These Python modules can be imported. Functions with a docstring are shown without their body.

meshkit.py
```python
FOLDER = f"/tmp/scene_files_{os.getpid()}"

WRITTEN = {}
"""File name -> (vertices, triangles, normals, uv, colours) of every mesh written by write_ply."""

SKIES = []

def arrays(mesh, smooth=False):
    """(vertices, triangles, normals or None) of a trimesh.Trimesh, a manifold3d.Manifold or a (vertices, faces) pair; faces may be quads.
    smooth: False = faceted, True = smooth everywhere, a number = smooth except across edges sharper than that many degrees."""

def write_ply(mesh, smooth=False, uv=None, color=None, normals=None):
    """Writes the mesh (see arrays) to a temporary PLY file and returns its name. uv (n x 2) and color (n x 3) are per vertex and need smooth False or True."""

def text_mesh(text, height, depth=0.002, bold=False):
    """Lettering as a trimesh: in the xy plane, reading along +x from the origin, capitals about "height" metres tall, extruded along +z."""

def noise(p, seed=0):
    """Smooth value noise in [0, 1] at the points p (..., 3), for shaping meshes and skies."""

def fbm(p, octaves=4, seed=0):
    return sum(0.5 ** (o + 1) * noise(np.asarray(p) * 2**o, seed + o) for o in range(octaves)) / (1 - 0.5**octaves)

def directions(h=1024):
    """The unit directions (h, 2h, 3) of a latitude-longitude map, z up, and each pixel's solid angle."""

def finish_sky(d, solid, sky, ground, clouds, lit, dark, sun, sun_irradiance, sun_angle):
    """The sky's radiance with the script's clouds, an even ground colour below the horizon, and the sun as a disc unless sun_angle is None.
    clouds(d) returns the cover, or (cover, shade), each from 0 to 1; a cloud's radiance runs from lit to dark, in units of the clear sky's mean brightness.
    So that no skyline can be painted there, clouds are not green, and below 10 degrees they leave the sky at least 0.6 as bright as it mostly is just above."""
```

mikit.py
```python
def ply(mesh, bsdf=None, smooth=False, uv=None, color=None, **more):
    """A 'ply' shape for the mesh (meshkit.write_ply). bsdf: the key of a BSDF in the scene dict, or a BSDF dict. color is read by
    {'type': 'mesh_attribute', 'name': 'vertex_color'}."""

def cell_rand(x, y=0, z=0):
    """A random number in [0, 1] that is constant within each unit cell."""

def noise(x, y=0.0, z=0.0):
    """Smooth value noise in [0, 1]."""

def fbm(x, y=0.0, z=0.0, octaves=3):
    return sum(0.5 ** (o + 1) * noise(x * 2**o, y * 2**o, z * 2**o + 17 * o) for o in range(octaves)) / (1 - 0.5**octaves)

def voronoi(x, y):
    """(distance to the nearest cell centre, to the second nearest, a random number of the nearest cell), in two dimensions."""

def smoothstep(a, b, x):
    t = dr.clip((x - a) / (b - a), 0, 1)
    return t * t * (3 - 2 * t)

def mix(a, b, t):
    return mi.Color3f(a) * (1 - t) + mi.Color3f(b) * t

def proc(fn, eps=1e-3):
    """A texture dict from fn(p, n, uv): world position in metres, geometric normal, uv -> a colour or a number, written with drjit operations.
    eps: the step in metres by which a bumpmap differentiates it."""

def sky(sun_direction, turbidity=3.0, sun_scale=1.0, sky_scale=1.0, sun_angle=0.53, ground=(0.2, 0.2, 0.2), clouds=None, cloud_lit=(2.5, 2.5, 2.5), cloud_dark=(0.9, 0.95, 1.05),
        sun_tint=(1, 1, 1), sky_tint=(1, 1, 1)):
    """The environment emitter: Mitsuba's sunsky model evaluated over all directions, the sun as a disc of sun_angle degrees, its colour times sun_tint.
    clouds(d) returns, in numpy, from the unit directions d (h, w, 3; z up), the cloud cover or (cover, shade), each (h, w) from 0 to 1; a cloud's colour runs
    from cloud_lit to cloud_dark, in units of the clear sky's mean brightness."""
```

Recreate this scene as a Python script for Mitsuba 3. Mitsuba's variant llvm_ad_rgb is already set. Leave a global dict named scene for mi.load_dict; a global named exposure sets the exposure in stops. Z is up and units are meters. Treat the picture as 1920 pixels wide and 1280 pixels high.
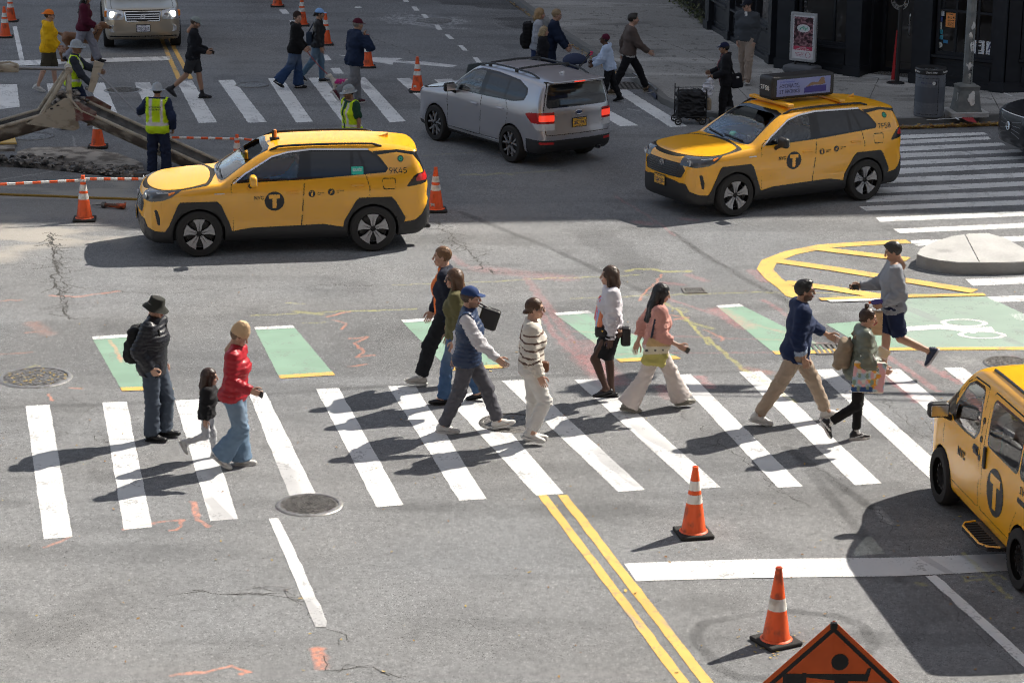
import math, numpy as np, trimesh, mitsuba as mi, drjit as dr, mikit, meshkit, manifold3d as m3
from shapely.geometry import Polygon, Point, LineString, MultiPolygon, box as sbox
from shapely.ops import unary_union
from shapely import affinity, contains_xy
from scipy.spatial import Delaunay
T = mi.ScalarTransform4f
scene, labels = {}, {}
exposure = 2.68
# ---- camera: a long lens from an upper floor, 8.85 m above the street, looking along +Y and down 15.8 degrees
CF, CP, CH, CR = 4473.07, 0.2766, 8.8502, -0.0082
_c, _s = math.cos(CP), math.sin(CP)
CAM = np.array([0, 0, CH])
C_FWD = np.array([0, _c, -_s]); C_DOWN = np.array([0, -_s, -_c]); C_RT = np.array([1.0, 0, 0])
C_UP = -C_DOWN * math.cos(CR) + C_RT * math.sin(CR)
scene['camera'] = {'type': 'perspective', 'fov': math.degrees(2 * math.atan(960 / CF)), 'fov_axis': 'x', 'near_clip': 0.5, 'far_clip': 2000.0,
                   'to_world': T().look_at(origin=CAM.tolist(), target=(CAM + C_FWD).tolist(), up=C_UP.tolist())}
# ---- daylight: low autumn sun from the right and slightly behind the scene
SUN = np.array([0.633, 0.486, 0.728])


def sky_clouds(d):
    q = d / np.maximum(d[..., 2:], .08)
    n = meshkit.fbm(np.stack([q[..., 0] * .55 + 3, q[..., 1] * .55, 0 * q[..., 0]], -1), 5, 4)
    c = np.clip((n - .40) / .22, 0, 1); c = c * c * (3 - 2 * c)
    return .15 + .75 * c, np.clip((n - .55) / .3, 0, 1)


scene['sky'] = mikit.sky(SUN, turbidity=3.0, sun_scale=1.0, sky_scale=1.0, clouds=sky_clouds, cloud_lit=(1.22, 1.24, 1.31), cloud_dark=(.72, .73, .78), sky_tint=(.84, .79, .74), sun_tint=(.86, .985, 1.21))


def G(u, v, z=0.0):
    """The point of the level z that shows at pixel (u, v) of the 1920 x 1280 photograph."""
    a, b = u - 960, v - 640
    cr, sr = math.cos(CR), math.sin(CR)
    a, b = cr * a + sr * b, -sr * a + cr * b
    d = np.array([a / CF, _c - b / CF * _s, -(_s + b / CF * _c)])
    return CAM + d * ((z - CH) / d[2])


def PX(P):
    """Where points show in the photograph's pixels (for checks)."""
    d = np.atleast_2d(P) - CAM
    zc, yc, xc = d @ C_FWD, d @ C_DOWN, d[:, 0]
    u, v = CF * xc / zc, CF * yc / zc
    return np.stack([960 + math.cos(CR) * u - math.sin(CR) * v, 640 + math.sin(CR) * u + math.cos(CR) * v], 1)


# ---- scene entries
COUNT = {}


def new_key(name, parent=None):
    base = (parent + '__' if parent else '') + name
    n = COUNT.get(base, 0); COUNT[base] = n + 1
    return base if n == 0 else f'{base}_{n:03d}'


def tag(key, label=None, category=None, group=None, kind=None):
    d = labels.setdefault(key, {})
    for k, v in (('label', label), ('category', category), ('group', group), ('kind', kind)):
        if v: d[k] = v
    return key


def thing(name, label, category, group=None):
    return tag(new_key(name), label, category, group)


def mat4(pos=(0, 0, 0), yaw=0.0):
    c, s = math.cos(yaw), math.sin(yaw)
    m = np.eye(4); m[:3, :3] = [[c, -s, 0], [s, c, 0], [0, 0, 1]]; m[:3, 3] = pos
    return m


def obj(name, mesh, bsdf, parent=None, smooth=False, M=None, color=None, label=None, **more):
    key = new_key(name, parent)
    d = mesh if isinstance(mesh, dict) else mikit.ply(mesh, bsdf, smooth=smooth, color=color, **more)
    if isinstance(mesh, dict): d = {**d, 'bsdf': {'type': 'ref', 'id': bsdf}, **more}
    if M is not None: d = {**d, 'to_world': T(np.asarray(M).tolist())}
    scene[key] = d
    if label: tag(key, label)
    return key


def struct(name, mesh, bsdf, smooth=False, **k):
    key = obj(name, mesh, bsdf, None, smooth, **k)
    tag(key, kind='structure')
    return key


# ---- mesh helpers
def tm(v, f): return trimesh.Trimesh(np.asarray(v, float), np.asarray(f, int), process=False)


def cat(ms):
    ms = [m for m in ms if m is not None]
    return trimesh.util.concatenate(ms) if len(ms) > 1 else ms[0]


def bx(c, s, r=0.0, R=None):
    """A box of full size s about c, its edges rounded by r."""
    s = np.asarray(s, float)
    if r > 0:
        r = min(r, s.min() / 2.02)
        h = s / 2 - r
        k = m3.Manifold.batch_hull([m3.Manifold.sphere(r, 12).translate([sx * h[0], sy * h[1], sz * h[2]]) for sx in (-1, 1) for sy in (-1, 1) for sz in (-1, 1)])
        mm = k.to_mesh(); m = tm(mm.vert_properties[:, :3], mm.tri_verts)
    else:
        m = trimesh.creation.box(s); m = tm(m.vertices, m.faces)
    if R is not None: m.vertices = m.vertices @ np.asarray(R).T
    m.vertices = m.vertices + np.asarray(c, float)
    return m


def tube(pts, r, n=8, closed=False, cap=True):
    p = np.asarray(pts, float); k = len(p)
    t = np.gradient(p, axis=0) if not closed else np.roll(p, -1, 0) - np.roll(p, 1, 0)
    t /= np.linalg.norm(t, axis=1, keepdims=True) + 1e-12
    a = np.cross(t, [0, 0, 1.0]); bad = np.linalg.norm(a, axis=1) < 1e-3
    a[bad] = np.cross(t[bad], [1.0, 0, 0])
    a /= np.linalg.norm(a, axis=1, keepdims=True) + 1e-12
    for i in range(1, k):
        if a[i] @ a[i - 1] < 0: a[i] = -a[i]
    b = np.cross(t, a); th = np.arange(n) * 2 * np.pi / n
    rr = np.broadcast_to(np.asarray(r, float), (k,))[:, None, None]
    v = (p[:, None] + rr * (np.cos(th)[None, :, None] * a[:, None] + np.sin(th)[None, :, None] * b[:, None])).reshape(-1, 3)
    f = []
    for i in range(k if closed else k - 1):
        i2 = (i + 1) % k
        for j in range(n):
            j2 = (j + 1) % n
            f += [[i * n + j, i2 * n + j, i2 * n + j2], [i * n + j, i2 * n + j2, i * n + j2]]
    if cap and not closed:
        v = np.vstack([v, p[:1], p[-1:]]); c0 = k * n
        for j in range(n):
            f += [[c0, j, (j + 1) % n], [c0 + 1, (k - 1) * n + (j + 1) % n, (k - 1) * n + j]]
    m = tm(v, f)
    return m


def lathe(prof, n=32, axis='z', cap=False):
    """prof: [(r, z)...] turned about z."""
    pr = np.asarray(prof, float); k = len(pr); th = np.arange(n) * 2 * np.pi / n
    v = np.stack([pr[:, :1] * np.cos(th), pr[:, :1] * np.sin(th), np.repeat(pr[:, 1:], n, 1)], -1).reshape(-1, 3)
    f = []
    for i in range(k - 1):
        for j in range(n):
            j2 = (j + 1) % n
            f += [[i * n + j, i * n + j2, (i + 1) * n + j2], [i * n + j, (i + 1) * n + j2, (i + 1) * n + j]]
    v2 = v
    if axis == 'y': v2 = np.stack([v[:, 0], -v[:, 2], v[:, 1]], 1)
    if axis == 'x': v2 = np.stack([v[:, 2], v[:, 1], -v[:, 0]], 1)
    return tm(v2, f)


def prism(poly, z0, z1):
    """A shapely polygon (or a list of points) extruded from z0 to z1."""
    if not hasattr(poly, 'geom_type'): poly = Polygon(poly)
    if not poly.is_valid: poly = poly.buffer(0)
    gs = getattr(poly, 'geoms', [poly])
    ms = []
    for g in gs:
        if g.area < 1e-9: continue
        m = trimesh.creation.extrude_polygon(g, z1 - z0, engine='earcut'); m.apply_translation([0, 0, z0]); ms.append(tm(m.vertices, m.faces))
    return cat(ms)


def sheet(poly, z=0.0):
    if not hasattr(poly, 'geom_type'): poly = Polygon(poly)
    if not poly.is_valid: poly = poly.buffer(0)
    vs, fs, n = [], [], 0
    for g in getattr(poly, 'geoms', [poly]):
        if g.geom_type != 'Polygon' or g.area < 1e-9: continue
        v, f = trimesh.creation.triangulate_polygon(g, engine='earcut')
        v = np.asarray(v); a, b, c = v[f[:, 0]], v[f[:, 1]], v[f[:, 2]]
        neg = (b[:, 0] - a[:, 0]) * (c[:, 1] - a[:, 1]) - (b[:, 1] - a[:, 1]) * (c[:, 0] - a[:, 0]) < 0
        f = np.where(neg[:, None], f[:, ::-1], f)
        vs.append(np.column_stack([v, np.full(len(v), z)])); fs.append(f + n); n += len(v)
    return tm(np.vstack(vs), np.vstack(fs))


def xf(m, M):
    m = m.copy(); m.vertices = np.asarray(m.vertices) @ np.asarray(M)[:3, :3].T + np.asarray(M)[:3, 3]
    if np.linalg.det(np.asarray(M)[:3, :3]) < 0: m.faces = np.asarray(m.faces)[:, ::-1]
    return m


def rot(axis, deg):
    a = math.radians(deg); c, s = math.cos(a), math.sin(a)
    return np.array({'x': [[1, 0, 0], [0, c, -s], [0, s, c]], 'y': [[c, 0, s], [0, 1, 0], [-s, 0, c]], 'z': [[c, -s, 0], [s, c, 0], [0, 0, 1]]}[axis], float)


def rt(R=None, p=(0, 0, 0)):
    m = np.eye(4)
    if R is not None: m[:3, :3] = R
    m[:3, 3] = p
    return m


# ---- smooth solids from distance fields, meshed by surface nets
CORN = np.array([[i, j, k] for i in (0, 1) for j in (0, 1) for k in (0, 1)])
EDGES = [(a, b) for a in range(8) for b in range(a + 1, 8) if np.abs(CORN[a] - CORN[b]).sum() == 1]


def surf_nets(D, o, h):
    s = D < 0
    n = D.shape
    cnt = sum(s[i:n[0] - 1 + i, j:n[1] - 1 + j, k:n[2] - 1 + k].astype(np.int8) for i, j, k in CORN)
    cell = np.argwhere((cnt > 0) & (cnt < 8))
    if not len(cell): return tm(np.zeros((0, 3)), np.zeros((0, 3)))
    idx = np.full((n[0] - 1, n[1] - 1, n[2] - 1), -1, np.int64); idx[tuple(cell.T)] = np.arange(len(cell))
    val = np.stack([D[tuple((cell + c).T)] for c in CORN], 1)
    acc, num = np.zeros((len(cell), 3)), np.zeros((len(cell), 1))
    for a, b in EDGES:
        x = (val[:, a] < 0) != (val[:, b] < 0)
        t = val[x, a] / (val[x, a] - val[x, b])
        acc[x] += CORN[a] + t[:, None] * (CORN[b] - CORN[a]); num[x] += 1
    v = o + (cell + acc / num) * h
    fs = []
    for ax in range(3):
        sl0 = [slice(1, -1)] * 3; sl0[ax] = slice(0, n[ax] - 1)
        sl1 = list(sl0); sl1[ax] = slice(1, n[ax])
        A, B = s[tuple(sl0)], s[tuple(sl1)]
        e = np.argwhere(A != B)
        if not len(e): continue
        flip = A[tuple(e.T)]
        off = np.ones(3, int); off[ax] = 0
        e = e + off
        u, w = [(1, 2), (2, 0), (0, 1)][ax]
        q = []
        for du, dw in ((-1, -1), (0, -1), (0, 0), (-1, 0)):
            c = e.copy(); c[:, u] += du; c[:, w] += dw; q.append(idx[tuple(c.T)])
        q = np.stack(q, 1)
        q = np.where(flip[:, None], q, q[:, ::-1])
        fs += [q[:, [0, 1, 2]], q[:, [0, 2, 3]]]
    return tm(v, np.vstack(fs))


class Field:
    """Round cones and ellipsoids smoothly united on a grid."""

    def __init__(s, h, k=0.03): s.h, s.k, s.p, s.cuts = h, k, [], []

    def cone(s, a, b, ra, rb, M=None, k=None): s.p.append(('c', np.asarray(a, float), np.asarray(b, float), ra, rb, M, k, 1)); return s

    def ell(s, c, r, R=None, k=None, sub=False): s.p.append(('e', np.asarray(c, float), np.asarray(r, float), None, None, R, k, -1 if sub else 1)); return s

    def box(s, c, half, rad, R=None, k=None, sub=False): s.p.append(('b', np.asarray(c, float), np.asarray(half, float), rad, None, R, k, -1 if sub else 1)); return s

    def cut(s, fn): s.cuts.append(fn); return s

    def mesh(s):
        bs = []
        for t, a, b, ra, rb, M, k, sg in s.p:
            if t == 'c':
                st = 1.0 if M is None else 1 / np.linalg.svd(M)[1].min()
                r = max(ra, rb) * st
                bs.append((np.minimum(a, b) - r, np.maximum(a, b) + r))
            elif t == 'e': bs.append((a - b.max(), a + b.max()))
            else:
                r = np.linalg.norm(b) + ra; bs.append((a - r, a + r))
        add = [x for x, p in zip(bs, s.p) if p[7] > 0]
        lo = np.min([x[0] for x in add], 0) - 2.5 * s.h; hi = np.max([x[1] for x in add], 0) + 2.5 * s.h
        n = np.ceil((hi - lo) / s.h).astype(int) + 1
        X = [lo[i] + s.h * np.arange(n[i]) for i in range(3)]
        D = np.full(n, 0.15, np.float32)
        for (t, a, b, ra, rb, M, k, sg), (l, u) in zip(s.p, bs):
            k = s.k if k is None else k
            pad = k + 2 * s.h + 0.01
            i0 = np.maximum(np.floor((l - pad - lo) / s.h).astype(int), 0); i1 = np.minimum(np.ceil((u + pad - lo) / s.h).astype(int) + 1, n)
            if (i1 <= i0).any(): continue
            sl = tuple(slice(i0[i], i1[i]) for i in range(3))
            P = np.stack(np.meshgrid(*[X[i][sl[i]] for i in range(3)], indexing='ij'), -1).astype(np.float32)
            if t == 'c':
                aa, bb = (a, b) if M is None else (M @ a, M @ b)
                if M is not None: P = P @ M.T.astype(np.float32)
                ba = (bb - aa).astype(np.float32); pa = P - aa.astype(np.float32)
                tt = np.clip((pa @ ba) / max(float(ba @ ba), 1e-9), 0, 1)
                d = np.linalg.norm(pa - tt[..., None] * ba, axis=-1) - (ra + tt * (rb - ra))
            elif t == 'e':
                q = P - a.astype(np.float32)
                if M is not None: q = q @ M.astype(np.float32)
                k0 = np.linalg.norm(q / b, axis=-1); k1 = np.linalg.norm(q / b ** 2, axis=-1)
                d = k0 * (k0 - 1) / np.maximum(k1, 1e-6)
            else:
                q = P - a.astype(np.float32)
                if M is not None: q = q @ M.astype(np.float32)
                q = np.abs(q) - (b - ra)
                d = np.linalg.norm(np.maximum(q, 0), axis=-1) + np.minimum(q.max(-1), 0) - ra
            o = D[sl]
            if sg > 0:
                hh = np.maximum(k - np.abs(o - d), 0) / max(k, 1e-6); D[sl] = np.minimum(o, d) - hh * hh * k / 4
            else:
                hh = np.maximum(k - np.abs(o + d), 0) / max(k, 1e-6); D[sl] = np.maximum(o, -d) + hh * hh * k / 4
        if s.cuts:
            P = np.stack(np.meshgrid(*X, indexing='ij'), -1).astype(np.float32)
            for c in s.cuts: D = np.maximum(D, c(P))
        D[0] = D[-1] = 0.15; D[:, 0] = D[:, -1] = 0.15; D[:, :, 0] = D[:, :, -1] = 0.15
        return surf_nets(D, lo, s.h)


def vnormals(m):
    f, v = np.asarray(m.faces), np.asarray(m.vertices)
    n = np.zeros_like(v); fn = np.cross(v[f[:, 1]] - v[f[:, 0]], v[f[:, 2]] - v[f[:, 0]])
    for k in range(3): np.add.at(n, f[:, k], fn)
    return n / np.maximum(np.linalg.norm(n, axis=1, keepdims=True), 1e-12)


def text2d(s, height, bold=True, align='c'):
    """Lettering as (vertices, faces) of its solid, centred on the origin."""
    m = meshkit.text_mesh(s, height, 0.003, bold)
    v = np.array(m.vertices); b = (v.min(0) + v.max(0)) / 2
    if align == 'c': v[:, 0] -= b[0]
    v[:, 1] -= b[1]
    return tm(v, np.array(m.faces))
# ---- materials
def rgb(*c): return {'type': 'rgb', 'value': list(c if len(c) > 1 else (c[0],) * 3)}


def mat(name, col, rough=0.6, metal=0.0, spec=0.5, cc=0.0, two=True, **k):
    b = {'type': 'principled', 'base_color': col if isinstance(col, dict) else rgb(*col), 'roughness': rough, 'metallic': metal, 'specular': spec, **k}
    if cc: b |= {'clearcoat': cc, 'clearcoat_gloss': 0.95}
    scene['mat_' + name] = {'type': 'twosided', 'b': b} if two else b
    return 'mat_' + name


N, F, SS, MX = mikit.noise, mikit.fbm, mikit.smoothstep, mikit.mix


def seg(px, py, a, b):
    dx, dy = float(b[0] - a[0]), float(b[1] - a[1]); L = max(dx * dx + dy * dy, 1e-9)
    qx, qy = px - float(a[0]), py - float(a[1])
    t = dr.clip((qx * dx + qy * dy) / L, 0, 1)
    return dr.square(qx - t * dx) + dr.square(qy - t * dy)


def gp(*uv): return [G(u, v)[:2] for u, v in uv]


def inside(px, py, pts):
    """Signed distance (negative inside) to a convex polygon."""
    pts = np.array(pts); c = pts.mean(0); d = mi.Float(-1e9)
    for i in range(len(pts)):
        a, b = pts[i], pts[(i + 1) % len(pts)]
        n = np.array([b[1] - a[1], a[0] - b[0]]); n /= np.linalg.norm(n)
        if n @ (c - a) > 0: n = -n
        d = dr.maximum(d, (px - float(a[0])) * float(n[0]) + (py - float(a[1])) * float(n[1]))
    return d


PINK, ORG, YEL, WHT = (.80, .22, .22), (.82, .26, .13), (.62, .56, .10), (.6, .6, .58)
# utility marks sprayed on the road: (colour, half width in metres, strength, photo pixels of the line)
SPRAY = [
    (PINK, .10, .45, [(985, 520), (1075, 640), (1130, 720)]), (PINK, .3, .75, [(1100, 668), (1150, 712)]), (PINK, .07, .55, [(1000, 560), (1035, 620), (1105, 690)]),
    (PINK, .3, .35, [(900, 505), (1060, 520)]), (PINK, .2, .35, [(1060, 640), (1110, 640), (1100, 660), (1070, 655)]),
    (PINK, .06, .5, [(1220, 545), (1330, 580), (1440, 608), (1500, 622)]), (PINK, .22, .7, [(1345, 575), (1400, 605)]), (PINK, .05, .4, [(1040, 618), (1240, 625), (1420, 628), (1700, 640)]),
    (PINK, .035, .5, [(1080, 665), (1250, 657), (1460, 652)]), (PINK, .08, .45, [(1430, 555), (1480, 585)]), (PINK, .12, .5, [(1290, 510), (1320, 520)]),
    (PINK, .10, .4, [(1240, 525), (1275, 528)]), (PINK, .07, .6, [(1640, 640), (1760, 720)]), (PINK, .08, .55, [(1725, 665), (1800, 705)]), (PINK, .05, .6, [(1770, 683), (1795, 700), (1806, 690)]),
    (PINK, .09, .6, [(1660, 690), (1720, 740)]), (PINK, .10, .6, [(1315, 700), (1335, 720)]), (PINK, .14, .4, [(1240, 720), (1255, 740)]), (PINK, .12, .5, [(1410, 500), (1432, 520)]),
    (PINK, .05, .35, [(1150, 365), (1210, 400), (1262, 436)]), (PINK, .2, .35, [(1195, 413), (1210, 415)]), (PINK, .16, .3, [(1280, 405), (1300, 407)]),
    (PINK, .14, .4, [(1900, 655), (1860, 662)]), (PINK, .10, .35, [(840, 480), (870, 500)]),
    (ORG, .035, .8, [(240, 645), (255, 640)]), (ORG, .04, .7, [(205, 650), (215, 665), (230, 690)]), (ORG, .035, .8, [(612, 600), (640, 592), (655, 589)]), (ORG, .03, .7, [(625, 605), (650, 612), (642, 622)]),
    (ORG, .035, .7, [(657, 640), (690, 636), (665, 648), (682, 664), (672, 674), (700, 670)]), (ORG, .03, .7, [(655, 692), (690, 688)]), (ORG, .05, .6, [(95, 568), (140, 570), (220, 558)]),
    (ORG, .03, .8, [(0, 580), (40, 577)]), (ORG, .05, .75, [(367, 950), (378, 985), (395, 995)]), (ORG, .035, .6, [(240, 1005), (300, 990), (350, 984), (340, 1003), (325, 1004)]),
    (ORG, .10, .85, [(602, 1222), (616, 1255)]), (ORG, .035, .8, [(330, 1276), (345, 1273), (400, 1268), (440, 1256), (478, 1266), (460, 1270)]), (ORG, .03, .5, [(90, 1040), (140, 1018)]),
    (ORG, .04, .7, [(1245, 585), (1290, 590), (1265, 594)]), (ORG, .03, .6, [(1320, 612), (1358, 628), (1350, 632)]), (ORG, .03, .6, [(1240, 510), (1196, 560)]), (ORG, .04, .35, [(0, 680), (60, 675)]),
    (ORG, .05, .4, [(50, 638), (75, 636)]), (ORG, .03, .7, [(132, 740), (155, 741)]), (ORG, .03, .6, [(95, 752), (100, 765)]), (ORG, .16, .22, [(60, 620), (90, 640)]),
    (YEL, .025, .75, [(470, 600), (620, 590), (780, 582)]), (YEL, .02, .8, [(535, 575), (572, 575)]), (YEL, .02, .8, [(568, 612), (608, 610)]), (YEL, .09, .45, [(555, 590), (600, 595)]),
    (YEL, .025, .7, [(735, 538), (900, 530), (1000, 522), (1195, 512)]), (YEL, .03, .6, [(1070, 558), (1200, 550), (1430, 540), (1800, 538)]), (YEL, .04, .7, [(1245, 563), (1275, 580), (1330, 640)]),
    (YEL, .05, .6, [(1325, 626), (1400, 690), (1440, 712), (1490, 745)]), (YEL, .06, .5, [(1285, 595), (1335, 610)]), (YEL, .025, .55, [(0, 720), (70, 700)]), (YEL, .06, .5, [(1172, 505), (1190, 500), (1215, 500)]),
    (YEL, .07, .6, [(1225, 500), (1245, 505), (1290, 503)]), (YEL, .04, .5, [(1810, 1022), (1840, 1050), (1900, 1105)]), (YEL, .03, .45, [(1835, 1065), (1812, 1067), (1820, 1075), (1850, 1072)]),
    (YEL, .03, .4, [(1850, 1072), (1870, 1062), (1885, 1062), (1895, 1070)]), (YEL, .08, .4, [(1732, 1080), (1734, 1082)]), (YEL, .05, .3, [(870, 330), (960, 325), (1040, 318)]), (YEL, .05, .4, [(860, 330), (885, 327), (905, 330), (930, 325), (955, 328)]),
    (YEL, .05, .35, [(1560, 545), (1640, 540), (1650, 548)]), (YEL, .05, .35, [(1260, 575), (1275, 572), (1290, 577), (1275, 582)]), (YEL, .025, .3, [(785, 295), (900, 285)]), (YEL, .035, .35, [(320, 306), (345, 304), (360, 308)]),
    (WHT, .06, .5, [(1650, 940), (1662, 958), (1675, 970)]), (WHT, .05, .45, [(0, 352), (90, 336)]), (WHT, .035, .4, [(130, 270), (135, 290), (120, 296)]), (WHT, .14, .28, [(1190, 545), (1200, 552)]),
    (WHT, .05, .45, [(1140, 186), (1165, 188)]), (WHT, .05, .45, [(1168, 200), (1190, 204)]), (WHT, .05, .45, [(1200, 216), (1225, 220)]), (WHT, .30, .25, [(1800, 660), (1810, 664)]), (ORG, .16, .25, [(1400, 684), (1440, 690)]),
]
for i, s in enumerate(SPRAY): SPRAY[i] = (*s[:3], gp(*s[3]))


def spray(p, c, every=1):
    wx, wy = p.x + (N(p.x * 9, p.y * 9) - .5) * .05, p.y + (N(p.x * 9 + 40, p.y * 9) - .5) * .05
    grain = .35 + .65 * SS(.32, .62, F(p.x * 28, p.y * 28, 3.0, 2)) * (.55 + .45 * N(p.x * 3, p.y * 3, 9))
    for w_col in (PINK, ORG, YEL, WHT):
        m = mi.Float(0)
        for col, w, st, pts in SPRAY:
            if col is not w_col: continue
            d = mi.Float(1e9)
            for a, b in zip(pts[:-1], pts[1:]): d = dr.minimum(d, seg(wx, wy, a, b))
            m = dr.maximum(m, st * SS(1.0, .25, dr.sqrt(d) / w))
        c = MX(c, w_col, m * grain * (.36 if w_col is PINK else .65))
    return c


Q_NEW = gp((-300, 640), (560, 590), (1120, 560), (1700, 640), (1400, 700), (1000, 705), (480, 745), (-300, 790))
Q_PATCH = gp((1480, 590), (1560, 575), (1690, 640), (1560, 650))
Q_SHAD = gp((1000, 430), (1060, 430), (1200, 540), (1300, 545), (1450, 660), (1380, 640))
Q_DK1 = gp((805, 0), (990, 0), (960, 18), (820, 10)); Q_DK2 = gp((920, 35), (980, 30), (1010, 60), (950, 48)); Q_LT = gp((708, 30), (850, 34), (850, 55), (720, 50))
Q_DUST = gp((-100, 440), (240, 430), (200, 470), (-100, 520)); Q_SHED = gp((-100, 360), (260, 345), (245, 430), (-100, 430))
P_MH = [G(*q)[:2] for q in ((1465, 1215), (1465, 1215))]
SEAMS = [gp((1500, 850), (1700, 1075)), gp((860, 400), (1045, 470), (1240, 560)), gp((1255, 430), (1330, 480), (1480, 560), (1600, 660)), gp((1480, 830), (1640, 940)), gp((-200, 790), (300, 765), (640, 735), (1000, 705), (1400, 688))]
Q_RING = gp((1330, 1160), (1400, 1145), (1500, 1139), (1570, 1142), (1625, 1160), (1648, 1195), (1640, 1225), (1600, 1250), (1500, 1262), (1400, 1260), (1350, 1245), (1318, 1208), (1311, 1180))


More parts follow.
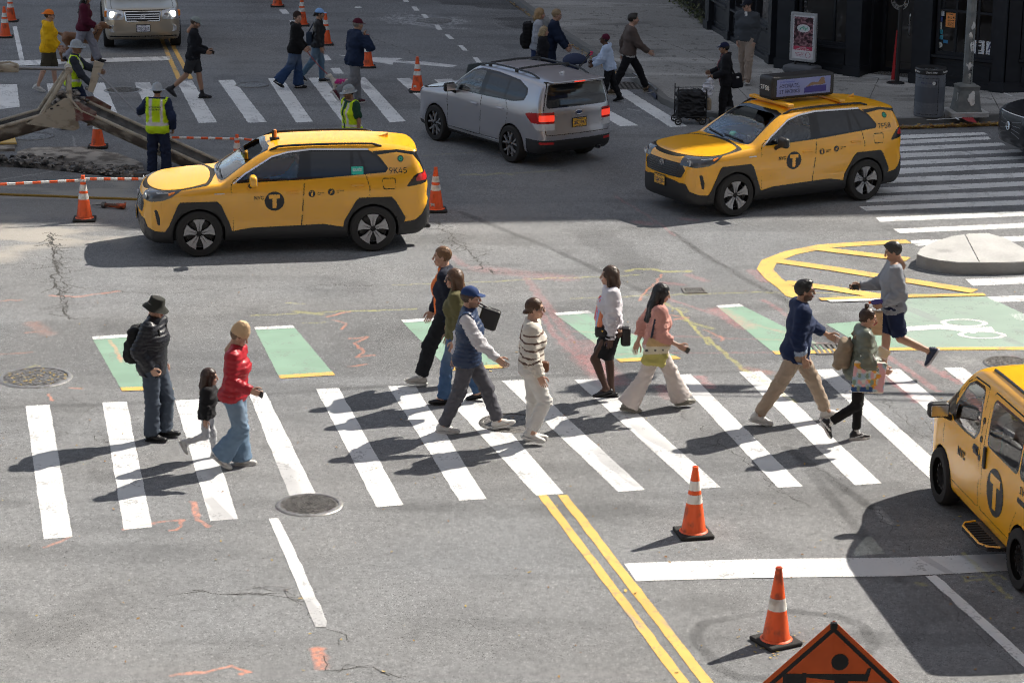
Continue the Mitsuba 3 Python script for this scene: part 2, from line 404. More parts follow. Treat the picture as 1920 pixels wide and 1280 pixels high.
def asphalt(p, n, uv):
    x, y = p.x, p.y
    big = F(x * .35, y * .35, 1, 3); mid = F(x * 1.6, y * 1.6, 5, 3); fine = N(x * 95, y * 95); fine2 = N(x * 190, y * 190, 3)
    v = .172 + .045 * (big - .5) + .04 * (mid - .5)
    v *= .80 + .40 * F(x * 24, y * 24, 2, 2)
    edge = (N(x * 2.3, y * 2.3) - .5) * .25
    new = SS(.12, -.06, inside(x, y, Q_NEW) + edge * .5)
    v = v * (1 - .20 * new)
    chip = SS(.74, .9, fine) * .6 + SS(.80, .95, fine2) * .5
    v = v * (1 + chip * (.8 + .5 * new)) * (1 - .5 * SS(.24, .08, fine))
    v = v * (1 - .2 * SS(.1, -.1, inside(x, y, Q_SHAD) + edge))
    v = v * (1 - .22 * SS(.12, -.02, inside(x, y, Q_PATCH) + edge * .3))
    for q in (Q_DK1, Q_DK2): v = v * (1 - .45 * SS(.15, -.1, inside(x, y, q) + edge * 2))
    v = v * (1 + .9 * SS(.3, -.3, inside(x, y, Q_LT) + edge * 3) * SS(.35, .7, F(x * 14, y * 14, 3, 2)))
    # a ring of fresher tar round a repair
    dq = dr.abs(inside(x, y, Q_RING) + edge * .5)
    v = v * (1 - .40 * SS(.085, .04, dq) * (.5 + .5 * N(x * 6, y * 6, 4)))
    v = v * (1 - .06 * SS(.05, -.05, inside(x, y, Q_RING)) * SS(.4, .6, N(x * 30, y * 30)))
    # worn wheel tracks and oil along the side street
    tr = F(x * .25, y * 2.0, 7, 3); v = v * (1 - .16 * SS(.52, .75, tr))
    st = SS(.66, .8, F(x * 1.1 + 9, y * 1.1, 8, 3)); v = v * (1 - .16 * st)
    for sm in SEAMS:
        d = mi.Float(1e9)
        for a, b in zip(sm[:-1], sm[1:]): d = dr.minimum(d, seg(x + edge * .15, y + edge * .15, a, b))
        v = v * (1 - .38 * SS(.10, .03, dr.sqrt(d)) * (.4 + .6 * N(x * 1.5, y * 1.5, 2)))
    warm = F(x * .5, y * .5, 11, 2)
    c = mi.Color3f(v * (.99 + .04 * (warm - .5)), v, v * (1.02 - .05 * (warm - .5)))
    dust = SS(.35, -.5, inside(x, y, Q_DUST) + edge * 3) * SS(.3, .65, F(x * 1.2, y * 2.4, 21, 4))
    c = MX(c, (.36, .33, .285), dust * .65)
    sh = SS(.2, -.4, inside(x, y, Q_SHED) + edge * 2); smear = SS(.45, .65, F(x * .9, y * 3.5, 31, 4))
    c = MX(c, (.28, .265, .24), sh * (.35 + .5 * smear))
    return spray(p, c)


def paint_fn(base, wear, gone=.2):
    def fn(p, n, uv):
        x, y = p.x, p.y
        w = F(x * 5, y * 5, 4, 4) * .6 + N(x * 45, y * 45) * .4
        k = SS(.70 - wear, .86 - wear, w)
        tone = .88 + .2 * F(x * 1.7, y * 1.7, 2, 3) - .06 * SS(.55, .7, F(x * .8, y * 3, 12, 3))
        c = MX(mi.Color3f(*base) * tone, (.20, .20, .197), k * gone + .06 * N(x * 90, y * 90))
        tyre = SS(.62, .72, F(x * .7 + 3, y * .7, 44, 3)) * SS(.4, .6, F(x * 9 + y * 4, y * 1.0, 47, 2))
        c = MX(c, (.24, .24, .25), tyre * .5)
        return spray(p, c)
    return fn


def walk_fn(p, n, uv):
    x, y = p.x, p.y
    v = .25 + .06 * (F(x * .5, y * .5, 1, 3) - .5) * 2 + .04 * (F(x * 4, y * 4, 4, 3) - .5)
    v *= .8 + .4 * N(x * 55, y * 55)
    v *= 1 - .3 * SS(.62, .75, F(x * .9, y * 2.0, 9, 4))
    v *= 1 + .35 * SS(.6, .72, F(x * .3, y * 1.6, 19, 3))
    v *= 1 - .35 * SS(.86, .9, N(x * 7, y * 7, 5))
    return mi.Color3f(v * 1.03, v, v * .95)


def conc_fn(lo, k=1.0):
    def fn(p, n, uv):
        v = lo * (1 + k * (.25 * (F(p.x * 2, p.y * 2, p.z * 2, 4) - .5) + .12 * (N(p.x * 40, p.y * 40, p.z * 40) - .5) - .2 * SS(.6, .75, F(p.x * 1.2 + 5, p.y * 1.2, p.z * 3, 3))))
        return mi.Color3f(v, v * .985, v * .95)
    return fn


def dirt_fn(c0, c1, s=6.0):
    def fn(p, n, uv): return MX(c0, c1, SS(.3, .7, F(p.x * s, p.y * s, p.z * s, 4)))
    return fn


P = mikit.proc
A_ROAD = mat('asphalt', P(asphalt), .92, spec=.25)
A_WHITE = mat('road_white', P(paint_fn((.60, .60, .595), .10, .55)), .75, spec=.3)
A_GREY = mat('road_white_worn', P(paint_fn((.68, .68, .67), .12, .5)), .8, spec=.3)
A_YEL = mat('road_yellow', P(paint_fn((.68, .41, .11), .10, .5)), .75, spec=.3)
A_GREEN = mat('road_green', P(paint_fn((.215, .33, .25), .10, .5)), .8, spec=.3)
A_GREEN2 = mat('road_green_pale', P(paint_fn((.27, .35, .295), .12, .5)), .8, spec=.3)
A_WALK = mat('sidewalk', P(walk_fn), .9, spec=.2)
A_CONC = mat('concrete', P(conc_fn(.43, 1.6)), .9, spec=.2)
A_KERB = mat('kerb', P(conc_fn(.16)), .85, spec=.3)
A_CRACK = mat('crack', (.05, .048, .045), .95, spec=.1)
A_DIRT = mat('dirt', P(dirt_fn((.17, .15, .13), (.42, .38, .33), 5)), .95, spec=.1)
A_RUBBLE = mat('rubble', P(dirt_fn((.05, .05, .05), (.36, .33, .30), 9)), .95, spec=.1)
A_IRON = mat('iron', P(dirt_fn((.10, .095, .09), (.24, .225, .21), 30)), .55, metal=.6, spec=.4)
A_IRON2 = mat('iron_light', P(dirt_fn((.22, .21, .2), (.36, .35, .34), 30)), .45, metal=.7)
VC = {'type': 'mesh_attribute', 'name': 'vertex_color'}
M_CLOTH = mat('cloth', VC, .85, spec=.2, sheen=.3)
M_SATIN = mat('cloth_satin', VC, .45, spec=.4)
M_SKIN = mat('skin', VC, .5, spec=.35)
M_HAIR = mat('hair', VC, .42, spec=.5)
M_SHOE = mat('shoe', VC, .5, spec=.4)
M_BLACK = mat('black_plastic', (.018, .018, .019), .45)
M_BLACKG = mat('black_gloss', (.012, .012, .013), .12)
M_RUBBER = mat('rubber', (.032, .031, .030), .85, spec=.3)
M_CHROME = mat('chrome', (.75, .75, .76), .15, metal=1)
M_ALLOY = mat('alloy', (.34, .34, .35), .30, metal=.45)
M_DALLOY = mat('alloy_dark', (.10, .10, .105), .35, metal=.6)
M_STEEL = mat('steel', (.30, .30, .31), .45, metal=.8)
M_WHITE = mat('white', (.64, .64, .63), .5)
M_RED = mat('red_lens', (.45, .012, .012), .12, cc=1.0)
M_AMBER = mat('amber_lens', (.80, .22, .02), .15, cc=1.0)
M_CLEAR = mat('clear_lens', (.55, .57, .6), .12, metal=.5, cc=1.0)
M_PLATE = mat('plate_gold', (.72, .40, .05), .4)
M_NAVY = mat('navy_ink', (.03, .035, .12), .5)
M_GREENS = mat('green_sticker', (.02, .40, .22), .4)
M_ORANGE = mat('cone_orange', P(lambda p, n, uv: MX((.85, .115, .025), (.30, .06, .03), SS(.52, .75, F(p.x * 12, p.y * 12, p.z * 7, 4)) * .8)), .5)
M_REFL = mat('cone_white', P(lambda p, n, uv: MX((.76, .74, .70), (.38, .33, .28), SS(.42, .78, F(p.x * 11, p.y * 11, p.z * 9, 4)) * .75)), .45)
# ---- the road, its paint and its wear
rng = np.random.default_rng(7)
HOLE = Polygon(gp((-60, 312), (60, 320), (130, 328), (180, 330), (230, 336), (275, 337), (330, 345), (330, 352), (250, 347), (190, 343), (120, 336), (60, 331), (-60, 327)))
big = sbox(-400, -30, 400, 900)
AX = np.array([math.cos(math.radians(4.0)), 0]); 
road = struct('road', sheet(big.difference(HOLE), 0.0), A_ROAD)


def wobble(pts, amp=.012, step=.25, seed=0):
    """A polygon whose edges are as uneven as hand-laid paint."""
    p = np.array(pts, float); out = []
    r = np.random.default_rng(seed)
    for i in range(len(p)):
        a, b = p[i], p[(i + 1) % len(p)]; L = np.linalg.norm(b - a); n = max(1, int(L / step))
        nrm = np.array([b[1] - a[1], a[0] - b[0]]) / max(L, 1e-6)
        for k in range(n): out.append(a + (b - a) * k / n + nrm * r.normal() * amp * .28 * (0 < k))
    return Polygon(out).buffer(0)


LV = [0.004]


def mark(name, uvs, bsdf, z=.004, amp=.010, seed=None, pts=None):
    q = pts if pts is not None else gp(*uvs)
    n = COUNT.get('road__' + name, 0)
    return obj(name, sheet(wobble(q, amp, .2, seed if seed is not None else n + len(name) * 31), z), bsdf, 'road')


# near crosswalk: the stripes' corners, top-left, top-right, bottom-right, bottom-left
NEAR = [((50, 776), (95, 773), (142, 1020), (88, 1025)), ((194, 767), (240, 765), (291, 999), (238, 1005)), ((330, 761), (376, 758), (452, 981), (400, 986)), ((468, 746), (500, 744), (598, 934), (548, 937)),
        ((594, 735), (637, 733), (762, 950), (711, 955)), ((729, 728), (780, 726), (917, 936), (866, 940)), ((842, 752), (893, 735), (1062, 924), (1010, 928)), ((942, 714), (988, 712), (1214, 914), (1164, 919)),
        ((1078, 710), (1125, 708), (1356, 907), (1307, 911)), ((1262, 698), (1296, 696), (1510, 903), (1463, 906)), ((1386, 690), (1428, 688), (1658, 895), (1607, 899)), ((1528, 684), (1562, 682), (1800, 886), (1752, 889)),
        ((1650, 682), (1688, 680), (1930, 876), (1885, 879)), ((1770, 676), (1806, 675), (2060, 866), (2010, 868)), ((1890, 670), (1926, 668), (2180, 858), (2130, 860))]
for i, q in enumerate(NEAR): mark('crosswalk_stripe', q, A_WHITE, amp=.012)
FAR = [((-20, 175), (24, 174), (30, 216), (-14, 222)), ((80, 172), (103, 170), (125, 250), (92, 256)), ((160, 170), (187, 168), (222, 244), (188, 248)), ((244, 167), (273, 166), (310, 238), (280, 243)), ((323, 163), (352, 161), (400, 239), (366, 241)), ((401, 160), (430, 159), (494, 237), (459, 239)),
       ((494, 155), (521, 154), (580, 235), (549, 237)), ((570, 153), (598, 152), (668, 233), (634, 234)), ((655, 152), (676, 150), (754, 231), (724, 234)), ((735, 151), (760, 150), (850, 220), (820, 224)), ((806, 152), (838, 150), (900, 200), (870, 206)), ((1040, 172), (1066, 170), (1190, 232), (1156, 234)), ((1140, 166), (1166, 164), (1282, 232), (1250, 234))]
for i, q in enumerate(FAR): mark('crosswalk_stripe', q, A_GREY, amp=.012)
# right crosswalk: thin lines running with the side street
RIGHT = [((1640, 244), (1838, 234), (1846, 238), (1640, 252)), ((1640, 254), (1846, 242), (1852, 247), (1640, 262)), ((1660, 265), (1872, 253), (1880, 258), (1660, 274)), ((1660, 277), (1905, 265), (1912, 270), (1660, 286)),
         ((1660, 291), (1960, 275), (1960, 280), (1660, 300)), ((1650, 306), (1960, 288), (1960, 295), (1650, 317)), ((1650, 323), (1960, 306), (1960, 314), (1650, 333)), ((1640, 341), (1960, 322), (1960, 330), (1640, 352)),
         ((1620, 358), (1960, 340), (1960, 349), (1620, 369)), ((1606, 377), (1960, 357), (1960, 366), (1620, 385)), ((1638, 397), (1960, 378), (1960, 387), (1646, 405)), ((1671, 418), (1960, 400), (1960, 409), (1684, 426)),
         ((1703, 440), (1960, 424), (1960, 434), (1716, 449)), ((1818, 470), (1990, 464), (2010, 476), (1830, 482)), ((1808, 510), (1990, 500), (2000, 512), (1822, 522)), ((1848, 542), (2000, 534), (2010, 546), (1864, 552)), ((1892, 574), (2020, 566), (2030, 580), (1910, 586))]
for i, q in enumerate(RIGHT): mark('crosswalk_stripe', q, A_GREY if i < 11 else A_WHITE)
# green bicycle crossing blocks with their white and yellow edges
GREEN = [((174, 649), (246, 643), (324, 736), (228, 741)), ((478, 626), (552, 621), (626, 705), (524, 713)), ((755, 608), (826, 602), (942, 686), (840, 693)), ((1042, 590), (1108, 584), (1270, 664), (1158, 672)), ((1346, 571), (1392, 567), (1560, 648), (1450, 653)), ((1548, 598), (1610, 592), (1730, 640), (1630, 645))]
for i, q in enumerate(GREEN):
    q = np.array(q, float); tl, tr_, br, bl = q
    mark('green_block', q, A_GREEN, .004, .008)
    if i < 5:
        w1 = .06; l = lambda t: tl + (bl - tl) * t; r = lambda t: tr_ + (br - tr_) * t
        mark('white_edge', [tl + (tl - bl) * .045, tr_ + (tr_ - br) * .045, tr_ + (br - tr_) * .012, tl + (bl - tl) * .012], A_WHITE, .008, .006)
        mark('yellow_edge', [bl + (tl - bl) * .02, br + (tr_ - br) * .02, br + (br - tr_) * .05, bl + (bl - tl) * .05], A_YEL, .008, .006)
mark('green_lane', ((1690, 548), (1848, 541), (1960, 592), (2010, 640), (1960, 642), (1690, 640), (1610, 592), (1700, 590), (1655, 570)), A_GREEN2, .004, .008)
mark('yellow_edge', ((1545, 646), (1700, 640), (2000, 634), (2000, 639), (1700, 645), (1550, 651)), A_YEL, .008)


def band(uvs, w, closed=False):
    l = LineString(gp(*uvs)); return l.buffer(w / 2, cap_style=2, join_style=1)


def markpoly(name, poly, bsdf, z=.008):
    return obj(name, sheet(poly.simplify(.003), z), bsdf, 'road')


markpoly('median_outline', band(((1700, 441), (1610, 447), (1540, 453), (1480, 466), (1440, 482), (1432, 498), (1448, 515), (1470, 530), (1486, 545), (1510, 552)), .25), A_YEL)
markpoly('median_hatch', band(((1516, 456), (1610, 466), (1700, 475)), .26), A_YEL, .012)
markpoly('median_hatch', band(((1448, 481), (1560, 495), (1700, 515), (1826, 533)), .26), A_YEL, .012)
markpoly('median_hatch', band(((1470, 522), (1560, 532), (1650, 545)), .26), A_YEL, .012)
markpoly('median_outline', band(((1536, 553), (1640, 547), (1845, 539)), .14), A_YEL, .016)
mark('white_edge', ((1705, 440), (1740, 437), (1736, 444), (1706, 446)), A_WHITE, .012)
mark('white_edge', ((1548, 554), (1660, 549), (1664, 553), (1556, 558)), A_WHITE, .016)
# bicycle symbol, drawn on its side
bk = lambda c, rx: affinity.translate(affinity.scale(Point(0, 0).buffer(1, 24).difference(Point(0, 0).buffer(.74, 24)), rx, rx * .6), *G(*c)[:2])
markpoly('bicycle_symbol', unary_union([bk((1807, 592), .34), bk((1841, 614), .34), band(((1690, 606), (1760, 600), (1808, 604), (1862, 603)), .22), band(((1760, 602), (1790, 597)), .15), band(((1795, 605), (1830, 610)), .12)]), A_WHITE)
# centre lines, stop lines, lane lines
for a in (0, 1):
    o = 33 * a
    mark('yellow_centre_line', ((1014 + 34 * a, 928 - 2 * a), (1030 + 36 * a, 927 - 2 * a), (1310 + 44 * a, 1282), (1288 + 44 * a, 1284)) if a == 0 else ((1050, 927), (1068, 926), (1356, 1284), (1332, 1284)), A_YEL, .006, .014)
mark('stop_line', ((1176, 1053), (1420, 1041), (1700, 1033), (1990, 1018), (2000, 1048), (1700, 1068), (1420, 1076), (1200, 1086)), A_WHITE, .006, .012)
mark('lane_line', ((1742, 1068), (1762, 1066), (1990, 1262), (1960, 1262)), A_GREY, .009, .02)
mark('lane_line', ((509, 980), (527, 978), (560, 1040), (622, 1172), (620, 1181), (600, 1181)), A_WHITE, .006, .014)
mark('stop_line', ((-60, 133), (170, 123), (310, 117), (310, 124), (170, 131), (-60, 144)), A_GREY, .006)
mark('lane_line', ((14, 66), (22, 65), (38, 132), (29, 133)), A_GREY, .004)
mark('yellow_centre_line', ((296, 100), (304, 100), (333, 160), (324, 161)), A_YEL, .006); mark('yellow_centre_line', ((313, 100), (321, 100), (354, 158), (345, 159)), A_YEL, .006)
mark('yellow_centre_line', ((280, 60), (288, 60), (304, 100), (296, 100)), A_YEL, .006); mark('yellow_centre_line', ((296, 60), (304, 60), (321, 100), (313, 100)), A_YEL, .006)
DASH = [(741, -2, 757, 8), (761, 16, 777, 24), (779, 30, 796, 38), (804, 49, 820, 59), (824, 67, 843, 76), (849, 87, 869, 97), (877, 109, 895, 119)]
for a, b, c, d in DASH: mark('lane_dash', ((a, b), (a + 9, b), (c, d), (c - 10, d)), A_WHITE, .004, .004)
for q in (((513, 26), (526, 25), (533, 33), (520, 34)), ((532, 46), (543, 46), (548, 50), (538, 52)), ((595, 109), (606, 109), (613, 119), (601, 120)), ((611, 134), (628, 133), (637, 144), (618, 144)), ((653, 18), (668, 18), (668, 20), (656, 21)), ((116, 77), (130, 77), (134, 82), (120, 83)), ((134, 59), (142, 60), (148, 84), (140, 84)), ((500, -3), (508, -3), (512, 4), (503, 4))):
    mark('lane_dash', q, A_WHITE, .004, .004)
mark('turn_arrow', ((625, 109), (672, 112), (722, 113), (749, 113), (732, 118), (790, 119), (849, 125), (838, 129), (770, 124), (729, 121), (727, 126), (680, 119), (640, 112)), A_WHITE, .004, .006)


# cracks, as thin dark strips with forks
def crack(uvs, w=.02, seed=1, fork=.35):
    r = np.random.default_rng(seed); p = np.array(gp(*uvs)); out = []
    q = [p[0]]
    for a, b in zip(p[:-1], p[1:]):
        L = np.linalg.norm(b - a); n = max(2, int(L / .09)); nr = np.array([b[1] - a[1], a[0] - b[0]]) / L
        o = 0
        for k in range(1, n + 1):
            o = .6 * o + r.normal() * .035
            q.append(a + (b - a) * k / n + nr * o * (k < n))
    q = np.array(q)
    for i in range(len(q) - 1):
        ww = w * (.2 + .6 * r.random())
        out.append(LineString([q[i], q[i + 1]]).buffer(ww / 2, 2))
        if r.random() < fork:
            a = r.normal() * .8 + math.atan2(*(q[i + 1] - q[i])[::-1]) + (1 if r.random() < .5 else -1)
            e = q[i]; ln = [e]
            for _ in range(r.integers(2, 7)):
                a += r.normal() * .35; e = e + np.array([math.cos(a), math.sin(a)]) * .07; ln.append(e)
            out.append(LineString(ln).buffer(w * .22, 1))
    return unary_union(out)


CR_ = [([(92, 450), (100, 490), (95, 530), (118, 575), (130, 612)], .05, .8), ([(95, 460), (110, 500), (130, 525)], .03, .5), ([(104, 500), (122, 560), (122, 600)], .03, .5), ([(0, 512), (90, 512)], .015, .2), ([(120, 552), (280, 560), (420, 552), (560, 545), (700, 538)], .018, .25),
       ([(818, 418), (845, 450), (875, 470), (900, 500), (925, 515)], .035, .6), ([(850, 448), (870, 460)], .02, .4), ([(925, 515), (1010, 508)], .012, .3), ([(370, 1116), (440, 1122), (540, 1120)], .018, .5), ([(480, 1110), (540, 1114), (590, 1165)], .015, .4), ([(540, 1112), (570, 1104)], .012, .3), ([(620, 1185), (660, 1205)], .012, .2),
       ([(620, 1262), (680, 1255), (740, 1270)], .02, .6), ([(660, 1250), (720, 1248)], .015, .6), ([(0, 828), (170, 822), (250, 836)], .012, .3), ([(150, 770), (165, 785)], .012, .3), ([(180, 830), (200, 842), (215, 844)], .012, .3), ([(1500, 840), (1660, 955), (1740, 1060)], .009, .1),
       ([(1720, 760), (1800, 850), (1880, 930)], .012, .4), ([(1640, 720), (1720, 790), (1760, 830)], .015, .5), ([(1560, 640), (1600, 690)], .012, .3), ([(1280, 770), (1500, 930)], .014, .15), ([(1760, 1085), (1850, 1180), (1920, 1250)], .008, .2), ([(30, 360), (110, 345), (200, 350)], .012, .3), ([(640, 40), (700, 80), (780, 110)], .03, .1), ([(1255, 430), (1330, 480), (1480, 560)], .02, .2), ([(860, 405), (1045, 470)], .012, .15), ([(1480, 1262), (1620, 1240)], .012, .2)]
obj('asphalt_crack', sheet(unary_union([crack(c, w, 11 + i, f) for i, (c, w, f) in enumerate(CR_)]), .0025), A_CRACK, 'road'); tag('road__asphalt_crack', kind='stuff')


# manhole covers: a frame ring and a cover with raised studs
def manhole(uv, r, label, sunk=0.0, style='stud', bsdf=None, frame=True):
    c = G(*uv); t = thing('manhole_cover', label, 'manhole cover'); M = rt(None, c)
    obj('cover', lathe([(0, .010), (r * .86, .010), (r * .875, .006), (r * .875, 0.003)], 48), bsdf or A_IRON, t, M=M)
    if frame: obj('frame', lathe([(r * .89, .003), (r * .89, .016), (r * .93, .018), (r * 1.0, .012), (r * 1.03, .003)], 48), A_IRON2 if style != 'flat' else A_IRON, t, 40, M=M)
    st = []
    if style != 'flat':
        rr = np.random.default_rng(int(uv[0]))
        for i in range(-8, 9):
            for j in range(-8, 9):
                x, y = i * r * .105 + (j % 2) * r * .05, j * r * .105
                if math.hypot(x, y) < r * .80 and (style == 'stud' or (i + 2 * j) % 3):
                    st.append(bx((x, y, .013), (r * (.07 if style == 'stud' else .085), r * .05, .012), R=rot('z', 45 * ((i + j) % 2))))
        st.append(lathe([(r * .30, .0105), (r * .30, .016), (r * .35, .016), (r * .35, .0105)], 32))
        st.append(lathe([(r * .62, .0105), (r * .62, .016), (r * .66, .016), (r * .66, .0105)], 32))
        obj('raised_pattern', cat(st), A_IRON2 if style == 'bright' else A_IRON, t, M=M)
    return t


manhole((68, 723), .46, 'leaf strewn manhole cover near the left edge beside the first green block', style='bright')
manhole((585, 953), .36, 'sunken manhole cover with a bright metal ring just below the crosswalk')
manhole((960, 793), .38, 'dark round manhole cover crossed by the crosswalk beside the woman in white', style='flat')
manhole((1890, 666), .32, 'worn light manhole cover beside the yellow van roof', style='bright')
manhole((223, 182), .40, 'round manhole cover on the far crosswalk left of the worker in the lime vest')
manhole((465, 168), .36, 'bluish manhole cover between two stripes of the far crosswalk', style='flat')
manhole((804, 42), .52, 'dark manhole cover in the pale patch between lane dashes', style='flat', frame=False)
manhole((55, 271), .40, 'faint manhole cover beside the yellow steel plate', style='flat')
for uv, w, d, lab in (((1568, 645), .62, .5, 'oval drain grate with slots behind the bearded man in navy'), ((1300, 540), .34, .3, 'small square drain grate on the sunny road near the yellow lines'), ((1170, 158), .8, .9, 'black drain grate in the gutter at the kerb corner')):
    c = G(*uv); t = thing('drain_grate', lab, 'drain grate'); M = rt(rot('z', 5), c)
    obj('pit', sheet(sbox(-w / 2, -d / 2, w / 2, d / 2), .003), A_CRACK, t, M=M)
    fr = sbox(-w / 2, -d / 2, w / 2, d / 2)
    obj('frame', prism(fr.difference(fr.buffer(-.035)), .003, .016), A_IRON2 if uv[1] > 300 else A_IRON, t, M=M)
    nb = 7
    for i in range(nb):
        obj('bar', bx((-w / 2 + .05 + (w - .1) * (i + .5) / nb, 0, .009), (w / nb * .42, d - .075, .010)), A_IRON2 if uv[1] > 300 else A_IRON, t, M=M)

# ---- the dug-up trench on the left
hp = np.array(HOLE.exterior.coords)[:-1]
tw = []
for i in range(len(hp)):
    a, b = hp[i], hp[(i + 1) % len(hp)]
    nseg = max(1, int(np.linalg.norm(b - a) / .12))
    for k in range(nseg):
        p, q = a + (b - a) * k / nseg, a + (b - a) * (k + 1) / nseg
        tw.append(tm([[*p, .0], [*q, .0], [*q, -.55], [*p, -.55]], [[0, 1, 2], [0, 2, 3]]))
tr = cat(tw); tr.merge_vertices(); v = np.array(tr.vertices)
v += np.where(v[:, 2:] < -.01, 0, 1) * 0
struct('trench_wall', tr, A_RUBBLE)
gx, gy = np.meshgrid(np.linspace(HOLE.bounds[0] - .3, HOLE.bounds[2] + .3, 90), np.linspace(HOLE.bounds[1] - .3, HOLE.bounds[3] + .3, 24), indexing='ij')
pz = -.32 + .16 * meshkit.fbm(np.stack([gx * 2.2, gy * 2.2, gx * 0], -1), 4, 3)
pv = np.stack([gx, gy, pz], -1).reshape(-1, 3); ii = np.arange(90 * 24).reshape(90, 24)
pf = np.concatenate([np.stack([ii[:-1, :-1], ii[1:, :-1], ii[1:, 1:]], -1).reshape(-1, 3), np.stack([ii[:-1, :-1], ii[1:, 1:], ii[:-1, 1:]], -1).reshape(-1, 3)])
struct('trench_bottom', tm(pv, pf), A_DIRT, True)
# broken asphalt and spoil round the trench
rub = []
rr = np.random.default_rng(5)


def lump(c, s, r):
    m = trimesh.creation.icosphere(1, 1.0); v = np.array(m.vertices); v *= (1 + .35 * (r.random((len(v), 1)) - .5)); v = v * s * np.array([1, 1, .55]) @ rot('z', r.random() * 360).T
    return tm(v + c, m.faces)


for k in range(330):
    u = rr.uniform(-20, 250); v_ = 318 + (u / 270) * 16 + rr.normal() * 5 - 6 * (u < 120)
    s = rr.choice([.02, .03, .045, .07], p=[.4, .35, .18, .07])
    rub.append(lump(G(u, v_) + [0, 0, s * .3], s, rr))
k = obj('trench_rubble', cat(rub), A_RUBBLE); tag(k, 'broken asphalt chunks and spoil along the open trench', 'rubble', kind='stuff')
lift = Polygon(gp((26, 300), (60, 291), (150, 289), (215, 300), (262, 318), (265, 332), (190, 326), (120, 322), (24, 316)))
struct('broken_pavement', sheet(wobble(np.array(lift.exterior.coords)[:-1], .05, .2, 3), .006), A_DIRT)
t = thing('steel_plate', 'yellow painted steel road plate at the left edge of the picture', 'steel plate')
pl = Polygon(gp((-120, 272), (18, 271), (26, 291), (-120, 294)))
obj('plate', prism(pl, .05, .085), mat('plate_yellow', P(dirt_fn((.62, .38, .07), (.42, .36, .25), 3)), .6), t)
obj('timber', prism(Polygon(gp((-120, 296), (22, 292), (22, 299), (-120, 304))), .0, .05), A_DIRT, t)

# ---- far sidewalk with its kerb, on the right
WALK = Polygon(gp((930, -12), (1030, 60), (1110, 110), (1165, 140), (1210, 170), (1232, 190), (1262, 203), (1300, 214), (1380, 226), (1500, 230), (1700, 222), (1960, 206), (2600, 170), (3400, -90), (2300, -300), (900, -300), (860, -120)))
kerb = WALK.difference(WALK.buffer(-.16))
KZ = .13
sw = struct('sidewalk', prism(WALK.buffer(-.16), -.05, KZ), A_WALK)
inner = WALK.buffer(-.16)
# joints between the flags are recessed lines
struct('kerb', prism(kerb, -.05, KZ + .004), A_KERB)
# ---- the dark corner restaurant whose height throws the upper half of the picture into shade
M_PANEL = mat('navy_panel', P(lambda p, n, uv: mi.Color3f(.013, .015, .020) * (.7 + .7 * F(p.x * 3, p.y * 3, p.z * 5, 3))), .45, spec=.4)
M_BRICK = mat('dark_brick', P(lambda p, n, uv: MX((.10, .06, .045), (.17, .10, .07), F(p.x * 2, p.y * 2, p.z * 6, 3))), .9)
M_ROOM = mat('room', (.035, .028, .022), .8)
scene['mat_glass'] = {'type': 'thindielectric', 'int_ior': 1.5}
scene['mat_glass_front'] = {'type': 'thindielectric', 'int_ior': 1.6, 'specular_transmittance': rgb(.24, .27, .27)}
scene['mat_glass_tint'] = {'type': 'thindielectric', 'int_ior': 1.52, 'specular_transmittance': rgb(.42, .46, .46)}
BA, BB, BC_, BD = (G(1320, 46, KZ), G(1450, 118, KZ), G(1872, 158, KZ), np.array([62.0, 56.9, KZ]))
BH = 19.2
foot = Polygon([BA[:2], BB[:2], BC_[:2], BD[:2], (66, 96), (13.0, 96)])
rest = thing('restaurant', 'dark navy corner restaurant with big windows and a recessed glass door', 'building')
obj('penthouse', prism(Polygon([(6.4, 54.0), (40, 57.0), (40, 90), (8, 90)]), BH, 25.2), M_BRICK, rest)
nxt = thing('brick_building', 'brick building further up the avenue beyond the iron fence', 'building')
obj('wall', prism(Polygon([(3.6, 68.6), (14, 70.5), (14, 95.9), (-3.4, 95.9)]), 0, 24), M_BRICK, nxt); obj('cornice', prism(Polygon([(3.3, 68.4), (14.2, 70.3), (14.2, 96.0), (-3.7, 95.95)]), 24, 24.5), M_PANEL, nxt)
core = foot.buffer(-2.2, join_style=2)
obj('upper_wall', prism(foot, 4.6, BH - .5), M_BRICK, rest)
obj('cornice', prism(foot.buffer(.18, join_style=2), BH - .5, BH), M_PANEL, rest)
obj('interior_wall', prism(core, KZ - .02, 4.59), M_ROOM, rest)
obj('interior_floor', sheet(foot.buffer(-.35, join_style=2), KZ + .02), M_ROOM, rest)


def fac(Pa, Pb):
    d = (Pb - Pa)[:2]; L = np.linalg.norm(d); d = d / L
    M = np.eye(4); M[:3, 0] = [d[0], d[1], 0]; M[:3, 1] = [-d[1], d[0], 0]; M[:3, 2] = [0, 0, 1]; M[:3, 3] = [Pa[0], Pa[1], KZ]
    return M, L


def fbox(x0, x1, z0, z1, y0, y1): return bx(((x0 + x1) / 2, (y0 + y1) / 2, (z0 + z1) / 2), (x1 - x0, y1 - y0, z1 - z0))


def panel_frame(x0, x1, z0, z1, w, y0, y1):
    return cat([fbox(x0, x0 + w, z0, z1, y0, y1), fbox(x1 - w, x1, z0, z1, y0, y1), fbox(x0 + w, x1 - w, z1 - w, z1, y0, y1), fbox(x0 + w, x1 - w, z0, z0 + w, y0, y1)])


